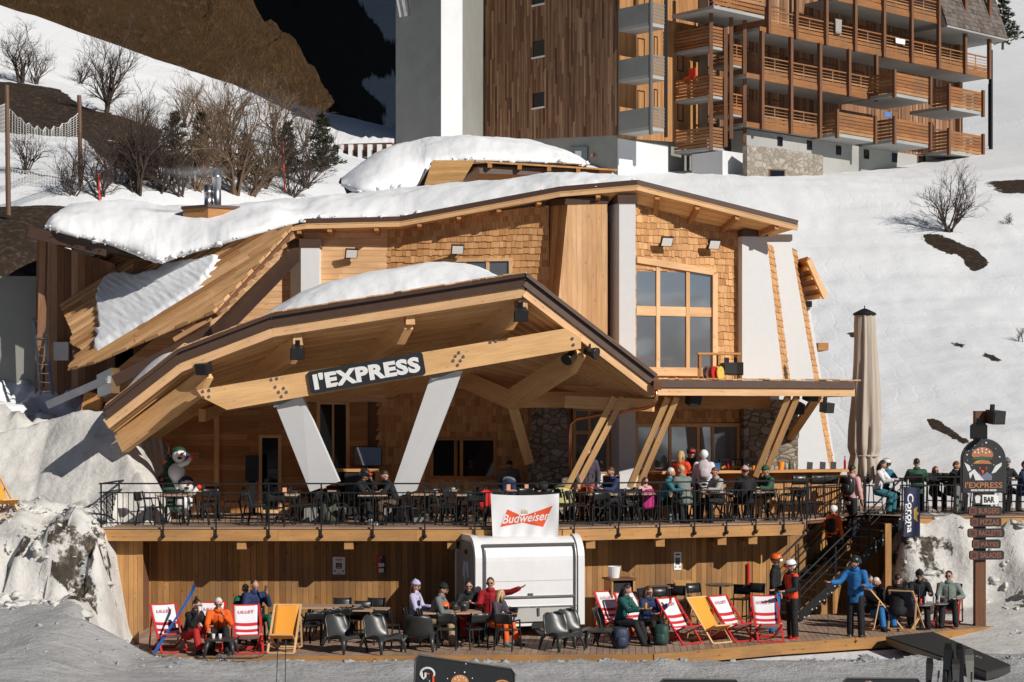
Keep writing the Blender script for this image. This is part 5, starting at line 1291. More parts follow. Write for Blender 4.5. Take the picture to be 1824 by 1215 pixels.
# loudspeakers and spots under the eaves
def speaker(p, aim, label, s=.34, loc=None):
    r = thing('loudspeaker', label, 'loudspeaker', p, 'black loudspeakers under the eaves'); f = V(aim).normalized(); x = f.cross(UP).normalized(); u = x.cross(f)
    m = MB(); k = s/2
    q = [(-1, -1), (1, -1), (.75, 1), (-.75, 1)]; q = [x*(a*k)+f*(b*-k*.8) for a, b in q]
    m.prism([w-u*k*.8 for w in q], u*s*.8); b = m.build('cabinet', 'blackplastic', r)
    m = MB(); m.box(f*(k*.8+.01), (s*.86, .02, s*.66), (x, f, u)); m.build('grille', 'rubber', b)
    m = MB(); m.beam(-f*k*.5+u*k*.7, -f*k*.5+u*(k*.7+.16), .05, .12, x); m.build('bracket', 'black', r)
for x, y, Y, aim, lab in ((530, 628, 45.65, (.1, -1, -.45), 'black loudspeaker at the end of the second canopy rafter, left of the lettered board'), (927, 560, 45.05, (.1, -1, -.45), 'black loudspeaker under the peak of the porch canopy'), (364, 656, 45.8, (-.5, -1, -.3), 'black loudspeaker above the left tip of the tie beam'),
                          (1234, 711, 47.6, (.5, -1, -.4), 'black loudspeaker under the left part of the bar awning'), (1443, 704, 48.7, (.6, -1, -.3), 'black loudspeaker on the front of the awning near its right end'), (1419, 727, 49.6, (.2, -1, -.3), 'black loudspeaker on the double posts under the right end of the awning'), (1472, 726, 53.2, (.7, -1, -.2), 'black loudspeaker mounted on the middle white fin')):
    speaker(W(x, y, Y), aim, lab, .36)
def spot(p, aim, label):
    r = thing('spotlight', label, 'spotlight', p, 'spotlights on the canopy'); f = V(aim).normalized(); m = MB(); m.lathe([(.09, -.14), (.10, 0), (.15, .14), (.155, .2), (.14, .2)], (0, 0, 0), 14, f); m.build('lamp_head', 'blackplastic', r, smooth=True)
    m = MB(); m.beam(V((0, .02, .02)), V((0, .1, .2)), .05, .05); m.build('bracket', 'black', r)
spot(W(1015, 634, 45.9), (-.4, -.6, -.5), 'black spotlight at the right end of the tie beam')
spot(W(1051, 627, 45.8), (.8, -.5, -.25), 'black spotlight on the right rake of the canopy')
# odds and ends left on the awning roof
zr = zA+.34
def onroof(px, back): p = PWn.P(px, 672, -back); return V((p.x, p.y, zr))
r = thing('stand', 'small open wooden stand standing on the awning roof', 'frame', onroof(1318, 1.2))
m = MB()
for sx in (-.5, 0, .5):
    for sy in (-.2, .2): m.beam(V((sx, sy, 0)), V((sx, sy, .68)), .06, .06, Y_)
m.build('legs', 'larch_side', r); m = MB(); m.box((0, 0, .70), (1.12, .5, .05)); m.build('top', 'larch', r)
for k, (px, mt, lab) in enumerate(((1281, 'steel', 'silver cable reel on the awning roof, leftmost of three'), (1290, 'red', 'reddish cable reel between the silver and the yellow one on the awning roof'), (1300, paint('yellow reel', (.7, .5, .1), .5), 'yellow cable reel on the awning roof beside the wooden frame'))):
    m = MB(); q = onroof(px, .75); ax = V((.8, -.6, 0)).normalized(); m.lathe([(.18, 0), (.18, .03), (.08, .035), (.08, .10), (.18, .105), (.18, .135)], (0, 0, .18), 16, ax); o = m.build('cable_reel', mt, None); o.location = q; tag(o, lab, 'cable reel', 'cable reels on the awning roof')
speaker(onroof(1326, .9)+UP*.3, (.3, -1, 0), 'black loudspeaker box standing under the wooden frame on the awning roof', .4)
speaker(onroof(1340, .9)+UP*.3, (-.2, -1, 0), 'second black loudspeaker box on the awning roof, nearest the first white fin', .42)
# ================================================================ upper deck, wall below it, stairs
deck = thing('upper_terrace', 'raised timber terrace with a golden fascia in front of the chalet', 'terrace', (0, 46, 0), world=True)
E = [V((-9.98, 44.6, 0)), V((1.2, 44.6, 0)), V((7.45, 46.95, 0))]
S_b = V((7.34, 47.0, 0)); S_t = V((10.5, 49.55, 0)); s_dir = (S_t-S_b).normalized(); s_w = V((-s_dir.y, s_dir.x, 0))*1.3
R0 = S_t; R1 = V((18.5, 50.3, 0))
dp_ = [E[0], E[1], E[2], E[2]+V((.25, 1.3, 0)), S_t+s_w, S_t, R1, R1+V((0, 6.5, 0)), V((7.0, 55, 0)), V((-9.98, 51.6, 0))]
PD0 = Plane((-10, 44.6, D), X_, Y_)
m = MB(); poly2 = [(p.x+10, p.y-44.6) for p in dp_]
class HPlane(Plane):
    pass
hp = Plane((-10, 44.6, D-.045), X_, Y_); hp.n = V((0, 0, 1))
rng = random.Random(2); y = 0
hull1 = [(0, 0), (11.2, 0), (17.45, 2.35), (17.7, 3.6), (17.7, 10.4), (0, 7.0)]
hull2 = [(17.7, 3.6), (19.75, 5.95), (20.5, 4.95), (28.5, 5.7), (28.5, 12.2), (17.7, 10.4)]
planks(m, hp, hull1, .14, .04, 'u', (), .008, .004, joint=3.5, seed=31); planks(m, hp, hull2, .14, .04, 'u', (), .008, .004, joint=3.5, seed=32)
m.build('deck_boards', 'deckfloor', deck)
m = MB(); m.prism([p+UP*(D-.13) for p in dp_], UP*.07); m.build('sub_deck', 'post', deck)
def fascia(a, b, nm='fascia_board', h=.27, mat='deckedge', par=None):
    m = MB(); L = (b-a).length; s = 0; d = (b-a).normalized(); rng = random.Random(int(L*10))
    while s < L-.05:
        w = min(L-s, rng.uniform(3., 4.6)); m.beam(a+d*s+UP*(D-.06-h/2), a+d*(s+w-.006)+UP*(D-.06-h/2), .06, h); s += w
    return m.build(nm, mat, par or deck)
fascia(E[0]-V((0, .03, 0)), E[1]-V((-.01, .03, 0))); fascia(E[1]-V((-.02, .03, 0)), E[2]-V((0, .03, 0))); fascia(S_t+s_w*.0+V((.1, -.03, 0)), R1-V((0, .03, 0)))
fascia(E[2]+V((.03, .05, 0)), E[2]+V((.25, 1.3, 0)))
fascia(E[0]-V((.03, -.05, 0)), V((-10.01, 51.5, 0)))
# joist heads under the edge
def edge_pt(px, off=0):
    for a, b in ((E[0], E[1]), (E[1], E[2])):
        q = on_plane(px, 900, a, (b-a)); t = (q-a).dot(b-a)/(b-a).length_squared
        if -.02 <= t <= 1.02: n = (b-a).normalized().cross(UP); return V((q.x, q.y, 0))+n*off
    return V((q.x, q.y, 0))
for px in (430, 621, 805, 1053, 1177, 1287, 1342):
    p = edge_pt(px, -.03); m = MB(); m.box(p+V((0, .55, D-.43)), (.22, 1.15, .21), (X_, Y_, UP)); m.build('joist', 'deckedge', deck)
# wall of vertical boards under the deck
lw = thing('terrace_wall', 'wall of vertical stained boards under the upper terrace', 'wall', (0, 46, 0), world=True)
WP = [V((-9.55, 45.85, 0)), V((1.45, 45.85, 0)), V((6.2, 47.65, 0)), V((9.6, 51.0, 0)), V((12.5, 51.3, 0))]
for i in range(4):
    a, b = WP[i], WP[i+1]; pl = Plane(a, b-a); L = (b-a).length; m = MB()
    planks(m, pl, [(0, -.35), (L, -.35), (L, D-.14), (0, D-.14)], .145, .025, 'v', (), .007, .012, seed=40+i); m.build('board_wall', 'deckwall', lw)
    m = MB(); m.prism([pl.at(0, -.35, -.02), pl.at(L, -.35, -.02), pl.at(L, D-.14, -.02), pl.at(0, D-.14, -.02)], -pl.n*.1); m.build('backing', 'post', lw)
pl = Plane((-9.95, 45.0, 0), X_); m = MB(); planks(m, pl, [(0, -.3), (.82, -.3), (.82, D-.34), (0, D-.34)], .118, .025, 'v', (), .006, .008, seed=44)
m.box((-9.08, 44.99, (D-.64)/2), (.13, .05, D-.04), (X_, Y_, UP)); m.box((-9.5, 44.985, D-.31), (.95, .07, .05)); m.build('corner_pier', 'deckedge', lw)
m = MB(); m.bx(-9.95, -9.03, 45.02, 46.0, -.3, D-.34); m.build('pier_core', 'post', lw)
m = MB(); m.bx(PX(1203, 47), PX(1213, 47), 47.0, 47.05, 0, 2.4) if 0 else None
# fire hose pipe and small cupboard door on the wall
pl = Plane(WP[1], WP[2]-WP[1])
m = MB(); a = pl.P(1330, 1003, .1); b = pl.P(1330, 1062, .1); m.tube([a, b], .035, 8); o = m.build('red_pipe', 'red', None); tag(o, 'red upright pipe on the board wall left of the stairs', 'pipe')
cb = thing('wooden_cupboard', 'narrow wooden cupboard with a sloping lid against the board wall between the two bar tables', 'cupboard', pl.P(1208, 1100, .2), world=True)
m = MB(); a = pl.P(1196, 1105, .25); m.prism([pl.P(1196, 1105, .3), pl.P(1221, 1105, .3), pl.P(1221, 1041, .3), pl.P(1196, 1041, .3)], -nC*.25); m.build('body', 'deckwall', cb)
m = MB(); m.prism([pl.P(1192, 1041, .36), pl.P(1224, 1041, .36), pl.P(1224, 1034, .2), pl.P(1192, 1034, .2)], UP*.03); m.prism([pl.P(1192, 1042, .365), pl.P(1224, 1038, .365), pl.P(1224, 1034, .365), pl.P(1192, 1036, .365)], -nC*.04); m.build('lid', 'deckedge', cb)
def poster(px0, py0, px1, py1, label, bits, pl=Plane(WP[0], X_)):
    r = thing('poster', label, 'poster', pl.P((px0+px1)/2, py1, .06), 'posters on the board wall', world=True)
    q = lambda x, y, d: pl.P(px0+(px1-px0)*x, py0+(py1-py0)*y, d)
    m = MB(); m.prism([q(0, 1, .045), q(1, 1, .045), q(1, 0, .045), q(0, 0, .045)], pl.n*.006); m.build('sheet', bits[0], r)
    for k, (x0, y0, x1, y1, c) in enumerate(bits[1:]):
        m = MB(); d = .0535+.0015*k; m.prism([q(x0, y1, d), q(x1, y1, d), q(x1, y0, d), q(x0, y0, d)], pl.n*.001); m.build('print', c, r)
    return r, q
M['pink'] = paint('pale red print', (.62, .18, .14), .7, .1); M['navy'] = paint('navy print', (.02, .028, .075), .7, .1)
M['gold'] = paint('gold print', (.55, .36, .09), .6, .1); M['budred'] = paint('orange red print', (.75, .085, .02), .75, .06); M['burger'] = paint('bun brown print', (.42, .16, .07), .7, .1); M['leafgreen'] = paint('green print', (.03, .10, .05), .7, .1)
poster(593, 992, 615, 1023, 'white printed poster pinned to the board wall, left of the red poster', ['signwhite', (.2, .1, .8, .16, 'pink'), (.3, .2, .7, .24, 'pink'), (.26, .34, .74, .66, 'signblack'), (.34, .40, .66, .5, 'burger'), (.34, .56, .66, .6, 'concrete_light'), (.1, .76, .24, .84, 'navy'), (.76, .76, .9, .84, 'navy'), (.3, .9, .7, .94, 'pink')])
poster(671, 990, 687, 1021, 'red and navy poster on the board wall left of the white trailer', ['navy', (0, 0, .5, 1, 'red'), (.2, .42, .85, .62, 'whitecloth'), (.25, .72, .8, .95, 'signwhite'), (.4, .02, .6, .12, 'gold')])
poster(1199, 983, 1212, 1015, 'narrow white poster with a dark portrait on the board wall right of the trailer', ['signwhite', (.2, .1, .8, .18, 'signblack'), (.2, .32, .8, .7, 'signblack'), (.38, .36, .62, .5, 'burger'), (.1, .8, .3, .86, 'navy'), (.7, .8, .9, .86, 'navy')], Plane(WP[1], WP[2]-WP[1]))
# ---------------------------------------------------------------- railings
def railing(name, label, runs, posts, ball=True, z=D):
    r = thing(name, label, 'railing', (runs[0][0].x, runs[0][0].y, z), world=True)
    m = MB()
    for a, b in runs: m.beam(a+UP*(z+1.06), b+UP*(z+1.06), .06, .035)
    m.build('handrail', 'black', r)
    m = MB()
    for a, b in runs: m.beam(a+UP*(z+.84), b+UP*(z+.84), .02, .03); m.beam(a+UP*(z+.11), b+UP*(z+.11), .02, .03)
    m.build('cross_rails', 'black', r)
    for p in posts:
        m = MB(); m.beam(p+UP*(z+.03-(.25 if ball else 0)), p+UP*(z+1.05), .035, .035, Y_)
        if ball: m.ball(p+UP*(z-.21)-Y_*.03, .055, 10, 6)
        m.build('post', 'black', r)
    for a, b in runs:
        d = (b-a).normalized(); L = (b-a).length; n = int(L/.13); per = 14
        for g in range(0, n, per):
            m = MB()
            for k in range(g, min(n, g+per)): p = a+d*(.06+k*.13); m.box(p+UP*(z+.475), (.017, .017, .72))
            m.build('balusters', 'black', r)
    return r
Eo = [E[0]+V((0, -.10, 0)), E[1]+V((.02, -.10, 0)), E[2]+V((.05, -.10, 0))]
pxs = (292, 386, 480, 573, 665, 757, 846, 1020, 1099, 1172, 1234, 1291, 1343, 1393)
railing('terrace_railing', 'long black steel railing along the front edge of the upper terrace', [(Eo[0], Eo[1]), (Eo[1], Eo[2])], [Eo[0]+V((.05, 0, 0))]+[edge_pt(p, .10) for p in pxs]+[Eo[2]])
railing('terrace_railing', 'short black railing closing the left end of the upper terrace', [(V((-9.9, 44.6, 0)), V((-9.9, 48.2, 0)))], [V((-9.9, 46.4, 0)), V((-9.9, 48.2, 0))], False)
railing('terrace_railing', 'black railing along the right part of the upper terrace behind the totem sign', [(S_t+V((.12, -.02, 0)), R1)], [S_t+V((.12, -.02, 0))+(R1-S_t)*(k/6) for k in range(7)], False)
railing('terrace_railing', 'short black railing between the terrace corner and the stair head', [(E[2]+V((.05, 0, 0)), E[2]+V((.3, 1.3, 0))), (E[2]+V((.3, 1.3, 0)), S_t+s_w+V((-.1, .1, 0)))], [E[2]+V((.3, 1.3, 0))], False)
# ---------------------------------------------------------------- stairs
M['rubberseal'] = paint('grey rubber seal', (.09, .09, .088), .4, .1)
st = thing('steel_staircase', 'black steel stairs with open treads climbing to the upper terrace', 'staircase', S_b, world=True)
N_ = 14; rise = D/N_; run = (S_t-S_b).length/N_
for side in (0, 1):
    o = s_w*side; m = MB(); a = S_b+o; b = S_t+o
    q = [a+UP*-.02, a+UP*.28+s_dir*.0, b+UP*(D+.02), b+UP*(D-.3)]; th = s_w.normalized()*(.02 if side else -.02)
    m.prism(q, th, s_dir); s_ = m.build('stringer', 'black', st)
    if not side:
        m = MB()
        for k in range(N_): p = S_b+s_dir*(run*(k+.55))+UP*(rise*(k+.62))-s_w.normalized()*.024; m.box(p, (.03, .03, .03)); m.box(p+s_dir*.17+UP*.02, (.03, .03, .03))
        m.build('bolts', 'signwhite', s_)
    m = MB(); h = 1.0; a1 = a+UP*(h*.98)-s_dir*.2; m.tube([a-s_dir*.25+UP*.55, a-s_dir*.35+UP*.92, a1, b+UP*(D+h+.02), b+s_dir*.3+UP*(D+h+.04)], .024, 8); m.build('handrail', 'black', st)
    m = MB(); m.tube([a+UP*.62, b+UP*(D+.62)], .013, 6); m.tube([a+UP*.8, b+UP*(D+.8)], .013, 6); m.build('knee_rails', 'black', st)
    for t in (0, .34, .67, 1):
        p = a.lerp(b, t)+UP*(D*t); m = MB(); m.beam(p, p+UP*1.0, .04, .04, Y_); m.build('baluster_post', 'black', st)
for k in range(N_-1):
    m = MB(); p = S_b+s_dir*(run*(k+.6))+s_w*.5+UP*(rise*(k+1)); m.box(p, (.25, 1.24, .03), (s_dir, s_w.normalized(), UP)); t_ = m.build('tread', 'black', st)
    m = MB(); m.box(p-s_dir*.128+UP*.002, (.02, 1.24, .042), (s_dir, s_w.normalized(), UP)); m.build('nosing', 'rubberseal', t_)
m = MB(); q = S_t+UP*0; m.beam(V((9.95, 48.75, -.2)), V((9.95, 48.75, D-.15)), .16, .16, Y_); m.build('support_post', 'deckedge', lw)
# ---------------------------------------------------------------- lower terrace
lt = thing('lower_terrace', 'low boarded sun terrace with a fascia board beside the snow', 'terrace', (0, 42, 0), world=True)
LP = [(-8.3, 41.0), (-7.5, 40.15), (3.1, 40.6), (6.2, 42.6), (9.2, 44.1), (12.55, 46.4), (12.6, 48.2), (9, 49.2), (1.4, 45.9), (-9.3, 45.9)]
hp2 = Plane((0, 0, -.045), V((.06, 1, 0)).normalized(), V((-1, .06, 0)).normalized()); hp2.n = UP
to = lambda x, y: (V((x, y, 0)).dot(hp2.u), V((x, y, 0)).dot(hp2.v))
m = MB()
for hull in ([LP[0], LP[1], LP[2], (1.4, 45.9), (-9.3, 45.9)], [LP[2], LP[3], (7.5, 48.5), (1.4, 45.9)], [LP[3], LP[4], LP[5], LP[6], LP[7], (7.5, 48.5)]):
    planks(m, hp2, [to(*p) for p in hull], .145, .04, 'u', (), .01, .004, joint=4, seed=51)
m.build('deck_boards', 'deckfloor', lt)
m = MB(); m.prism([V((x, y, -.2)) for x, y in LP], UP*.145); m.build('sub_deck', 'post', lt)
for i in range(0, 6):
    a, b = V((*LP[i], -.13)), V((*LP[i+1], -.13)); n = (b-a).normalized().cross(UP)
    m = MB(); m.beam(a+n*.03, b+n*.03, .055, .27); m.build('fascia_board', 'deckwall', lt)
rp = thing('ramp', 'dark ramp covered in black matting leading down from the lower terrace to the snow', 'ramp', W(1690, 1170, 43), world=True)
m = MB(); q = [W(1578, 1141, 43.6), W(1662, 1132, 44.6), W(1800, 1196, 38.4), W(1757, 1213, 37.4)]; q = [V((p.x, p.y, z)) for p, z in zip(q, (.03, .03, .06, .06))]
m.prism(q, UP*-.03); m.build('matting', 'rubber', rp)
m = MB(); m.prism([p-UP*.035 for p in q], UP*-.15, q[3]-q[0]); m.build('ramp_body', 'charcoal', rp)
# ---------------------------------------------------------------- white food trailer
ft = thing('food_trailer', 'white rounded food trailer with closed hatch standing against the board wall', 'trailer', W(940, 1118, 43.9), world=True)
tO = W(846, 1118, 43.4); tO.z = 0; tu_ = V((math.cos(R(17)), math.sin(R(17)), 0)); tb_ = V((-tu_.y, tu_.x, 0)); TL = 2.72
def prof(g=0., n=9):
    z0, z1, d, r = .26, 2.36, 1.75, .5; pts = [(-g, z0)]
    for k in range(n+1): a = R(180-90*k/n); pts.append((r+(r+g)*math.cos(a), z1-.55+(.55+g)*math.sin(a)))
    for k in range(n+1): a = R(90-90*k/n); pts.append((d-r+(r+g)*math.cos(a), z1-.55+(.55+g)*math.sin(a)))
    return pts+[(d+g, z0)]
def extr(m, u0, u1, g): m.prism([tO+tu_*u0+tb_*a+UP*b for a, b in prof(g)], tu_*(u1-u0))
m = MB(); extr(m, .04, TL-.04, 0); m.build('body', 'whitegloss', ft)
for u0 in (0, TL-.16):
    m = MB(); P0 = prof(.05); P1 = prof(-.10); q = len(P0)
    for u in (u0, u0+.16):
        for pp_ in (P0, P1):
            m.v += [tuple(tO+tu_*u+tb_*a+UP*b) for a, b in pp_]
    for i in range(q-1):
        m.face([i, i+1, q+i+1, q+i]); m.face([2*q+i, 3*q+i, 3*q+i+1, 2*q+i+1]); m.face([i, 2*q+i, 2*q+i+1, i+1]); m.face([q+i, q+i+1, 3*q+i+1, 3*q+i])
    m.build('end_rim', 'whitegloss', ft)
fp = Plane(tO, tu_)
def fpan(m, u0, z0, u1, z1, d0, d1): m.prism([fp.at(u0, z0, d0), fp.at(u1, z0, d0), fp.at(u1, z1, d0), fp.at(u0, z1, d0)], fp.n*(d1-d0))
m = MB(); fpan(m, .27, .98, TL-.3, 1.81, .004, .03); ht = m.build('hatch', 'whitegloss', ft)
m = MB()
for k in range(8):   # hatch bending over the shoulder
    P = prof(.03); a, b = P[1+k], P[2+k]
    if b[1] > 2.16: break
    m.prism([tO+tu_*u+tb_*q[0]+UP*q[1] for u, q in ((.27, a), (TL-.3, a), (TL-.3, b), (.27, b))], -(tb_*.3+UP*-.1)*-.05)
m.build('hatch_shoulder', 'whitegloss', ht)
M['rubberseal'] = paint('grey rubber seal', (.09, .09, .088), .4, .1)
m = MB(); P = prof(.035); k = max(i for i in range(10) if P[1+i][1] <= 2.2); q = P[1+k]; m.beam(tO+tu_*.2+tb_*q[0]+UP*q[1], tO+tu_*(TL-.22)+tb_*q[0]+UP*q[1], .07, .06)
for u in (.22, TL-.24):
    pts = [tO+tu_*u+tb_*(-.03)+UP*.35]+[tO+tu_*u+tb_*a+UP*b for a, b in P[1:2+k]]; m.tube(pts, .022, 6)
m.build('rubber_seal', 'rubberseal', ft)
m = MB(); fpan(m, .27, .94, TL-.26, .985, .03, .055); fpan(m, .27, .70, TL-.2, .73, .0, .03); m.build('trim_rail', 'steel', ft)
m = MB(); m.prism([fp.at(.3, .69, .03), fp.at(TL-.3, .69, .03), fp.at(TL-.62, .37, .05), fp.at(.6, .37, .05)], fp.n*.02); m.build('folded_counter', paint('brushed counter flap', (.42, .41, .39), .45, .1, scale=3), ft)
for u in (1.55, TL-.33):
    m = MB(); fpan(m, u-.025, .5, u+.025, .69, .055, .09); m.build('bracket', 'rubberseal', ft)
m = MB(); c = fp.at(1.75, .2, .012); arc = [c+tu_*(.36*math.cos(a))+UP*(.30*math.sin(a)) for a in [R(180*i/14) for i in range(15)]]; m.prism(arc, fp.n*.01); m.build('wheel_arch', 'rubber', ft)
m = MB(); m.lathe([(.1, -.08), (.29, -.08), (.31, -.04), (.31, .04), (.29, .08), (.1, .08)], tO+tu_*1.75+tb_*.12+UP*.31, 24, fp.n); w_ = m.build('wheel', 'rubber', ft)
m = MB(); m.lathe([(.05, .0), (.18, .0), (.19, .02), (.06, .05)], tO+tu_*1.75+tb_*.03+UP*.31, 20, fp.n); m.build('rim', 'steel', w_)
m = MB(); e_ = [tO-tu_*.006+tb_*a+UP*b for a, b in prof(-.12)]; m.prism(e_, tu_*.03); m.build('end_panel', paint('grey end panel', (.30, .285, .26), .45, .08), ft)
m = MB(); a = tO-tu_*.012+tb_*.75
m.box(a+UP*2.0, (.02, .2, .1), (tu_, tb_, UP)); m.build('vent', 'rubber', ft)
m = MB(); fpan(m, .27, 1.33, TL-.3, 1.336, .03, .033); fpan(m, 1.3, .99, 1.42, 1.04, .03, .06); fpan(m, .05, .5, TL-.05, .508, .001, .006); m.build('seams_and_latch', 'rubberseal', ft)
m = MB(); m.beam(a+UP*.5, a+UP*1.78, .08, .03, tb_); m.build('door_strip', 'whitegloss', ft)
m = MB(); m.beam(a+UP*1.4+tb_*-.22, a+UP*1.75+tb_*-.12, .02, .1, tb_); m.beam(a+UP*1.4+tb_*.22, a+UP*1.75+tb_*.12, .02, .1, tb_); m.build('reflector', 'concrete_light', ft)
# ---------------------------------------------------------------- flags
def cloth_map(tl, tr, br, bl, sag, n, fold):
    def f(u, v):
        t = tl.lerp(tr, u); b = bl.lerp(br, u); p = t.lerp(b, v)
        p = p-UP*(sag*4*u*(1-u)*(1-v)); return p+n*(fold(u, v))
    return f
bf = thing('banner', 'white cloth banner with an orange red bow tie emblem hung over the terrace railing', 'banner', W(935, 965, 44.35), world=True)
nb = V((0, -1, 0)); Yb_ = 44.40
fm = cloth_map(W(874, 880, Yb_), W(996, 879, Yb_), W(994, 961, Yb_-.02), W(878, 964, Yb_-.02), .04, nb, lambda u, v: .02+.035*math.sin(9*u*(1-v*.5)+2*v)*math.exp(-3*u)*(1-.3*v)+.03*math.sin(14*(1-u)+3*v)*math.exp(-5*(1-u))+.012*math.sin(26*u+5*v)*v)
def cloth(m, f, u0, v0, u1, v1, nu, nv, off): m.sheet(lambda a, b: f(u0+(u1-u0)*a, v0+(v1-v0)*b)+nb*off, nu, nv)
m = MB(); cloth(m, fm, 0, 0, 1, 1, 60, 40, 0); o = m.build('cloth', 'whitecloth', bf, smooth=True, recalc=False)
def flatshape(f, pts, mat, off, par, name='print', sub=14):
    """polygon in cloth (u,v) cut into small faces that follow the folds"""
    m = MB(); us = [p[0] for p in pts]; lo, hi = min(us), max(us)
    for k in range(sub):
        a, b = lo+(hi-lo)*k/sub, lo+(hi-lo)*(k+1)/sub; s = clip(clip(pts, -1, 0, -a), 1, 0, b)
        vs = [q[1] for q in s] or [0]
        for j in range(6):
            c, d = min(vs)+(max(vs)-min(vs))*j/6, min(vs)+(max(vs)-min(vs))*(j+1)/6; t = clip(clip(s, 0, -1, -c), 0, 1, d)
            if area(t) > 1e-7: m.poly([f(*q)+nb*off for q in t])
    return m.build(name, mat, par, recalc=False)
def bt(x, y): return ((x-160)/1480, (y-130)/1030)
tie1 = [bt(515, 450), bt(840, 605), bt(840, 750), bt(345, 845)]; tie2 = [bt(840, 605), bt(1505, 390), bt(1300, 862), bt(840, 750)]
flatshape(fm, tie1, 'budred', .006, bf); flatshape(fm, tie2, 'budred', .006, bf)
for k in range(5): flatshape(fm, [bt(810+k*32, 525), bt(826+k*32, 525), bt(822+k*32, 470-(2-abs(k-2))*14), bt(814+k*32, 470-(2-abs(k-2))*14)], 'gold', .006, bf, 'crown_print', 2)
flatshape(fm, [bt(800, 545), bt(960, 545), bt(960, 528), bt(800, 528)], 'gold', .006, bf, 'crown_print', 3)
def on_cloth(txt, f, u0, v0, u1, v1, mat, off, par, n, rot=False, **k):
    me = text_mesh(txt, 1, 0.0, **k); xs = [v.co.x for v in me.vertices]; ys = [v.co.y for v in me.vertices]; x0, x1, y0, y1 = min(xs), max(xs), min(ys), max(ys)
    for v in me.vertices:
        a = (v.co.x-x0)/(x1-x0); b = (v.co.y-y0)/(y1-y0)
        if rot: u = u0+(u1-u0)*b; w = v0+(v1-v0)*a
        else: u = u0+(u1-u0)*a; w = v1+(v0-v1)*b-(.07*a if n else 0)
        v.co = f(u, w)+nb*off
    me.materials.clear(); me.materials.append(M[mat]); me.name = 'lettering'
    o = bpy.data.objects.new('lettering', me); COL.objects.link(o); o.parent = par; o.matrix_parent_inverse = Matrix.Translation(-V(par.location)); return o
a, b = bt(385, 545), bt(1440, 745)
on_cloth('Budweiser', fm, a[0], a[1]+.03, b[0], b[1]+.03, 'signwhite', .012, bf, 1, bold=.012, shear=.35)
cf = thing('banner', 'narrow navy banner with gold and white lettering hung at the stair head', 'banner', W(1624, 958, 49.2), world=True)
Yc = 49.0
fc = cloth_map(W(1609, 867, Yc), W(1638, 869, Yc), W(1638, 956, Yc), W(1609, 956, Yc), .0, nb, lambda u, v: .03+.03*math.sin(6*u+2*v))
m = MB(); cloth(m, fc, 0, 0, 1, 1, 20, 30, 0); m.build('cloth', 'navy', cf, smooth=True, recalc=False)
on_cloth('Corona', fc, .22, .13, .62, .92, 'signwhite', .008, cf, 0, True, bold=.02)
on_cloth('EXTRA', fc, .08, .34, .22, .75, 'signwhite', .008, cf, 0, True, bold=.02)
flatshape(fc, [(.64, .44), (.86, .38), (.82, .48), (.94, .52), (.82, .58), (.86, .70), (.64, .64)], 'gold', .008, cf, 'crown_print', 4)
# ---------------------------------------------------------------- totem sign
YT = 46.1; XT = PX(1746, YT)
tt = thing('totem_sign', 'tall wooden signpost with an arched burger board, arrow boards and two loudspeakers', 'sign', (XT, YT, 0), world=True)
tp = Plane((XT, YT-.12, 0), V((1, .10, 0)))
m = MB(); m.bx(XT-.13, XT+.13, YT-.05, YT+.2, -.1, PZ(732, YT)); m.build('post', 'post', tt)
def tpt(px, py, d=0): return tp.P(px, py, d)
arch = [tpt(1715, 877), tpt(1715, 822)]+[tpt(1753.5-38.5*math.cos(a), 820-38*math.sin(a)) for a in [R(180*i/16) for i in range(17)]][1:-1]+[tpt(1792, 822), tpt(1792, 877)]
m = MB(); m.prism(arch, -tp.n*.14); ab = m.build('arched_board', 'signblack', tt)
m = MB(); sc = V((0, 0, 0)); cen = tpt(1753.5, 830); big = [cen+(p-cen)*1.025 for p in arch]; m.prism([p-tp.n*.03 for p in big], -tp.n*.12); m.build('board_rim', paint('grey board rim', (.16, .17, .17), .5), ab)
def art(pts, mat, d=.004, par=None, name='print', plane=None):
    m = MB(); P_ = plane or tpt; m.prism([P_(x, y, d) for x, y in pts], (tp.n if plane is None else nb)*.004); return m.build(name, mat, par or ab)
cv = lambda x, y: (1690+x*134/904, 720+y*180/1215)
def el(cx, cy, rx, ry, a0=0, a1=360, n=18): return [cv(cx+rx*math.cos(R(a0+(a1-a0)*i/n)), cy-ry*math.sin(R(a0+(a1-a0)*i/n))) for i in range(n+(0 if a1-a0 >= 360 else 1))]
art(el(404, 615, 130, 98, 0, 180)+[cv(290, 640), cv(404, 628), cv(520, 640)], 'burger')
for x, y in ((312, 578), (350, 548), (398, 538), (450, 545), (485, 575), (355, 583), (400, 568), (442, 585)): art(el(x, y, 9, 10, n=8), 'signwhite', .009)
art([cv(265, 660), cv(320, 640), cv(400, 625), (cv(480, 640)), cv(540, 655), cv(500, 668), cv(300, 668)], 'leafgreen', .006)
art([cv(290, 720), cv(310, 690), cv(400, 668), cv(480, 680), cv(520, 720), cv(400, 716)], 'burger', .007); art([cv(310, 690), cv(380, 670), cv(340, 705)], 'gold', .012)
M['slate'] = paint('slate blue print', (.16, .17, .26), .7, .1)
art([cv(240, 830), cv(305, 780), cv(425, 915), cv(318, 915), cv(290, 830), cv(255, 900)], 'concrete_light', .006); art([cv(345, 810), cv(400, 860), cv(460, 815), cv(520, 860), cv(515, 915), cv(425, 915)], 'slate', .006)
art([cv(362, 760), cv(378, 755), cv(372, 800)], 'budred', .012); art([cv(440, 755), cv(456, 760), cv(445, 800)], 'budred', .012); art([cv(385, 795), cv(425, 795), cv(405, 850)], 'budred', .012)
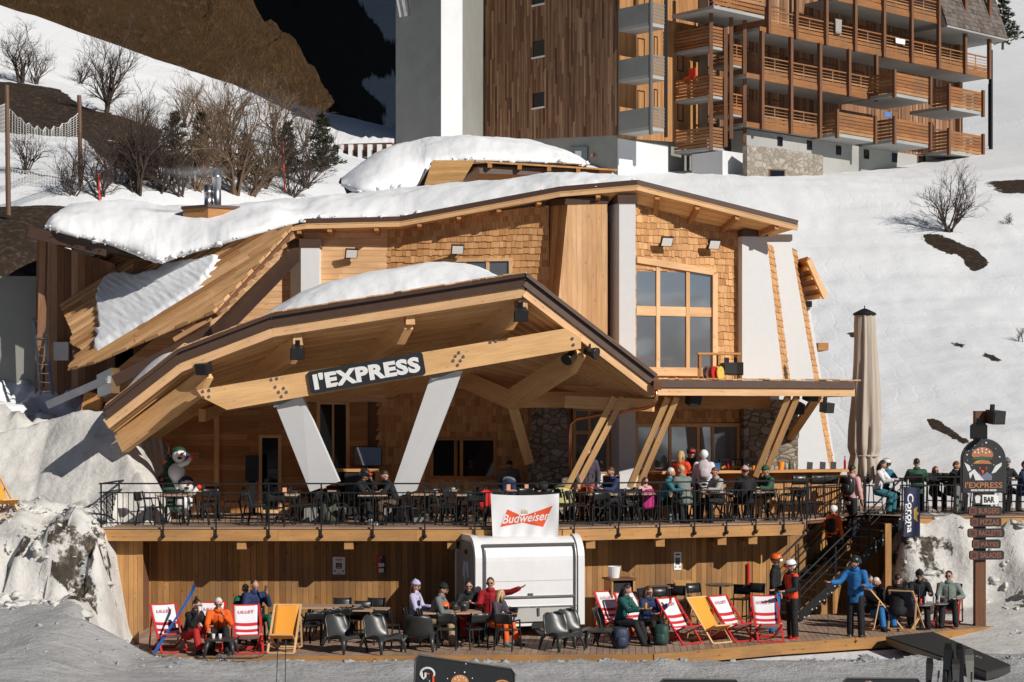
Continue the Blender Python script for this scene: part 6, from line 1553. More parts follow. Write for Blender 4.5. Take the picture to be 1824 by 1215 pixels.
art([cv(185, 700), cv(245, 735), cv(270, 790), cv(230, 810)], 'concrete_light', .006); art([cv(635, 700), cv(560, 740), cv(510, 835), cv(560, 820), cv(632, 740)], 'concrete_light', .006)
for x, y, s in ((448, 463, 10), (310, 495, 8), (218, 608, 9), (610, 633, 9), (404, 488, 4), (240, 560, 5), (290, 550, 5), (562, 535, 4), (225, 675, 4), (540, 728, 5), (278, 735, 5)): art(el(x, y, s, s, n=8), 'signwhite', .005)
lettering("l'EXPRESS", tpt(1752, 864, .004), tp.u, UP, .2, 'burger', ab, width=(648-188)*134/904/F*YT, height=.15, bold=.004)
lettering('GOOD FOOD FAST MOOD', tpt(1752, 873.3, .004), tp.u, UP, .1, 'signwhite', ab, width=.66, height=.05, bold=.005)
def plate(px0, py0, px1, py1, txt, mat='signblack', tmat='burger', icon=True, d=.02, tx0=.3, tx1=.92):
    c = tpt((px0+px1)/2, (py0+py1)/2, d); w = (px1-px0)/F*YT; h = (py1-py0)/F*YT
    m = MB(); m.prism(rrect(c, tp.u, UP, w, h, h*.26), -tp.n*.06); b = m.build('direction_board', mat, tt)
    if icon:
        m = MB(); m.prism(rrect(c-tp.u*(w*.375)+tp.n*.003, tp.u, UP, w*.23, h*.92, h*.22), tp.n*.003); i_ = m.build('icon_panel', 'burger_dim', b)
        m = MB()
        for k in (-1, 0, 1): m.prism(rrect(c-tp.u*(w*.375)+UP*(k*h*.17)+tp.n*.007, tp.u, UP, w*.12, h*.09, h*.04), tp.n*.003)
        m.build('icon', 'signblack', i_)
    lettering(txt, c+tp.u*(w*((tx0+tx1)/2-.5))+tp.n*.003, tp.u, UP, .2, tmat, b, width=w*(tx1-tx0), height=h*.62, bold=.006)
    return b
M['burger_dim'] = paint('dark rust print', (.13, .045, .022), .6, .1); M['rust'] = paint('rust lettering', (.24, .085, .045), .6, .1)
plate(1737, 881.5, 1779, 898.5, 'BAR', 'signwhite', 'signblack', False, .02, .36, .82)
m = MB(); m.prism([tpt(1732, 898.5, .024), tpt(1749, 898.5, .024), tpt(1749, 881.5, .024), tpt(1732, 881.5, .024)], tp.n*.02); b = m.build('direction_board', 'signblack', tt)
m = MB(); m.prism([tpt(1737, 896, .046), tpt(1744, 896, .046), tpt(1745.5, 886, .046), tpt(1735.5, 886, .046)], tp.n*.002); m.prism([tpt(1735, 886, .049), tpt(1746, 886, .049), tpt(1743, 882.5, .049), tpt(1738, 882.5, .049)], tp.n*.002); m.build('cup_icon', 'concrete_light', b)
for y0, x0, x1, txt in ((902, 1724, 1785, 'BURGERS'), (922, 1728, 1784, 'PIZZAS'), (941.5, 1723, 1790, 'RACLETTE'), (961, 1731, 1783, 'PÂTES'), (981, 1726, 1789, 'SALADES')): plate(x0, y0, x1, y0+16, txt, 'signblack', 'rust')
speaker(V((XT+.32, YT-.15, PZ(743, YT))), (.6, -1, -.15), 'upper black loudspeaker on top of the wooden signpost', .42)
speaker(V((XT-.12, YT-.32, PZ(768, YT))), (-.25, -1, -.15), 'lower black loudspeaker on the wooden signpost, just above the arched board', .42)
# ---------------------------------------------------------------- closed parasol
YP = 51.4; XP = PX(1540, YP)
pa = thing('parasol', 'tall closed taupe parasol with a dark cap beside the stair head', 'parasol', (XP, YP, D))
zt = PZ(560, YP)-D; zb_ = PZ(858, YP)-D
m = MB(); m.tube([(0, 0, 0), (0, 0, zt)], .055, 12); m.build('pole', 'steel', pa)
m = MB(); m.lathe([(.30, 0), (.30, .05), (.6, .06), (.6, 0)], (0, 0, 0), 20); m.build('base', 'concrete', pa)
m = MB(); nn = 56; hs = [0, .06, .15, .3, .5, .68, .80, .845, .88, .95, 1.0]; rr_ = [.26, .28, .29, .31, .36, .40, .40, .33, .37, .42, .36]
for i in range(45):
    t = i/44; r = np.interp(t, hs, rr_); z = zt+(zb_-zt)*t
    for k in range(nn):
        a = 2*math.pi*k/nn; f_ = 1+.17*math.sin(10*a+1.5*math.sin(3*t))*min(1, .35+t)+.07*math.sin(17*a+5*t); dz = .12*math.sin(10*a)*max(0, t-.9)*6
        m.v.append((r*f_*math.cos(a)+.03*math.sin(t*4), r*f_*math.sin(a), z+dz))
for i in range(44):
    for k in range(nn): k2 = (k+1) % nn; m.face([i*nn+k, i*nn+k2, (i+1)*nn+k2, (i+1)*nn+k])
t = NT('taupe canvas'); ob = t.n('ShaderNodeTexCoord').outputs['Object']; t.bump(t.noise(t.vmul(ob, (9, 9, .8)), 2, 3), .3, .02); M['taupe'] = t.fin(t.mix(t.noise(t.vmul(ob, (5, 5, .5)), 1.5, 3), (.40, .34, .28), (.55, .48, .41)), .9, 0, .1)
m.build('cover', 'taupe', pa, smooth=True, recalc=True)
m = MB(); m.lathe([(.05, .16), (.12, .13), (.30, .04), (.33, .0), (.30, -.03)], (0, 0, zt), 20); m.tube([(0, 0, zt+.15), (0, 0, zt+.25)], [.02, .01], 6); m.build('cap', 'black', pa, smooth=False)
m = MB(); m.lathe([(.37, -.03), (.39, 0), (.37, .03)], (0.02, 0, zt+(zb_-zt)*.845), 20); m.build('strap', 'taupe', pa)
# ---------------------------------------------------------------- boards and skis close to the camera
def front_board(px0, py0, px1, py1, Y, label, tilt=0.):
    a, b = W(px0, py0, Y), W(px1, py1, Y); z0 = ground_z(a.x, Y)-.05
    r = thing('advertising_board', label, 'board', (a.x, Y, z0), 'dark boards at the piste edge', world=True)
    q = [V((a.x-.05, a.y, z0+.12)), V((b.x-.02, b.y, z0+.12)), b-UP*.09, b-V((.06, 0, .01)), a+V((.07, 0, -.008)), a-UP*.07]
    m = MB(); m.prism(q, V((0, .05, 0))); bd = m.build('panel', 'signblack', r)
    c = 'rubberseal'; m = MB(); m.tube([p+V((0, -.004, 0)) for p in q+[q[0]]], .018, 6); m.build('rim', c, bd)
    for t in (.12, .88):
        m = MB(); p = q[0].lerp(q[1], t); m.beam(V((p.x, Y+.08, z0-.1)), V((p.x, Y+.08, min(z0+.6, a.z-.2))), .06, .05, Y_); m.build('stake', 'post', r)
    return r, bd
r, bd = front_board(740, 1166, 917, 1190, 33.0, 'black board with a burger emblem standing in the snow at the bottom edge')
fpt = lambda x, y, d=.003: W(620+x*400/1824, 970+y*245/1117, 33.0)+nb*d
def fe(cx, cy, rx, ry, a0=0, a1=360, n=18): return [(cx+rx*math.cos(R(a0+(a1-a0)*i/n)), cy-ry*math.sin(R(a0+(a1-a0)*i/n))) for i in range(n+(0 if a1-a0 >= 360 else 1))]
M['buntan'] = paint('bun tan print', (.60, .27, .09), .6, .08)
art(fe(908, 1120, 72, 62, 0, 180), 'buntan', .004, bd, plane=fpt)
for x, y in ((868, 1092), (890, 1078), (912, 1074), (935, 1082), (955, 1100), (900, 1100)): art(fe(x, y, 5, 6, n=8), 'signwhite', .009, bd, plane=fpt)
art([(830, 1122), (990, 1122), (980, 1136), (840, 1136)], 'leafgreen', .006, bd, plane=fpt); art(fe(908, 1150, 66, 16, 0, 360), 'buntan', .008, bd, plane=fpt)
art(fe(1250, 1150, 70, 52, 0, 180), 'buntan', .004, bd, plane=fpt); art(fe(1250, 1152, 54, 40, 0, 180), 'signblack', .009, bd, plane=fpt)
for x, y, s in ((947, 1036, 7), (867, 1040, 5), (808, 1088, 5), (1010, 1085, 5), (957, 968, 5)): art(fe(x, y, s, s, n=8), 'signwhite', .005, bd, plane=fpt)
m = MB(); arc = [fpt(643+56*math.cos(R(a)), 1050-48*math.sin(R(a)), .006) for a in range(-20, 201, 20)]; m.tube(arc, .02, 6); m.tube([fpt(596, 1040, .006), fpt(598, 1075, .006), fpt(612, 1090, .006), fpt(626, 1075, .006), fpt(628, 1040, .006)], .022, 6); m.build('cup_outline', 'concrete_light', bd)
m = MB(); m.tube([fpt(690, 1060, .006), fpt(690, 1120, .006)], .02, 6); m.tube([fpt(640, 1048, .006), fpt(660, 1052, .006)], .015, 6); m.build('cup_outline', 'budred', bd)
art(fe(643, 1096, 7, 7, n=8), 'leafgreen', .006, bd, plane=fpt); art(fe(662, 1108, 5, 5, n=8), 'concrete_light', .006, bd, plane=fpt)
front_board(1175, 1209, 1317, 1210, 34.5, 'dark board of which only the top edge shows, between burger board and ramp')
front_board(1502, 1207, 1640, 1208, 35.0, 'dark board of which only the top edge shows, beside the upright skis')
# ================================================================ furniture and small things
ORD = ['first', 'second', 'third', 'fourth', 'fifth', 'sixth', 'seventh', 'eighth', 'ninth', 'tenth', 'eleventh', 'twelfth', 'thirteenth', 'fourteenth', 'fifteenth', 'sixteenth', 'seventeenth', 'eighteenth', 'nineteenth', 'twentieth', 'twenty-first', 'twenty-second', 'twenty-third']
def at_deck(px, Y): return V((PX(px, Y), Y, D+.0))
def at_low(px, Y, z=0.): return V((PX(px, Y), Y, z))
def face(dx, dy): return math.atan2(dx, -dy)          # rotation that turns -Y to (dx,dy)
# ---- black metal chair
def make_chair(label, arms=False):
    r = thing('terrace_chair', label, 'chair')
    m = MB(); m.box((0, 0, .445), (.43, .42, .022)); m.box((0, -.205, .435), (.43, .02, .04)); m.build('seat', 'blackplastic', r)
    m = MB(); n = 8
    m.sheet(lambda u, v: V(((u-.5)*.42, .235+.05*(v)-.05*math.cos((u-.5)*3.0)+.045, .60+.22*v)), 8, 3); o = m.build('backrest', 'blackplastic', r, smooth=True, recalc=False)
    s = o.modifiers.new('s', 'SOLIDIFY'); s.thickness = .018
    for sx in (-1, 1):
        m = MB(); m.tube([(sx*.215, -.25, 0), (sx*.205, -.19, .44)]+([(sx*.215, -.16, .66), (sx*.215, .2, .66)] if arms else []), .021, 6); m.build('leg', 'black', r)
        m = MB(); m.tube([(sx*.22, .27, 0), (sx*.21, .19, .43), (sx*.205, .22, .58), (sx*.205, .285, .83)], .021, 6); m.build('leg', 'black', r)
    return r
CH = {}
def chair(p, rz, label, group, arms=False, tilt=None):
    if arms not in CH: CH[arms] = c = make_chair(label, arms); put(c, p, rz, label, group)
    else: c = dup(CH[arms], p, rz, label, group)
    if tilt: c.rotation_euler = (tilt, 0, rz)
    else: c.rotation_euler = (0, 0, rz)
    return c
M['tabletop'] = wood('worn table boards', [(.40, .27, .17), (.50, .36, .24), (.34, .22, .14)], .4, knots=.1)
def make_table():
    r = thing('terrace_table', 'x', 'table'); m = MB()
    for k in range(5): m.box((0, -.28+.14*k, .735), (.72, .136, .026))
    m.build('tabletop', 'tabletop', r); m = MB(); m.box((0, 0, .712), (.66, .66, .02)); m.tube([(0, 0, .70), (0, 0, .4)], .03, 8)
    for a in range(4):
        c, s = math.cos(R(45+90*a)), math.sin(R(45+90*a)); m.tube([(0, 0, .40), (c*.2, s*.2, .22), (c*.36, s*.36, .012)], .018, 6)
    m.build('pedestal', 'black', r); return r
TB = None
def table(p, rz, label, group):
    global TB
    if TB is None: TB = make_table(); return put(TB, p, rz, label, group)
    return dup(TB, p, rz, label, group)
GT = 'square tables on the upper terrace'; GC = 'black chairs on the upper terrace'
front = [(310, 45.6), (505, 45.7), (663, 45.6), (760, 46.0), (838, 45.7), (1075, 46.1), (1142, 46.3), (1276, 46.9), (1363, 47.4)]
backr = [(373, 48.3), (577, 48.5), (700, 48.8), (792, 48.6), (925, 48.7), (985, 48.4), (1085, 48.4)]
TABLES = {}
for row, nm in ((front, 'front-row'), (backr, 'back-row')):
    for i, (px, Y) in enumerate(row):
        where = f'{ORD[i]} {nm} table from the left'
        TABLES[(nm, i)] = table(at_deck(px, Y), .06*((i*7) % 5-2), f'{where} on the upper terrace, worn boards on black base', GT)
        for k, sd in enumerate((-1, 1)):
            if (nm, i, sd) in (('front-row', 2, -1), ('front-row', 2, 1), ('front-row', 8, -1), ('front-row', 8, 1), ('front-row', 7, 1), ('front-row', 6, 1)): pass
            if px == 1142 and sd == 1 and 0: continue
            p = at_deck(px, Y)+V((sd*.60, .08*((i+k) % 3-1), 0))
            chair(p, face(-sd, .12*((i*3+k) % 5-2)), f'black chair on the {"left" if sd < 0 else "right"} side of the {where}', GC, arms=((i+k) % 3 == 0))
        if 1:
            p = at_deck(px, Y)+V((.12 if i % 2 else -.1, .62, 0)); chair(p, face(.1, -1), f'black chair behind the {where}', GC)
        if i not in (2, 7, 8) or nm != 'front-row':
            p = at_deck(px, Y)+V((-.12 if i % 2 else .14, -.60, 0)); chair(p, face(-.1, 1), f'black chair on the viewer side of the {where}', GC, arms=bool(i % 2)) if (i % 3 or nm != 'front-row') else None
for i, px in enumerate((455, 545, 600, 640, 722, 745, 812, 868, 890, 950, 1012, 1040, 1105, 1128, 1160, 1215, 1250, 1300, 1318, 1345, 1390, 1410, 1432)):
    chair(at_deck(px, 46.9+.3*(i*5 % 4)+(.9 if px > 1100 else 0)), face((-1) ** i, .5-.35*(i*3 % 5)), f'loose black chair between the two table rows, {ORD[i]} from the left', GC, arms=bool(i % 2))
# jackets left on chairs
def jacket(p, rz, mat, label):
    m = MB(); m.tube([(0, 0, .84), (0, .015, .80), (0, .05, .62), (0, .04, .42), (.01, .03, .34)], [.10, .21, .24, .23, .2], 14, flat=(1, .36))
    for sx in (-1, 1): m.tube([(sx*.19, 0, .78), (sx*.25, .03, .6), (sx*.24, .02, .40)], [.07, .06, .05], 8)
    o = m.build('jacket', mat, None, smooth=True); put(o, p, rz); tag(o, label, 'jacket', 'jackets left on chairs')
jacket(at_deck(866, 46.2), R(60), 'red', 'red jacket left on a chair just left of the white banner'); jacket(at_deck(880, 46.6), R(-20), 'rubber', 'black jacket left on a chair beside the red one')
jacket(at_deck(1160, 46.6), R(30), paint('magenta jacket', (.42, .02, .16), .7), 'magenta jacket left on a chair beside the blue puffer jacket'); jacket(at_deck(1000, 47.6), R(10), paint('pale yellow jacket', (.5, .46, .2), .7), 'pale yellow jacket left on a chair right of the white banner')
# small paper menus on the tables
M['paper'] = paint('orange printed card', (.72, .36, .22), .7, .15)
for i, (px, Y) in enumerate(((507, 45.6), (578, 48.5), (906, 48.6), (938, 48.7), (362, 48.3))):
    m = MB(); p = at_deck(px, Y)+UP*.75; m.prism([V((-.05, -.03, 0)), V((.05, -.03, 0)), V((.05, 0, .17)), V((-.05, 0, .17))], V((0, .006, 0))); m.prism([V((-.05, .035, 0)), V((.05, .035, 0)), V((.05, .006, .17)), V((-.05, .006, .17))], V((0, -.005, 0)))
    o = m.build('menu_card', 'paper', None); o.location = p; tag(o, ('orange menu card on the second front-row table', 'orange menu card on the table under the left white leg', 'orange menu card left of the pair before the stone pillar', 'orange menu card nearest the stone pillar', 'orange menu card on the table below the porthole')[i], 'menu card', 'menu cards')
# ---- porch odds and ends
tv = thing('screen', 'dark flat television screen hanging on the shingled porch wall', 'screen', W(655, 812, 51.2), world=True)
m = MB(); m.box(W(655, 813, 51.1), (.79, .07, .54)); m.build('casing', 'black', tv); m = MB(); m.box(W(655, 813, 51.06), (.75, .012, .5)); m.build('display', 'glass', tv)
cbx = thing('sideboard', 'wooden open sideboard under the television on the porch', 'cabinet', W(635, 912, 50.2), world=True)
q = W(635, 912, 50.2); m = MB(); m.bx(q.x-.62, q.x+.62, 49.9, 50.5, PZ(838, 50.2)-.03, PZ(838, 50.2)+.05); m.build('top', 'larch', cbx)
for dx in (-.58, .58): 
    m = MB(); m.bx(q.x+dx-.05, q.x+dx+.05, 49.92, 50.48, D, PZ(838, 50.2)-.03); m.build('side_panel', 'larch', cbx)
m = MB(); m.bx(q.x-.3, q.x+.53, 49.95, 50.45, D, PZ(842, 50.2)); m.build('dark_front', 'charcoal', cbx)
q = W(449, 912, 50.6); ms = thing('menu_stand', 'tall black menu stand beside the porch door', 'stand', V((q.x, q.y, D)))
m = MB(); m.box((0, 0, .02), (.4, .35, .04)); m.beam((0, 0, .04), (0, .03, 1.0), .18, .1, Y_); m.build('foot', 'black', ms); m = MB(); m.beam((0, -.03, .92), (0, .05, 1.62), .36, .06, Y_); m.build('panel', 'blackplastic', ms)
# snowman decoration
sm_ = thing('snowman_figure', 'painted figure of two snowmen climbing beside a small decorated fir on the porch', 'statue', at_deck(308, 48.2)); sm_.scale = (1.3, 1.3, 1.3)
M['firgreen'] = paint('painted fir green', (.018, .06, .035), .6, .25); M['painted_white'] = paint('painted white figure', (.72, .72, .72), .5, .05)
m = MB()
for k in range(5): z = .15+.22*k; m.lathe([(.40-.065*k, z), (.40-.065*k+.01, z+.03), (.12-.02*k, z+.27)], (-.1, .1, 0), 14)
m.tube([(-.1, .1, 0), (-.1, .1, .3)], .06, 8); m.build('fir', 'firgreen', sm_)
m = MB()
for k in range(9): a = k*2.1; z = .25+.11*k; r_ = .38-.03*k; m.ball((-.1+r_*math.cos(a), .1+r_*math.sin(a)*.9, z), .035, 8, 6)
m.build('baubles', 'markerred', sm_)
for (x, z, s, nm, hat) in ((.28, .18, 1.0, 'lower', 'navy'), (.14, .78, .95, 'upper', 'firgreen')):
    m = MB(); m.ball((x-.06, -.02, z+.16), (.19*s, .17*s, .2*s)); m.ball((x, -.05, z+.5), .155*s); m.tube([(x-.05, -.05, z+.28), (x+.17, -.12, z+.36), (x+.25, -.14, z+.46)], [.06, .05, .045], 8); m.tube([(x-.1, 0, z+.05), (x-.02, -.05, z-.18)], [.08, .07], 8); b = m.build('snowman', 'painted_white', sm_, smooth=True)
    m = MB(); m.lathe([(.03, 0), (.004, .14)], (x+.06, -.19, z+.52), 8, V((.6, -.6, .35))); m.build('carrot_nose', 'markerred', b)
    m = MB(); m.ball((x-.02, -.02, z+.58), (.16*s, .155*s, .11*s)); m.build('cap', hat, b, smooth=True)
    m = MB(); m.ball((x-.15, -.03, z+.5), .06); m.ball((x+.15, -.03, z+.5), .06); m.build('earmuffs', 'navy', b)
    m = MB(); m.ball((x+.03, -.195, z+.45), (.05, .02, .03)); m.ball((x-.02, -.19, z+.55), .015); m.ball((x+.07, -.18, z+.55), .015); m.build('face', 'signblack', b)
    m = MB(); m.ball((x+.27, -.15, z+.47), .05); m.build('mitten', 'markerred', b)
# chalk boards
for px, w, lab, mt in ((1092, .50, 'framed black chalkboard standing on the terrace beside the slanted posts', 'signblack'), (1070, .34, 'wooden board with white sheet left of the black chalkboard', 'signwhite')):
    p = at_deck(px, 48.9 if mt == 'signblack' else 49.3); r = thing('menu_board', lab, 'menu board', p); m = MB(); h = 1.1 if mt == 'signblack' else 1.18
    for a, b in (((-w/2, 0, 0), (-w/2, .12, h)), ((w/2, 0, 0), (w/2, .12, h)), ((-w/2, .12, h), (w/2, .12, h)), ((-w/2, .04, h*.35), (w/2, .04, h*.35))): m.beam(a, b, .04, .045, Y_)
    m.build('frame', 'larch', r); m = MB(); m.prism([(-w/2, .035, h*.36), (w/2, .035, h*.36), (w/2, .115, h), (-w/2, .115, h)], V((0, .02, 0))); b = m.build('panel', mt, r)
    m = MB()
    for k in range(6): zz = h*(.45+.075*k); y_ = .035+.08*(zz-h*.36)/(h*.64)-.004; ww = w*(.3+.05*((k*3) % 4)); m.box((-.02*(k % 3), y_, zz), (ww, .004, .018))
    m.build('chalk_lines', 'rust' if mt == 'signblack' else 'signblack', b)
# ---- outdoor bar
bar = thing('outdoor_bar', 'long wooden outdoor bar counter under the flat awning', 'bar counter', W(1330, 905, 49), world=True)
bo = V((PX(1160, 48.8), 48.8, 0)); pb = Plane(bo, dC); Lb = pb.pix(1506, 840)[0]; zt = D+1.2
m = MB(); m.beam(bo+UP*zt, pb.at(Lb, zt), .5, .07); m.build('counter_top', 'larch', bar)
m = MB(); planks(m, Plane(bo-nC*-.05, dC), [(0, D+.02), (Lb, D+.02), (Lb, zt-.05), (0, zt-.05)], .2, .02, 'v', (), .006, .01, seed=61); m.v = [tuple(V(q)-nC*.3) for q in m.v]; m.build('front_boards', 'larch_side', bar)
m = MB(); e = pb.at(Lb-.05, 0, -.2); m.prism([e+UP*(D+.02), e-nC*1.3+UP*(D+.02), e-nC*1.3+UP*zt, e+UP*zt], dC*.06); m.build('end_panel', 'larch', bar)
def on_bar(px, back=0.): u = pb.pix(px, 835)[0]; p = pb.at(u, zt+.036, -back); return p
M['drink'] = paint('orange drink', (.75, .30, .04), .15, .05); M['redglass'] = paint('red bottle glass', (.55, .02, .02), .12, .05); M['greenglass'] = paint('green bottle glass', (.02, .10, .05), .12, .1); M['clearglass'] = paint('pale drinking glass', (.45, .46, .46), .1, .05)
def bottle(p, mt, h, label, group='bottles and glasses on the bar'):
    m = MB(); m.lathe([(.035, 0), (.036, h*.58), (.014, h*.76), (.014, h*.95), (.017, h*.95), (.017, h)], (0, 0, 0), 12); o = m.build('bottle', mt, None, smooth=True); o.location = p; tag(o, label, 'bottle', group); return o
bottle(on_bar(1505), 'redglass', .36, 'red bottle standing at the right end of the bar counter')
for k, (px, mt, h, lab) in enumerate(((1410, 'greenglass', .26, 'green bottle on the bar right of the orange cup'), (1404, 'clearglass', .22, 'pale bottle right beside the orange cup on the bar'), (1418, 'clearglass', .24, 'pale bottle on the bar, last before the menu cards'), (1300, 'redglass', .25, 'small red bottle behind the pastry case on the bar'), (1309, 'signwhite', .26, 'white bottle behind the pastry case on the bar'), (1318, 'greenglass', .25, 'green bottle behind the right end of the pastry case'), (1335, 'greenglass', .2, 'short green bottle between pastry case and drinks'))): bottle(on_bar(px, .1), mt, h, lab)
def cup(p, mt, h, r, label, cat='cup', nm='cup', group='bottles and glasses on the bar'):
    m = MB(); m.lathe([(r*.75, 0), (r, h), (r*.88, h), (r*.7, .01)], (0, 0, 0), 12); o = m.build(nm, mt, None, smooth=False); o.location = p; tag(o, label, cat, group); return o
cup(on_bar(1391), 'orange', .22, .09, 'big orange cup on the bar counter')
for k, (px, lab) in enumerate(((1342, 'leftmost orange drink on the bar'), (1350, 'middle one of three orange drinks on the bar'), (1357, 'orange drink nearest the glass jar on the bar'))): cup(on_bar(px), 'drink', .12, .045, lab+' counter', 'drink', 'drink_glass')
cup(on_bar(1364, .05), 'clearglass', .2, .07, 'clear jar on the bar right of the orange drinks', 'jar', 'jar')
for px, lab in ((1442, 'upright menu card on the bar left of the leaning black menus'), (1465, 'black menu leaning on the right part of the bar'), (1484, 'black menu leaning beside the red bottle on the bar')):
    m = MB(); m.beam((0, 0, 0), (.02, .05, .2), .16, .012, Y_); o = m.build('menu_card', 'signblack', None); o.location = on_bar(px); tag(o, lab, 'menu card', 'menu cards')
pc_ = thing('pastry_case', 'glass pastry case with golden pastries on the bar counter', 'display case', on_bar(1306, .12), 'things on the bar'); m = MB()
for sx in (-.3, .3):
    for sy in (-.12, .12): m.beam((sx, sy, 0), (sx, sy, .28), .025, .025, Y_)
m.box((0, 0, .29), (.64, .28, .025)); m.box((0, 0, .012), (.64, .28, .025)); m.build('frame', 'black', pc_)
m = MB(); rng = random.Random(3)
for k in range(9): m.ball((-.24+.06*k, rng.uniform(-.05, .05), .06+.03*(k % 2)), (.05, .05, .035), 8, 6)
m.build('pastries', 'drink', pc_)
m = MB(); m.box((0, 0, .09), (.3, .2, .18)); m.box((0, 0, .19), (.33, .22, .02)); o = m.build('cool_box', paint('blue box', (.03, .12, .32), .5), None); o.location = on_bar(1272); tag(o, 'blue cool box on the bar left of the pastry case', 'box')
m = MB(); m.lathe([(.04, 0), (.04, .12), (.09, .12), (.10, .3), (.03, .36), (.03, .4)], (0, 0, 0), 12); o = m.build('dispenser', 'steel', None); o.location = on_bar(1255, .15); tag(o, 'steel drink dispenser on the bar left of the blue box', 'dispenser')
GB = 'high chairs along the bar'
def make_stool(label):
    r = thing('bar_stool', label, 'bar stool'); m = MB(); m.box((0, 0, .76), (.42, .40, .025)); m.build('seat', 'blackplastic', r)
    m = MB(); m.sheet(lambda u, v: V(((u-.5)*.42, .21+.04*v-.04*math.cos((u-.5)*3)+.03, .86+.24*v)), 6, 2); o = m.build('backrest', 'blackplastic', r, smooth=True, recalc=False); s = o.modifiers.new('s', 'SOLIDIFY'); s.thickness = .018
    for sx in (-1, 1):
        m = MB(); m.tube([(sx*.22, -.24, 0), (sx*.2, -.18, .76)], .015, 6); m.build('leg', 'black', r)
        m = MB(); m.tube([(sx*.22, .25, 0), (sx*.2, .19, .76), (sx*.2, .25, 1.08)], .015, 6); m.build('leg', 'black', r)
    m = MB(); m.tube([(-.21, -.22, .3), (.21, -.22, .3), (.21, .23, .3), (-.21, .23, .3), (-.21, -.22, .3)], .011, 5); m.build('footrest', 'black', r); return r
ST = None
def stool(p, rz, label, group):
    global ST
    if ST is None: ST = make_stool(label); return put(ST, p, rz, label, group)
    return dup(ST, p, rz, label, group)
for i, px in enumerate((1395, 1428, 1452, 1478)):
    u = pb.pix(px, 870)[0]; p = pb.at(u, D, .62); stool(p, face(nC.x*-1, -nC.y), f'black bar stool in front of the bar, {ORD[i]} from the left', GB)
# right-hand terrace: high tables and stools
def high_table(p, label, group, top='charcoal', r_=.35, h=1.06):
    r = thing('high_table', label, 'high table', p, group); m = MB(); m.lathe([(r_*.97, h-.03), (r_, h-.02), (r_, h), (r_*.97, h+.008)], (0, 0, 0), 24); m.build('tabletop', top, r)
    m = MB(); m.tube([(0, 0, .02), (0, 0, h-.03)], .03, 8); m.lathe([(.24, 0), (.24, .015), (.05, .03)], (0, 0, 0), 16); m.build('pedestal', 'black', r); return r
GR = 'high tables and stools on the right part of the terrace'
for i, (px, Y) in enumerate(((1592, 51.4), (1668, 51.6), (1720, 51.2), (1790, 51.8))):
    high_table(V((PX(px, Y), Y, D)), f'black high table on the right part of the terrace, {ORD[i]} from the stair head', GR, h=.92)
for i, (px, Y, a) in enumerate(((1552, 51.3, 1), (1618, 51.6, -1), (1636, 51.0, .2), (1664, 52.3, .1), (1700, 51.9, 1), (1745, 51.4, -1), (1768, 51.6, 1), (1812, 51.7, -1))):
    stool(V((PX(px, Y), Y, D)), face(a, .4), f'black high chair on the right part of the terrace, {ORD[i]} from the stair head', GR)
# ================================================================ lower terrace
# ---- sling deckchairs
M['packnavy'] = paint('navy nylon', (.02, .032, .065), .6, .15)
M['slingwhite'] = paint('white sling canvas', (.72, .72, .76), .85, .05); M['slingred'] = paint('red sling stripe', (.52, .02, .03), .85, .08); M['slingorange'] = paint('orange sling canvas', (.82, .34, .04), .85, .06)
def make_deckchair(label, fm_, striped):
    r = thing('deckchair', label, 'deckchair'); w = .29
    for nm, a, b in (('back_frame', (.46, .02), (-.42, .98)), ('seat_frame', (-.38, .02), (.50, .42))):
        m = MB(); k = w if nm == 'back_frame' else w-.045
        for sx in (-1, 1): m.beam((sx*k, -a[0], a[1]), (sx*k, -b[0], b[1]), .03, .045, X_)
        for q in (a, b): m.beam((-k, -q[0], q[1]), (k, -q[0], q[1]), .035, .03)
        m.build(nm, fm_, r)
    m = MB()
    for sx in (-1, 1): m.beam((sx*(w+.03), .20, .75), (sx*(w+.03), .36, .06), .022, .035, X_)
    m.beam((-w-.03, .36, .06), (w+.03, .36, .06), .03, .03); m.build('strut', fm_, r)
    pts = [(-.42, .99), (-.30, .80), (-.16, .60), (-.02, .42), (.10, .325), (.24, .315), (.38, .36), (.50, .44)]
    P = cr1([(a, b, 0) for a, b in pts], 42); m = MB(); nx = 8; k = w-.035
    for j in range(42):
        for i in range(nx+1): u = i/nx*2-1; m.v.append((u*k, -P[j][0], P[j][1]-.02*(1-u*u)))
    for j in range(41):
        t = j/41; s = 0
        if striped is True and .25 < t < .66: s = 1 if int((t-.25)/.049) % 2 == 0 else 0
        m.m = s
        for i in range(nx): a = j*(nx+1)+i; m.face([a, a+1, a+nx+2, a+nx+1])
    sl_ = m.build('sling', ['slingwhite', 'slingred'] if striped is True else ('slingorange' if striped is False else 'packnavy'), r, smooth=True, recalc=False); sl_.modifiers.new('s', 'SOLIDIFY').thickness = .006
    if striped is True:
        c = V((0, .315, .825)); lettering('LILLET', c+V((0, -.022, .02)), X_, V((0, .12, .19)), .1, 'slingred', sl_, width=.34, height=.07, bold=0, spacing=1.15)
    return r
DK = {}
def deckchair(p, rz, label, fm_='red', striped=True, scale=1.02):
    k = (fm_, striped)
    if k not in DK: DK[k] = c = make_deckchair(label, fm_, striped); put(c, p, rz, label, 'sling deckchairs'); c.scale = (scale,)*3
    else: c = dup(DK[k], p, rz, label, 'sling deckchairs', scale)
    return c
deckchair(at_low(300, 41.2), R(28), 'red framed striped deckchair at the far left, behind the drinker in red trousers')
deckchair(at_low(376, 41.6), R(5), 'striped deckchair behind the white-haired man in the orange jacket')
deckchair(at_low(441, 41.0), R(14), 'red framed striped deckchair in front of the man in green trousers')
deckchair(at_low(507, 41.1), R(-3), 'orange deckchair with pale frame at the left, beside the stacked black chairs', 'beech', False)
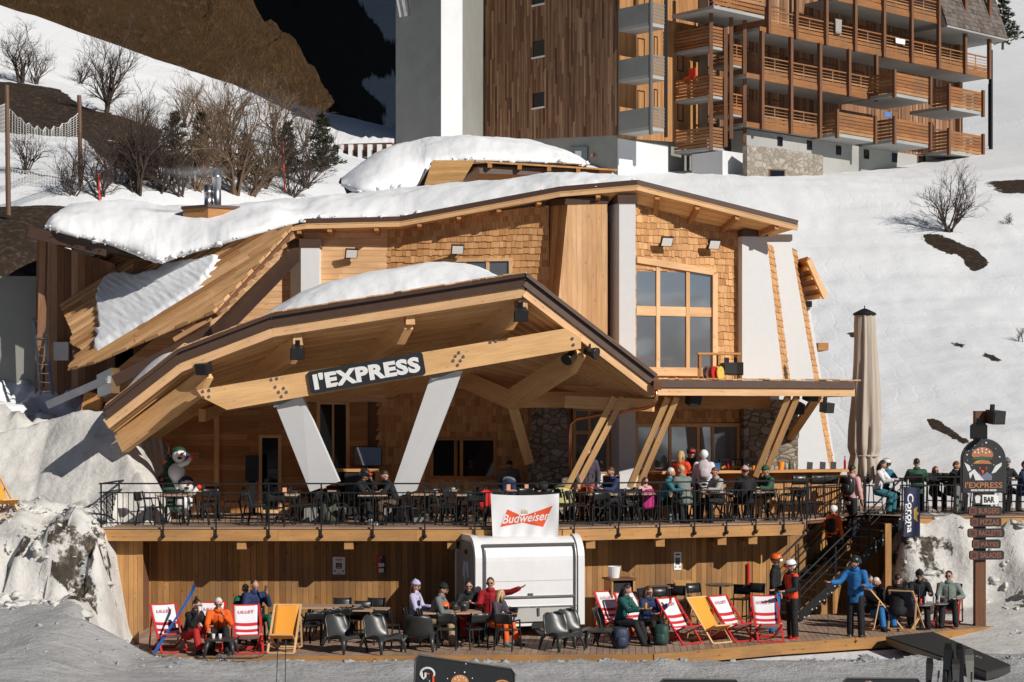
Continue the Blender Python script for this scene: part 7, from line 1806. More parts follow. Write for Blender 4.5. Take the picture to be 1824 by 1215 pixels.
deckchair(at_low(1092, 44.3), R(25), 'striped deckchair mostly hidden behind the woman in the teal sweater')
deckchair(at_low(1128, 44.0), R(25), 'striped deckchair behind the woman with sunglasses and navy jacket')
deckchair(at_low(1208, 42.7), R(38), 'empty striped deckchair right beside the women with drinks')
deckchair(at_low(1262, 42.9), R(36), 'orange deckchair with pale frame between two striped ones', 'beech', False)
deckchair(at_low(1300, 43.2), R(38), 'empty striped deckchair right of the orange one, with a blue smudge of shade')
deckchair(at_low(1366, 43.15), R(4), 'striped deckchair facing straight out beside the two standing skiers')
deckchair(at_low(1688, 46.3), R(-20), 'striped deckchair at the right end under the man in the grey T-shirt')
deckchair(at_low(1567, 45.4), R(110), 'dark deckchair with pale legs turned sideways beside the skier in the blue jacket', 'beech', 'dark')
deckchair(at_low(1614, 45.2), R(150), 'dark deckchair with pale legs seen from behind near the small round tables', 'beech', 'dark')
deckchair(V((PX(-2, 45.5), 45.5, ground_z(PX(-2, 45.5), 45.5)-.02)), R(50), 'orange deckchair on the snow bank at the left edge of the photo', 'beech', False)
# ---- moulded plastic lounge chairs
def make_lounge():
    r = thing('lounge_chair', 'x', 'lounge chair'); m = MB()
    prof_ = [(-.36, .33), (-.30, .37), (-.15, .355), (.0, .32), (.12, .30), (.20, .335), (.27, .45), (.33, .60), (.38, .73), (.41, .80)]; P = cr1([(a, b, 0) for a, b in prof_], 26); nx = 12
    for j in range(26):
        t = j/25; hw = .34*(1-.18*max(0, (t-.5)*2)**2)*(1 if t < .9 else 1-((t-.9)/.1)**2*.45)
        for i in range(nx+1):
            u = i/nx*2-1; edge = abs(u)**2.2; m.v.append((u*hw, P[j][0]-(.13*edge if t > .42 else .0)*min(1, (t-.42)*3), P[j][1]+(.07*edge*math.sin(min(1, t/.6)*math.pi))-(.06*edge if t < .1 else 0)))
    for j in range(25):
        for i in range(nx): a = j*(nx+1)+i; m.face([a, a+1, a+nx+2, a+nx+1])
    o = m.build('shell', 'charcoal', r, smooth=True, recalc=False); s = o.modifiers.new('s', 'SOLIDIFY'); s.thickness = .03
    for sx in (-1, 1):
        for y, yb in ((-.30, -.40), (.22, .36)):
            m = MB(); m.tube([(sx*.29, y, .35), (sx*.33, (y+yb)/2, .24), (sx*.36, yb, 0)], [.075, .055, .028], 8, flat=(1, .7)); m.build('leg', 'charcoal', r, smooth=True)
    return r
LG = None
def lounge(p, rz, label):
    global LG
    if LG is None: LG = make_lounge(); return put(LG, p, rz, label, 'moulded plastic lounge chairs')
    return dup(LG, p, rz, label, 'moulded plastic lounge chairs')
lounge(at_low(612, 41.0), R(48), 'charcoal lounge chair, leftmost of the front row near the stacked chairs')
lounge(at_low(680, 40.9), R(45), 'charcoal lounge chair, second in the front row, left of the one seen from behind')
lounge(at_low(748, 41.3), R(172), 'charcoal lounge chair seen from behind near the man in the grey T-shirt')
lounge(at_low(1000, 41.4), R(35), 'charcoal lounge chair in front of the right end of the white trailer')
lounge(at_low(1024, 42.1), R(40), 'charcoal lounge chair just behind and right of the one by the trailer')
lounge(at_low(1088, 42.6), R(80), 'charcoal lounge chair under the woman in the teal sweater')
def low_table(p, label):
    r = thing('low_table', label, 'low table', p, 'moulded low tables'); m = MB(); m.prism(rrect(V((0, 0, .36)), X_, Y_, .62, .62, .12), UP*.04); m.build('tabletop', 'charcoal', r)
    for sx in (-1, 1):
        for sy in (-1, 1):
            m = MB(); m.tube([(sx*.24, sy*.24, .37), (sx*.29, sy*.29, .2), (sx*.32, sy*.32, 0)], [.06, .045, .025], 8); m.build('leg', 'charcoal', r, smooth=True)
low_table(at_low(394, 40.2, 0), 'black low table with cups in front of the white-haired man')
low_table(at_low(1068, 41.9), 'black low table between the lounge chairs and the woman in teal')
for px, lab in ((380, 'left white cup on the black low table'), (392, 'right white cup on the black low table')): cup(at_low(px, 40.2, .4), 'signwhite', .09, .04, lab, 'cup', 'cup', 'cups on the low table')
# ---- chairs and tables on the lower terrace
GL = 'black chairs on the lower terrace'
def plank_table(p, rz, label, L=1.5):
    r = thing('plank_table', label, 'table', p, 'plank tables on the lower terrace', rz); m = MB()
    for k in range(5): m.box((0, -.30+.15*k, .74), (L, .146, .03))
    m.build('tabletop', 'tabletop', r)
    for sx in (-1, 1):
        m = MB(); m.beam((sx*(L/2-.2), -.28, 0), (sx*(L/2-.2), .28, .72), .04, .04); m.beam((sx*(L/2-.2), .28, 0), (sx*(L/2-.2), -.28, .72), .04, .04); m.build('leg', 'black', r)
plank_table(at_low(590, 43.6), R(3), 'plank table behind the tipped chairs at the left', 1.4); plank_table(at_low(645, 43.0), R(-6), 'shiny plank table right of the tipped chairs', 1.2)
plank_table(at_low(805, 42.4), R(4), 'plank table with helmets at which the group sits', 1.35)
for i, (px, Y, rz) in enumerate(((548, 41.9, 25), (565, 42.4, 18), (583, 42.7, 22), (600, 42.9, 20), (620, 43.1, 24), (637, 43.5, 15))):
    chair(at_low(px, Y)+UP*.12, R(180+rz), f'black chair tipped against a plank table, {ORD[i]} of the tipped row from the left', GL, arms=i < 2, tilt=R(-16))
for i, (px, Y, rz, lab, ar) in enumerate(((690, 42.3, 160, 'black chair with its back to the viewer beside the beanie wearers', False), (650, 43.9, 10, 'black chair against the wall behind the shiny plank table', False), (797, 41.5, 176, 'black chair seen from behind at the helmet table', False), (845, 41.6, 205, 'black chair turned aside, right of the one seen from behind at the helmet table', False), (905, 41.4, 155, 'black armchair in front of the trailer wheel', True),
                                          (742, 42.9, 100, 'black chair under the woman in the lilac beanie', False), (768, 42.3, 95, 'black chair under the man in the grey T-shirt and black beanie', False), (833, 43.4, 5, 'black chair under the man in the dark jacket behind the helmet table', False), (872, 43.2, -20, 'black chair under the man in red and black with sunglasses', False), (893, 42.6, -60, 'black chair under the blonde child by the trailer', False), (455, 42.6, 10, 'black chair under the man in green trousers', False),
                                          (610, 44.6, 5, 'black chair against the board wall under the white poster', False), (668, 44.6, -5, 'black chair against the board wall under the red poster', False))):
    chair(at_low(px, Y), R(rz), lab, GL, arms=ar)
GH = 'high tables and stools by the board wall'
high_table(at_low(1175, 45.4), 'round steel high table left of the narrow cupboard', GH, 'steel', .36, 1.05); high_table(at_low(1283, 46.0), 'round steel high table right of the narrow cupboard', GH, 'steel', .38, 1.05)
for px, Y, rz, lab in ((1160, 44.4, 60, 'black high chair left of the left steel table'), (1183, 44.6, 20, 'black high chair in front of the left steel table'), (1200, 44.9, -30, 'black high chair right of the left steel table'), (1246, 45.6, 30, 'black high chair left of the right steel table'), (1318, 45.2, -20, 'black high chair right of the right steel table'), (1342, 45.6, -30, 'black high chair nearest the red pipe')):
    stool(at_low(px, Y), R(rz), lab, GH)
bn = thing('waste_bin', 'wooden bin cabinet with open slot against the board wall', 'bin', at_low(1103, 45.0)); bn.rotation_euler = (0, 0, R(17))
m = MB(); m.bx(-.3, .3, -.28, .28, .02, .82); m.bx(-.3, -.26, -.28, .28, .82, 1.26); m.bx(.26, .3, -.28, .28, .82, 1.26); m.bx(-.26, .26, .24, .28, .82, 1.26); m.build('cabinet', 'larch_side', bn)
m = MB(); m.box((0, 0, 1.28), (.68, .62, .04)); m.build('lid', 'post', bn); m = MB(); m.bx(-.25, .25, -.2, .2, .83, 1.22); m.build('dark_slot', 'rubber', bn)
m = MB(); m.lathe([(.12, 0), (.16, .28), (.15, .28), (.11, .02)], (0, 0, 0), 16); o = m.build('bucket', 'signwhite', None); o.location = at_low(1094, 45.0, 1.3); tag(o, 'white bucket standing on top of the wooden bin cabinet', 'bucket')
# small round tables at the right end
for i, (px, Y) in enumerate(((1640, 45.4), (1668, 45.7))):
    high_table(at_low(px, Y), ('round low table with glasses in front of the man in the black beanie', 'round low table with glasses beside the man in the grey T-shirt')[i], 'small round tables at the right end', 'steel', .3, .62)
for i, (px, Y, mt, h) in enumerate(((1624, 45.3, 'signwhite', .1), (1632, 45.4, 'clearglass', .15), (1640, 45.3, 'markerred', .12), (1648, 45.5, 'clearglass', .16), (1664, 45.6, 'clearglass', .15), (1672, 45.7, 'clearglass', .17))):
    cup(at_low(px, Y, .64), mt, h, .035, f'{("white cup", "pale glass", "red cup", "pale glass", "tall pale glass", "tall pale glass")[i]} on the small round tables, {ORD[i]} from the left', 'cup', 'cup', 'cups on the small round tables')
# ---- bags and helmets
def pack(p, rz, mat, label, s=1., sub='black'):
    r = thing('backpack', label, 'backpack', p, 'backpacks', rz); m = MB(); m.ball((0, 0, .23*s), (.17*s, .115*s, .25*s), 14, 10, lambda d: 1/max(abs(d.x)**4+abs(d.y)**4+abs(d.z)**4, .2)**.25); m.build('body', mat, r, smooth=True)
    m = MB(); m.ball((0, -.11*s, .16*s), (.12*s, .06*s, .12*s), 12, 8, lambda d: 1/max(abs(d.x)**4+abs(d.y)**4+abs(d.z)**4, .2)**.25); m.build('pocket', mat, r, smooth=True)
    for sx in (-1, 1):
        m = MB(); m.tube([(sx*.09*s, .10*s, .44*s), (sx*.10*s, .16*s, .3*s), (sx*.1*s, .11*s, .06*s)], .018*s, 6); m.build('strap', sub, r)
    m = MB(); m.tube([(-.04*s, .05*s, .46*s), (0, .06*s, .52*s), (.04*s, .05*s, .46*s)], .01*s, 5); m.build('handle', sub, r); return r
M['packnavy'] = paint('navy nylon', (.02, .032, .065), .6, .15); M['packgreen'] = paint('dark green nylon', (.02, .06, .05), .6, .15)
pack(at_low(1106, 41.6), R(10), 'packnavy', 'navy backpack standing on the boards at the feet of the woman in teal'); pack(at_low(1178, 42.2), R(-20), 'packgreen', 'dark green backpack beside the empty striped deckchair')
pack(at_deck(585, 45.9), R(30), paint('olive nylon', (.05, .055, .045), .7), 'olive backpack leaning against a chair left of the seated man in the helmet', 1.2)
def helmet_thing(p, mat, label, rz=0):
    r = thing('ski_helmet', label, 'helmet', p, 'loose ski helmets', rz); m = MB(); m.ball((0, 0, .10), (.125, .15, .13), 16, 10, lambda d: 1 if d.z > -.45 else .9); m.build('shell', mat, r, smooth=True)
    m = MB(); m.box((0, -.135, .10), (.18, .05, .075)); m.build('goggles', 'blackplastic', r)
    m = MB(); m.tube([(-.12, 0, .06), (0, .02, .01), (.12, 0, .06)], .012, 5); m.build('strap', 'black', r)
M['helmorange'] = paint('orange helmet', (.85, .14, .02), .3, .05)
helmet_thing(at_low(792, 42.3, .76), 'helmorange', 'bright orange ski helmet lying on the plank table'); helmet_thing(at_low(808, 42.3, .76), 'blackplastic', 'black ski helmet beside the orange one on the plank table', R(30)); helmet_thing(at_low(826, 42.4, .76), 'charcoal', 'charcoal ski helmet on the plank table, nearest the man in the dark jacket', R(-20)); helmet_thing(at_low(500, 43.2, .62), 'blackplastic', 'black ski helmet above the left orange deckchair')
m = MB(); m.bx(-.25, .25, -.2, .2, 0, .6); m.bx(-.28, .28, -.22, .22, .6, .63); o = m.build('crate', 'post', None); o.location = at_low(500, 43.2); tag(o, 'dark crate behind the left orange deckchair', 'crate')
m = MB()
for x, y, z, r_ in ((0, 0, .1, .16), (.15, .05, .08, .12), (-.14, .02, .09, .13)): m.ball((x, y, z), (r_, r_*.8, r_*.75), 10, 8)
o = m.build('jacket_pile', 'rubber', None, smooth=True); o.location = at_low(1105-6, 47) if 0 else at_deck(968, 48.4)+UP*.76; tag(o, 'dark clothes heaped on a back-row table beside the stone pillar', 'clothes')
# ---- skis and poles
def ski(name, p, d, up, L, mat, label, group, bind=True, w=.09):
    r = thing(name, label, 'ski', p, group); d = V(d).normalized(); up = V(up); up = (up-d*up.dot(d)).normalized(); s = d.cross(up); m = MB(); n = 16; vs = []
    for i in range(n+1):
        t = i/n; ww = w*(.5*(1+.25*math.cos(2*math.pi*t)))*(1 if .06 < t < .94 else .75); lift = .12*max(0, (t-.86)/.14)**2
        for a, b in ((-1, 0), (1, 0), (1, .014), (-1, .014)): m.v.append(tuple(d*(L*t)+s*(a*ww)+up*(b+lift)))
    for i in range(n):
        for k in range(4): k2 = (k+1) % 4; m.face([i*4+k, i*4+k2, (i+1)*4+k2, (i+1)*4+k])
    m.face([3, 2, 1, 0]); m.face([n*4, n*4+1, n*4+2, n*4+3]); m.build('blade', mat, r)
    if bind:
        m = MB(); m.box(d*(L*.42)+up*.05, (.1, .07, .07), (d, s, up)); m.box(d*(L*.56)+up*.045, (.08, .07, .06), (d, s, up)); m.build('binding', 'steel', r)
    return r
gz = lambda px, Y: V((PX(px, Y), Y, ground_z(PX(px, Y), Y)+.02))
ski('ski', gz(345, 39.3), (1, .05, 0), UP, 1.55, 'charcoal', 'dark ski lying on the snow, the one nearer the viewer of the left pair', 'skis lying in front of the low table'); ski('ski', gz(334, 39.6), (1, -.03, 0), UP, 1.6, 'charcoal', 'dark ski lying on the snow, the one nearer the low table of the left pair', 'skis lying in front of the low table')
M['skiblue'] = paint('blue ski', (.03, .12, .42), .35, .1)
ski('ski', V((PX(274, 40.6), 40.6, .0)), (W(345, 1052, 41.0)-W(274, 1166, 40.6)), (-.3, -1, 0), 1.75, 'skiblue', 'long blue ski leaning beside the far left deckchair', None, False, .06)
def pole(p, top, label, group, col='black'):
    r = thing('ski_pole', label, 'ski pole', p, group); t = V(top)-V(p); m = MB(); m.tube([(0, 0, 0), t*.97], [.006, .009], 6); m.build('shaft', 'steel' if col == 'steel' else col, r)
    m = MB(); m.tube([t*.9, t], [.017, .017], 8); m.build('grip', 'rubber', r); m = MB(); d = t.normalized(); m.lathe([(.045, -.005), (.045, .006), (.012, .02)], d*.07, 10, d); m.build('basket', 'rubber', r); return r
for px, lab in ((492, 'left one of two ski poles stuck in the snow before the orange deckchair'), (508, 'right one of two ski poles stuck in the snow before the orange deckchair')):
    q = gz(px, 36.4); pole(q-UP*.1, W(px+(1 if px > 500 else 3), 1140, 36.4), lab, 'ski poles stuck in the snow')
GS = 'skis standing upright at the bottom right corner'
for i, (px, dx, mt, w) in enumerate(((1646, .10, 'charcoal', .10), (1672, .13, 'blackplastic', .11), (1690, .05, 'charcoal', .10), (1704, .02, 'rubberseal', .10), (1718, -.02, 'blackplastic', .1), (1733, -.01, 'concrete', .12))):
    p = gz(px, 30.6+.12*(i % 3)); ski('ski', p-UP*.12, (dx, .12, 1), (-.3, -1, .1), 1.45+.12*((i*5) % 3), mt, f'ski standing upright at the bottom right corner, {ORD[i]} from the left', GS, True, w)
rk = thing('ski_rack', 'low metal ski rack holding the upright skis at the bottom right', 'ski rack', gz(1690, 30.9), world=True)
m = MB(); a, b = gz(1628, 30.75), gz(1750, 30.85); m.tube([a+UP*.62, b+UP*.62], .025, 8); m.build('crossbar', 'black', rk)
for q in (a, b): 
    m = MB(); m.tube([q-UP*.2, q+UP*.65], .025, 8); m.build('post', 'black', rk)
for i, (px, dx) in enumerate(((1658, .16), (1697, -.1), (1726, .07))):
    q = gz(px, 30.4); pole(q-UP*.1, q+V((dx, .1, 1.15)), f'dark ski pole leaning among the upright skis, {ORD[i]} from the left', 'poles leaning at the ski rack')
# ================================================================ people
def cloth_mat(name, col, v=.18):
    t = NT(name); ob = t.n('ShaderNodeTexCoord').outputs['Object']; n = t.noise(ob, 7, 4, .6); n2 = t.noise(t.vmul(ob, (1, 1, 1.8)), 11, 3, .5)
    t.bump(t.math('ADD', n, n2), .55, .03); return t.fin(t.mix(n, tuple(x*(1-v) for x in col), tuple(x*(1+v) for x in col)), .75, 0, .3)
CC = {}
def cl(c):
    if c not in CC: CC[c] = cloth_mat('cloth '+c, {'black': (.014, .014, .016), 'red': (.42, .02, .02), 'orange': (.78, .12, .015), 'redorange': (.72, .07, .02), 'teal': (.015, .085, .075), 'green': (.012, .11, .065), 'blue': (.02, .14, .38), 'navy': (.02, .035, .10), 'grey': (.16, .17, .17), 'greygreen': (.17, .21, .19), 'beige': (.34, .25, .16), 'brown': (.10, .065, .04), 'pink': (.62, .34, .34), 'lilac': (.46, .44, .62), 'white': (.66, .67, .70), 'floral': (.07, .055, .075), 'fleece': (.34, .33, .32), 'tealblue': (.03, .15, .20), 'rust': (.34, .07, .03), 'forest': (.03, .085, .05), 'olive': (.05, .055, .04), 'tan': (.42, .25, .12), 'cherry': (.32, .012, .02)}[c])
    return CC[c]
def skin_mat():
    t = NT('skin'); ob = t.n('ShaderNodeTexCoord').outputs['Object']; c = t.mix(t.noise(ob, 14, 3), (.46, .24, .16), (.56, .31, .22)); t.b.inputs['Subsurface Weight'].default_value = .08; return t.fin(c, .5, 0, .35)
M['skin'] = skin_mat(); M['eye'] = paint('dark eye', (.02, .015, .012), .3); M['lip'] = paint('lips', (.36, .12, .10), .5)
HAIR = {k: paint(k+' hair', c, .55, .3, scale=30) for k, c in (('dark', (.018, .012, .01)), ('brown', (.07, .035, .018)), ('blond', (.48, .32, .15)), ('white', (.62, .61, .60)), ('auburn', (.14, .045, .018)))}
PEND = []
def remesh_obj(mb, name, mats, parent, voxel, it, segs=None):
    o = mb.build(name, mats, parent, smooth=True, recalc=False)
    r = o.modifiers.new('r', 'REMESH'); r.mode = 'VOXEL'; r.voxel_size = voxel; r.use_smooth_shade = True
    s = o.modifiers.new('s', 'SMOOTH'); s.factor = .5; s.iterations = it
    PEND.append((o, segs)); return o
def seg_d(p, a, b):
    d = b-a; t = max(0, min(1, (p-a).dot(d)/d.length_squared)); return (p-a-d*t).length
def person(label, loc, rz, pose='sit', lean=6, jacket='black', sleeve=None, legs='black', boots='black', hair=('dark', 'short'), hat=None, shades=False, nod=6, turn=0, arms=None, leg=None, seat=None, s=1.0, group=None, gog=None, skirt=.0, female=False, twist=0, bootmat=None):
    r = thing('person', label, 'person', loc, group or 'people at the restaurant', rz); s *= 1.05; r.scale = (s, s, s)
    ph = {'stand': .90, 'sit': .54, 'low': .40, 'high': .86}[pose] if seat is None else seat
    P = V((0, 0, ph)); d = V((0, -math.sin(R(lean)), math.cos(R(lean)))); X = V((math.cos(R(twist)), math.sin(R(twist)), 0))
    N = P+d*.53; HC_ = N+(d*.5+V((0, -.12, .5))).normalized()*.155
    if leg is None:
        leg = {'stand': (((.07, -.03, -1), (.02, .05, -1)), ((.07, .02, -1), (.02, .06, -1))), 'sit': (((.16, -1, .0), (.02, .06, -1)), ((.12, -1, .02), (.04, -.15, -1))), 'low': (((.14, -1, .32), (.03, -.22, -1)), ((.10, -1, .26), (.05, -.3, -1))), 'high': (((.14, -1, -.25), (.02, .1, -1)), ((.12, -1, -.3), (.02, .15, -1)))}[pose]
    if arms is None:
        arms = {'stand': (((.28, .06, -1), (.02, -.3, -1)), ((.28, .06, -1), (.02, -.3, -1))), 'sit': (((.22, -.35, -.9), (-.35, -.9, .05)), ((.22, -.3, -.9), (-.25, -.95, .0)))}.get(pose, (((.25, -.3, -.9), (-.3, -.9, -.05)), ((.25, -.3, -.9), (-.3, -.9, -.05))))
    A = []; L = []
    for i, sx in enumerate((1, -1)):
        S = P+d*.465+X*(sx*(.165 if female else .185)); u, f = arms[i]; u = V((u[0]*sx, u[1], u[2])).normalized(); f = V((f[0]*sx, f[1], f[2])).normalized()
        E_ = S+u*.285; H_ = E_+f*.25; A.append((S, E_, H_, f, u))
        Hp = P+X*(sx*.09)-V((0, 0, .03)); a, b = leg[i]; a = V((a[0]*sx, a[1], a[2])).normalized(); b = V((b[0]*sx, b[1], b[2])).normalized()
        K = Hp+a*.43; An = K+b*(.42 if pose != 'stand' else .41); L.append((Hp, K, An, b))
    # continuous slim body
    m = MB(); m.tube([P-V((0, 0, .08)), P+d*.15, P+d*.38, P+d*.47, N, N+d*.06], [.11, .105, .125, .10, .052, .05], 12, flat=(1.25, .8))
    m.tube([N-d*.04, HC_], [.055, .05], 10)
    for S, E_, H_, f, u in A: m.tube([P+d*.44, S], .055, 8); m.tube([S, E_, H_, H_+f*.03], [.05, .042, .03, .028], 8)
    for Hp, K, An, b in L: m.tube([P, Hp, K, An], [.08, .08, .056, .04], 8)
    body = remesh_obj(m, 'body', ['skin', 'eye', 'lip'], r, .03, 2)
    hm = MB(); Rm = Matrix.Rotation(R(turn), 4, 'Z') @ Matrix.Rotation(R(nod), 4, 'X'); X4 = Matrix.Translation(HC_) @ Rm
    def hf(q):
        k = 1
        if q.z < 0: k *= 1-.20*(-q.z)**1.5*(1 if abs(q.x) > .1 else .7)
        if q.y < -.5: k *= 1-.05*abs(q.z); k += .22*math.exp(-((q.x/.13)**2+((q.z+.14)/.17)**2))
        return k
    hm.ball((0, 0, 0), (.076, .095, .116), 20, 16, hf)
    for sx in (-1, 1): hm.ball((sx*.077, .012, -.008), (.014, .024, .034), 8, 6)
    hm.m = 1
    for sx in (-1, 1): hm.ball((sx*.031, -.084, .008), (.014, .01, .008), 8, 6)
    hm.m = 2; hm.ball((0, -.089, -.062), (.024, .012, .008), 8, 6); hm.m = 0; hm.xf(X4)
    for S, E_, H_, f, u in A:      # hands: palm, four fingers of different lengths, thumb at the side
        st_ = len(hm.v); x = f.cross(V((0, 0, 1)) if abs(f.z) < .9 else V((0, 1, 0))).normalized(); y = f.cross(x)
        hm.ball(H_+f*.055, (.001, .001, .001), 4, 3)
        hm.tube([H_, H_+f*.035, H_+f*.085, H_+f*.10], [.026, .036, .038, .028], 8, flat=(1, .5))
        for k, ln in enumerate((.058, .072, .078, .068)):
            o = H_+f*.09+x*((k-1.5)*.0185); hm.tube([o, o+f*(ln*.45)-y*.006, o+(f*.75-y*.5)*(ln*.85)], [.0095, .009, .0065], 6)
        o = H_+f*.03+x*.03; hm.tube([o, o+x*.022+f*.025, o+x*.024+f*.058-y*.012], [.011, .010, .007], 6)
    PEND[-1] = (body, None, hm)
    # clothes
    m = MB(); k = .92 if female else 1
    m.tube([P-V((0, 0, .10+skirt))-d*0, P+d*.0, P+d*.18, P+d*.36, P+d*.46, N-d*.01, N+d*.035], [.142, .15*k, .138*k, .158*k, .138, .078, .07], 14, flat=(1.22, .82))
    for S, E_, H_, f, u in A:
        m.tube([P+d*.42, S, S+u*.02], [.09, .082, .08], 10); m.ball(S, .078); m.tube([S, S+u*.14, E_, E_+f*.12, H_-f*.0], [.08, .074, .066, .062, .05], 10); m.ball(E_, .066)
    js = [cl(jacket)]+([cl(sleeve)] if sleeve else [])
    j_ = remesh_obj(m, 'jacket', js, r, .022, 4); PEND[-1] = (j_, [(S.lerp(E_, .18), E_, H_) for S, E_, H_, f, u in A] if sleeve else None, None)
    dk = 'rubber' if jacket != 'black' else 'rubberseal'
    m = MB(); m.tube([N-d*.035, N+d*.02, N+d*.055], [.088, .083, .072], 14, flat=(1.12, 1.0)); m.build('collar', cl(sleeve) if sleeve else cl(jacket), j_, smooth=True)
    m = MB(); f_ = (d.cross(X)).normalized()*-1; f_ = -f_ if f_.y > 0 else f_
    zp = [P+f_*.128+d*-.04, P+d*.10+f_*.122, P+d*.24+f_*.122, P+d*.36+f_*.132, P+d*.46+f_*.112]; m.tube(zp, .007, 5); m.build('zip', dk, j_)
    m = MB()
    for sx in (-1, 1): q_ = P+d*.10+X*(sx*.115)+f_*.097; m.beam(q_, q_+d*.10+X*(sx*.015), .008, .02, f_)
    m.build('pockets', dk, j_)
    m = MB(); m.ball(P-V((0, 0, .02)), (.158, .128, .13), 14, 10)
    for Hp, K, An, b in L: m.ball(Hp, .09); m.tube([Hp, Hp.lerp(K, .5), K, K.lerp(An, .5), An-b*.0], [.104, .096, .08, .08, .078], 10); m.ball(K, .08)
    t_ = remesh_obj(m, 'trousers', [cl(legs)], r, .022, 4); PEND[-1] = (t_, None, None)
    for Hp, K, An, b in L:
        m = MB(); fd = V((X.y*.0+(.15 if An.x > 0 else -.15), -1, 0)).normalized() if abs(b.z) > .5 else V((0, -.4, .9)); dn = V((0, 0, -1)) if abs(b.z) > .5 else b
        a = An+dn*.05; m.tube([An-b*.13, An, a+fd*.0], [.076, .074, .066], 10); m.tube([a-fd*.06+dn*.01, a+fd*.06+dn*.012, a+fd*.16+dn*.018, a+fd*.205+dn*.02], [.055, .062, .056, .038], 10, flat=(.95, .85))
        b_ = remesh_obj(m, 'boot', [bootmat and M[bootmat] or cl(boots)], r, .018, 2); PEND[-1] = (b_, None, None)
    # hair and headgear
    hc = HAIR[hair[0]]
    if hair[1] != 'none':
        m = MB(); m.ball((0, .014, .022), (.085, .098, .108), 16, 12, lambda q: 1 if (q.z > .25-.9*max(0, q.y+.15) and q.y > -.86) or q.z > .62 else .80)
        if hair[1] in ('long', 'bob'):
            ln = .30 if hair[1] == 'long' else .16
            m.tube([(0, .05, .05), (0, .085, -.06), (0, .09, -.06-ln*.5), (0, .075, -.06-ln)], [.085, .082, .075, .05], 12, flat=(1.1, .62))
            for sx in (-1, 1): m.tube([(sx*.06, .02, .06), (sx*.083, .015, -.05), (sx*.08, -.0, -.05-ln*.6)], [.03, .033, .018], 8)
        if hair[1] == 'bun': m.ball((0, .05, .135), .042)
        m.xf(X4); m.build('hair', hc, r, smooth=True)
    if hat:
        k, hmat = hat; m = MB()
        if k == 'beanie':
            m.ball((0, .008, .05), (.092, .106, .105), 16, 12, lambda q: 1 if q.z > -.12 else .75); m.lathe([(.086, 0), (.098, .0), (.099, .045), (.088, .05)], (0, .006, .035), 20, sq=(1, 1.12)); m.ball((0, .02, .155), .016, 8, 6)
            m.xf(X4); m.build('beanie', hmat, r, smooth=True)
        else:
            m.ball((0, .012, .035), (.112, .135, .125), 18, 14, lambda q: (1 if q.z > -.35 or q.y > .1 else .72)*(1 if not (q.y < -.55 and q.z < .12) else .86)); m.xf(X4); h_ = m.build('helmet', hmat, r, smooth=True)
            m = MB(); m.box((0, -.118, .062), (.15, .03, .012)); 
            for sx in (-1, 0, 1): m.box((sx*.045, .0, .157-.012*abs(sx)), (.014, .09, .012))
            m.xf(X4); m.build('vents', 'rubber', h_)
            for sx in (-1, 1):
                m = MB(); m.tube([(sx*.085, .0, -.05), (sx*.06, -.04, -.11), (sx*.01, -.06, -.125)], .008, 5); m.xf(X4); m.build('chin_strap', 'black', h_)
    if gog:
        z = .085 if gog[1] == 'up' else .012; y = -.115 if gog[1] == 'up' else -.095
        m = MB(); m.ball((0, y, z), (.078, .04, .038), 14, 8, lambda q: 1/max(abs(q.x)**4+abs(q.y)**4+abs(q.z)**4, .2)**.25*.9); m.xf(X4); g_ = m.build('goggles', gog[0], r, smooth=True)
        m = MB(); m.lathe([(.118, -.014), (.121, 0), (.118, .014)], (0, .01, z+.01), 20, sq=(1, 1.16)); m.xf(X4); m.build('strap', 'rubber', g_)
    if shades:
        m = MB()
        for sx in (-1, 1): m.ball((sx*.033, -.093, .008), (.029, .012, .02), 10, 8); m.tube([(sx*.06, -.085, .012), (sx*.078, 0, .012)], .004, 4)
        m.tube([(-.01, -.1, .012), (.01, -.1, .012)], .004, 4); m.xf(X4); m.build('sunglasses', 'signblack', r, smooth=True)
    Mw = Matrix.Translation(V(loc)) @ Matrix.Rotation(rz, 4, 'Z') @ Matrix.Scale(s, 4)
    r_ = {'hand': [Mw @ (h+f*.09) for _, _, h, f, _ in A], 'back': Mw @ (P+d*.3+V((0, .17, 0))), 'rz': rz, 'o': r, 'chest': Mw @ (P+d*.28)}
    return r_
def flat_pt(px, Y, z): return V((PX(px, Y), Y, z))
QL = 'people on the lower terrace'; QU = 'people on the upper terrace'
DRINK = ((.2, -.55, -.5), (-.35, -.35, .9))       # hand lifted to the mouth
LAP = ((.22, -.35, -.9), (-.35, -.9, .05)); TBL = ((.28, -.6, -.75), (-.2, -1, .12)); UPB = ((.9, .1, .1), (.3, -.2, .2))
cups = []
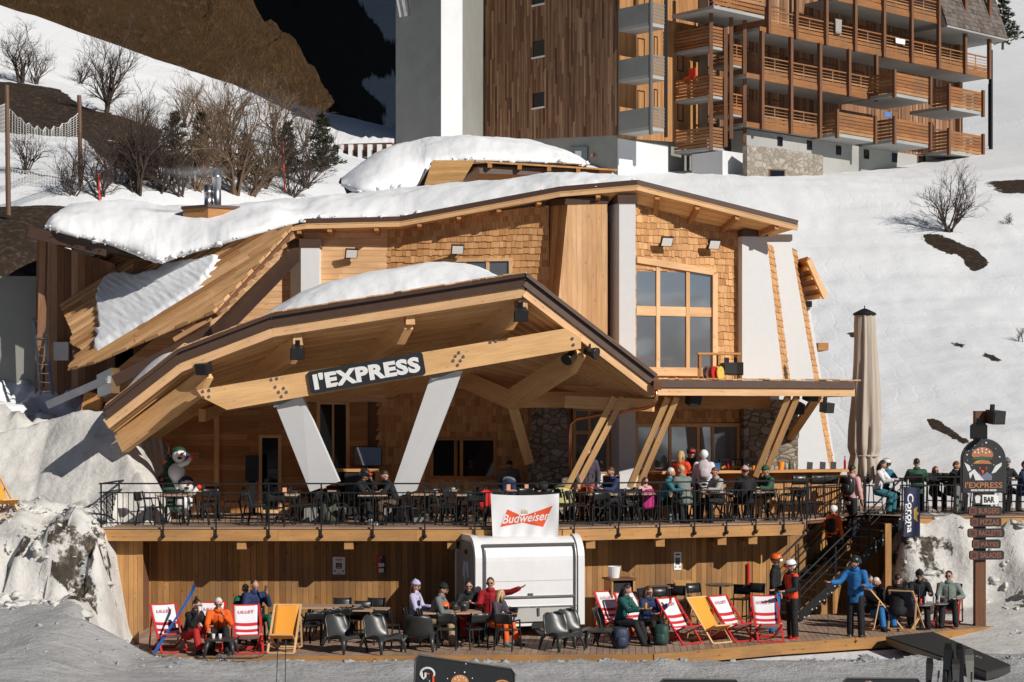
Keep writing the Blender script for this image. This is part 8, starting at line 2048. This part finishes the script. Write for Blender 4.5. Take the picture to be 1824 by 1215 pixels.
# --- lower terrace, left to right
p = person('person in black jacket and red trousers drinking from a white cup at the far left', flat_pt(335, 40.9, 0), R(50), 'low', 26, 'black', legs='red', hair=('dark', 'bun'), shades=True, nod=14, arms=(LAP, DRINK), female=True, group=QL); cup(p['hand'][1]+V((0, -.03, 0)), 'signwhite', .09, .04, 'white cup lifted by the person in red trousers', 'cup', 'cup', 'cups in hands')
person('white-haired person in an orange jacket sitting behind the black low table', flat_pt(388, 41.1, 0), R(12), 'low', 22, 'orange', legs='black', hair=('white', 'short'), shades=True, nod=16, arms=(((.2, -.6, -.6), (-.6, -.5, .7)), ((.2, -.5, -.85), (-.1, -.9, -.35))), group=QL)
p = person('person in green ski trousers and black top drinking behind the striped deckchair', flat_pt(452, 42.7, 0), R(28), 'sit', 4, 'navy', legs='green', hair=('brown', 'short'), nod=-2, arms=(DRINK, LAP), leg=(((.25, -1, .1), (.1, -.35, -1)), ((.16, -1, -.05), (.04, -.2, -1))), group=QL, s=1.04); cup(p['hand'][0], 'rubberseal', .12, .035, 'dark cup at the mouth of the person in green trousers', 'cup', 'cup', 'cups in hands')
person('person with reflective glasses and teal hood beside the drinker in green trousers', flat_pt(437, 43.1, 0), R(10), 'sit', 12, 'green', legs='black', hair=('dark', 'short'), shades=True, nod=8, arms=(LAP, LAP), group=QL, s=.95)
person('person in a lilac beanie and pale lilac jacket at the helmet table', flat_pt(738, 42.95, 0), R(72), 'sit', 2, 'lilac', legs='navy', hair=('auburn', 'long'), hat=('beanie', cl('lilac')), shades=True, nod=2, arms=(LAP, LAP), female=True, group=QL)
person('person in a black beanie, grey T-shirt and beige trousers hunched at the helmet table', flat_pt(768, 42.35, 0), R(80), 'sit', 24, 'grey', legs='beige', boots='beige', hair=('dark', 'short'), hat=('beanie', cl('black')), shades=True, nod=8, arms=(((.2, -.5, -.8), (-.1, -.8, -.5)), LAP), group=QL, s=1.03)
person('dark-haired person in a black jacket with hands together behind the helmet table', flat_pt(833, 43.35, 0), R(8), 'sit', 14, 'black', legs='red', hair=('dark', 'short'), shades=True, nod=4, arms=(((.3, -.55, -.7), (-.75, -.6, .25)), ((.3, -.55, -.7), (-.7, -.6, .3))), group=QL)
person('bearded person in sunglasses with red and black jacket stretching an arm by the trailer', flat_pt(874, 43.1, 0), R(-5), 'sit', 4, 'cherry', sleeve='cherry', legs='black', hair=('brown', 'short'), shades=True, nod=0, arms=(((.75, -.35, .12), (.75, -.3, .35)), LAP), group=QL, s=1.05)
person('blonde child in dark patterned jacket and orange ski trousers in front of the trailer', flat_pt(880, 42.35, 0), R(55), 'sit', 18, 'floral', legs='orange', boots='grey', hair=('blond', 'bob'), nod=10, turn=60, arms=(LAP, LAP), leg=(((.16, -1, -.05), (.02, -.35, -1)), ((.12, -1, -.02), (.04, -.1, -1))), female=True, group=QL, s=.92)
p = person('long dark-haired person in a teal sweater looking at a drink', flat_pt(1104, 42.5, 0), R(62), 'low', 14, 'teal', legs='black', hair=('dark', 'long'), nod=20, arms=(((.2, -.55, -.7), (-.2, -.9, .1)), ((.2, -.6, -.6), (-.15, -.9, .15))), female=True, group=QL, s=1.05, seat=.47, leg=(((.1, -1, -.05), (.02, -.35, -1)), ((.12, -1, .0), (.02, -.5, -1)))); cup(p['hand'][1]+V((.03, -.03, 0)), 'drink', .13, .035, 'orange drink held by the person in the teal sweater', 'drink', 'drink_glass', 'cups in hands')
p = person('long-haired person in sunglasses and navy jacket holding up a red drink', flat_pt(1146, 42.9, 0), R(42), 'low', 14, 'navy', legs='black', hair=('brown', 'long'), shades=True, nod=10, arms=(((.2, -.5, -.7), (.2, -.7, .55)), LAP), female=True, group=QL, seat=.45, leg=(((.1, -1, .1), (.02, -.2, -1)), ((.12, -1, .1), (.02, -.35, -1)))); cup(p['hand'][0], 'redglass', .13, .035, 'red drink held up by the person in the navy jacket', 'drink', 'drink_glass', 'cups in hands')
person('skier in black jacket, blue trousers and orange helmet with white goggles, standing', flat_pt(1380, 44.6, 0), R(70), 'stand', 2, 'black', legs='blue', bootmat='charcoal', hair=('dark', 'none'), hat=('helmet', 'helmorange'), gog=('signwhite', 'down'), nod=4, turn=-10, group=QL, s=1.06)
person('skier in red-orange vest with black sleeves, black trousers and white helmet, standing', flat_pt(1411, 43.5, 0), R(-70), 'stand', 3, 'redorange', sleeve='black', legs='black', bootmat='red', hair=('dark', 'none'), hat=('helmet', 'signwhite'), gog=('red', 'down'), nod=8, turn=0, arms=(((.2, -.1, -1), (-.1, -1, -.1)), ((.2, -.2, -1), (-.1, -1, -.15))), group=QL, s=1.03)
p = person('skier in a bright blue jacket and black helmet leaning on ski poles', flat_pt(1524, 43.9, 0), R(-28), 'stand', 2, 'blue', legs='black', bootmat='charcoal', hair=('dark', 'none'), hat=('helmet', 'blackplastic'), nod=2, turn=-25, arms=(((.3, -.15, -1), (.1, -1, .1)), ((.45, -.5, -.7), (.5, -.9, .05))), group=QL, s=1.06, skirt=.08)
for k, lab in ((0, 'ski pole in the left hand of the skier in the blue jacket'), (1, 'ski pole held out to the side by the skier in the blue jacket')):
    h = p['hand'][k]; pole(V((h.x+.02, h.y-.05, .01)), h+V((0, 0, .05)), lab, 'ski poles held by skiers')
person('grey-haired person in black jacket and blue trousers beside the blue-jacketed skier', flat_pt(1562, 45.5, 0), R(20), 'low', -2, 'black', legs='blue', hair=('white', 'short'), nod=-4, turn=40, group=QL)
person('person in a blue top sitting just behind the blue skier', flat_pt(1546, 46.4, 0), R(30), 'low', 4, 'blue', legs='black', hair=('dark', 'short'), nod=4, group=QL)
person('person in black hooded jacket with back turned at the small round tables', flat_pt(1597, 45.0, 0), R(150), 'low', 8, 'black', legs='black', hair=('dark', 'short'), nod=12, group=QL, s=1.05, seat=.46)
person('person in a black beanie and black jacket facing out behind the small round tables', flat_pt(1637, 46.1, 0), R(-8), 'sit', 10, 'black', legs='black', hair=('dark', 'short'), hat=('beanie', cl('black')), shades=True, nod=10, arms=(TBL, LAP), group=QL)
person('person in a grey T-shirt and sunglasses lounging at the right end of the terrace', flat_pt(1690, 46.2, 0), R(-14), 'low', -6, 'greygreen', legs='black', hair=('dark', 'short'), shades=True, nod=0, turn=-10, arms=(((.45, -.3, -.8), (-.6, -.7, -.1)), LAP), group=QL, seat=.45, s=1.04)
# --- on the stairs
def on_stairs(t, k=.5): q = S_b+(S_t-S_b)*t+s_w*k; return V((q.x, q.y, 0))+UP*(math.floor(t*N_)/N_*D+rise*.0+.02)
back = math.atan2(s_dir.x, -s_dir.y)
p = person('child in orange and red jacket with grey helmet climbing the stairs', on_stairs(.5, .55), back+R(10), 'stand', 10, 'orange', legs='black', boots='grey', hair=('dark', 'none'), hat=('helmet', 'concrete_light'), nod=6, arms=(((.6, -.4, -.7), (.5, -.7, -.2)), ((.3, .1, -1), (.1, -.2, -1))), leg=(((.07, -.5, -1), (.02, .25, -1)), ((.07, .05, -1), (.02, .1, -1))), group='people on the stairs', s=.88)
pack(p['back']+V((.03, -.02, -.22)), back+R(190), 'black', 'small black backpack of the child on the stairs', .75)
p = person('person in pink jacket and black trousers with dark hair climbing at the stair head', on_stairs(.80, .85), back+R(5), 'stand', 6, 'pink', legs='black', boots='navy', hair=('dark', 'short'), nod=8, leg=(((.07, -.6, -1), (.02, .35, -1)), ((.07, .05, -1), (.02, .1, -1))), group='people on the stairs', s=1.06, female=True, skirt=.06)
pack(p['back']+V((.02, -.02, -.22)), back+R(185), 'blackplastic', 'black backpack of the person in pink on the stairs', 1.0)
# --- upper terrace, left to right
person('person in dark helmet with goggles and black jacket bent over a front-row table', at_deck(630, 45.75), R(72), 'sit', 26, 'black', legs='black', bootmat='concrete_light', hair=('dark', 'none'), hat=('helmet', 'blackplastic'), gog=('red', 'up'), nod=24, arms=(TBL, TBL), group=QU)
person('person in black pullover resting the head on one hand at a front-row table', at_deck(706, 45.75), R(-75), 'sit', 26, 'black', legs='brown', boots='black', hair=('dark', 'short'), nod=26, arms=(TBL, ((.1, -.75, -.35), (-.3, -.45, .85))), group=QU)
person('person bending far over a back-row table, grey top and dark jeans seen from behind', at_deck(906, 49.4), R(178), 'stand', 62, 'grey', legs='navy', hair=('dark', 'short'), nod=30, arms=(((.2, -.3, -1), (0, -.4, -1)), ((.2, -.3, -1), (0, -.4, -1))), group=QU, s=1.02)
person('person in white helmet and dark patterned jacket standing and looking down', at_deck(1046, 47.9), R(10), 'stand', 4, 'floral', sleeve='floral', legs='rust', hair=('brown', 'none'), hat=('helmet', 'signwhite'), nod=30, turn=-10, group=QU, s=1.04, arms=(((.3, 0, -1), (-.1, -.3, -1)), ((.3, 0, -1), (-.1, -.3, -1))))
person('person in a blue puffer jacket sitting sideways at a front-row table', at_deck(1182, 46.6), R(75), 'sit', 16, 'tealblue', legs='black', hair=('white', 'short'), nod=8, arms=(TBL, TBL), group=QU)
person('person in a pale grey-green ski suit seated with back turned beside the blue puffer jacket', at_deck(1222, 46.5), R(215), 'sit', 16, 'greygreen', legs='greygreen', boots='grey', hair=('blond', 'short'), nod=10, arms=(TBL, TBL), group=QU, s=1.05)
person('blond person in an orange-red pullover standing at the bar', at_deck(1212, 48.0), R(150), 'stand', 4, 'redorange', legs='black', hair=('blond', 'bob'), nod=0, turn=-20, group=QU, female=True, arms=(((.25, -.15, -1), (0, -.9, .1)), LAP))
person('person in black helmet with red goggles standing at the bar, facing the terrace', at_deck(1230, 48.4), R(10), 'stand', 4, 'black', legs='black', hair=('dark', 'none'), hat=('helmet', 'charcoal'), gog=('cherry_lens', 'up') if 'cherry_lens' in M else ('red', 'up'), nod=10, group=QU, arms=(((.25, -.3, -.9), (-.3, -.8, .4)), LAP), s=1.03)
p = person('person in a white jacket seen from behind at the bar', at_deck(1254, 47.9), R(175), 'stand', 8, 'white', legs='black', hair=('dark', 'none'), hat=('helmet', 'whitegloss'), nod=25, group=QU, s=1.0)
pack(p['back']+V((0, 0, -.2)), R(-5), paint('pale pink nylon', (.52, .45, .47), .6), 'pale backpack of the person in the white jacket at the bar')
person('person in glasses and grey fleece seated at a front-row table below the bar', at_deck(1283, 46.9), R(-60), 'sit', 14, 'fleece', legs='black', hair=('auburn', 'short'), shades=True, nod=16, arms=(TBL, LAP), group=QU, female=True)
person('person in a pink beanie and black jacket seen from behind on the terrace', at_deck(1330, 47.1), R(190), 'sit', 12, 'black', legs='black', boots='white', hair=('dark', 'short'), hat=('beanie', cl('pink')), nod=10, group=QU, female=True)
person('person in green beanie, dark green jacket and tan trousers at a front-row table', at_deck(1372, 47.9), R(-60), 'sit', 12, 'forest', legs='tan', boots='tan', hair=('brown', 'short'), hat=('beanie', cl('forest')), nod=12, arms=(TBL, TBL), group=QU)
person('small child in magenta behind the front-row tables left of the blue puffer jacket', at_deck(1145, 47.6), R(30), 'sit', 12, 'pink', legs='black', hair=('brown', 'bob'), nod=10, group=QU, s=.8)
Yd = 51.6
person('person in white and teal jacket leaning on a high table behind the parasol', V((PX(1563, 50.9), 50.9, D)), R(60), 'high', 12, 'white', legs='tealblue', hair=('dark', 'bob'), nod=18, arms=(TBL, TBL), group=QU, female=True, seat=.62)
person('person in pale helmet and teal jacket at the high table behind the parasol', V((PX(1573, 51.7), 51.7, D)), R(30), 'high', 10, 'tealblue', legs='black', hair=('dark', 'none'), hat=('helmet', 'concrete_light'), gog=('blackplastic', 'down'), nod=14, arms=(TBL, TBL), group=QU, seat=.62)
person('person in a dark green hooded jacket seen from behind on the right terrace', V((PX(1634, 51.0), 51.0, D)), R(176), 'high', 10, 'forest', legs='black', hair=('dark', 'short'), nod=12, arms=(TBL, TBL), group=QU, seat=.6, s=1.04)
person('child with brown hair and sunglasses at a high table on the right terrace', V((PX(1664, 52.2), 52.2, D)), R(10), 'high', 8, 'black', legs='black', hair=('auburn', 'bob'), shades=True, nod=10, arms=(TBL, TBL), group=QU, seat=.62, s=.86)
person('person in black hooded jacket and dark grey trousers standing left of the wooden signpost', V((PX(1706, 50.6), 50.6, D)), R(60), 'stand', 24, 'black', legs='grey', boots='black', hair=('dark', 'short'), nod=16, arms=(TBL, TBL), group=QU, s=.92)
person('person in a dark blue jacket at a high table just right of the signpost', V((PX(1762, 51.4), 51.4, D)), R(-50), 'high', 8, 'navy', legs='black', hair=('dark', 'short'), nod=10, arms=(TBL, TBL), group=QU, seat=.62)
person('person in a black jacket and grey beanie farther right behind the signpost', V((PX(1790, 52.6), 52.6, D)), R(20), 'high', 8, 'black', legs='black', hair=('dark', 'short'), hat=('beanie', cl('grey')), nod=10, arms=(TBL, TBL), group=QU, seat=.62)
person('person in a navy jacket sitting at the far right edge of the terrace', V((PX(1818, 50.8), 50.8, D)), R(60), 'sit', 10, 'navy', legs='navy', hair=('brown', 'short'), nod=6, arms=(TBL, LAP), group=QU, seat=.6)
person('person in a black jacket bending over a high table left of the signpost', V((PX(1690, 51.3), 51.3, D)), R(60), 'high', 18, 'black', legs='black', hair=('auburn', 'short'), nod=16, arms=(TBL, TBL), group=QU, seat=.6)
person('brown-haired person in a navy jacket sitting near the chalkboard', at_deck(1098, 47.2), R(-60), 'sit', 14, 'navy', legs='black', hair=('brown', 'short'), nod=14, arms=(TBL, TBL), group=QU)
person('person wearing a pinkish ski helmet, only its top showing at the bottom edge', V((PX(1547, 25.0), 25.0, -.2)), R(170), 'stand', 4, 'grey', legs='black', hair=('dark', 'none'), hat=('helmet', paint('pinkish helmet', (.42, .25, .24), .3, .08)), nod=4, group='people in the snow')
# make the clothes and bodies real meshes
deps = bpy.context.evaluated_depsgraph_get()
for o, segs, hm in [(q+(None,))[:3] for q in PEND]:
    me = bpy.data.meshes.new_from_object(o.evaluated_get(deps)); old = o.data; mats = [m_ for m_ in old.materials]
    if hm is not None:
        bm = bmesh.new(); bm.from_mesh(me); vs = [bm.verts.new(v) for v in hm.v]
        for fc, mi in zip(hm.f, hm.mi):
            try: q = bm.faces.new([vs[i] for i in fc]); q.material_index = mi; q.smooth = True
            except ValueError: pass
        bm.normal_update(); bm.to_mesh(me); bm.free()
    me.materials.clear()
    for m_ in mats: me.materials.append(m_)
    if segs:
        mi = []
        for f_ in me.polygons:
            c = f_.center; mi.append(1 if min(min(seg_d(c, a, b), seg_d(c, b, e)) for a, b, e in segs) < .085 else 0)
        me.polygons.foreach_set('material_index', mi)
    me.polygons.foreach_set('use_smooth', [True]*len(me.polygons))
    o.modifiers.clear(); o.data = me; me.name = o.name.split('.')[0]; bpy.data.meshes.remove(old)
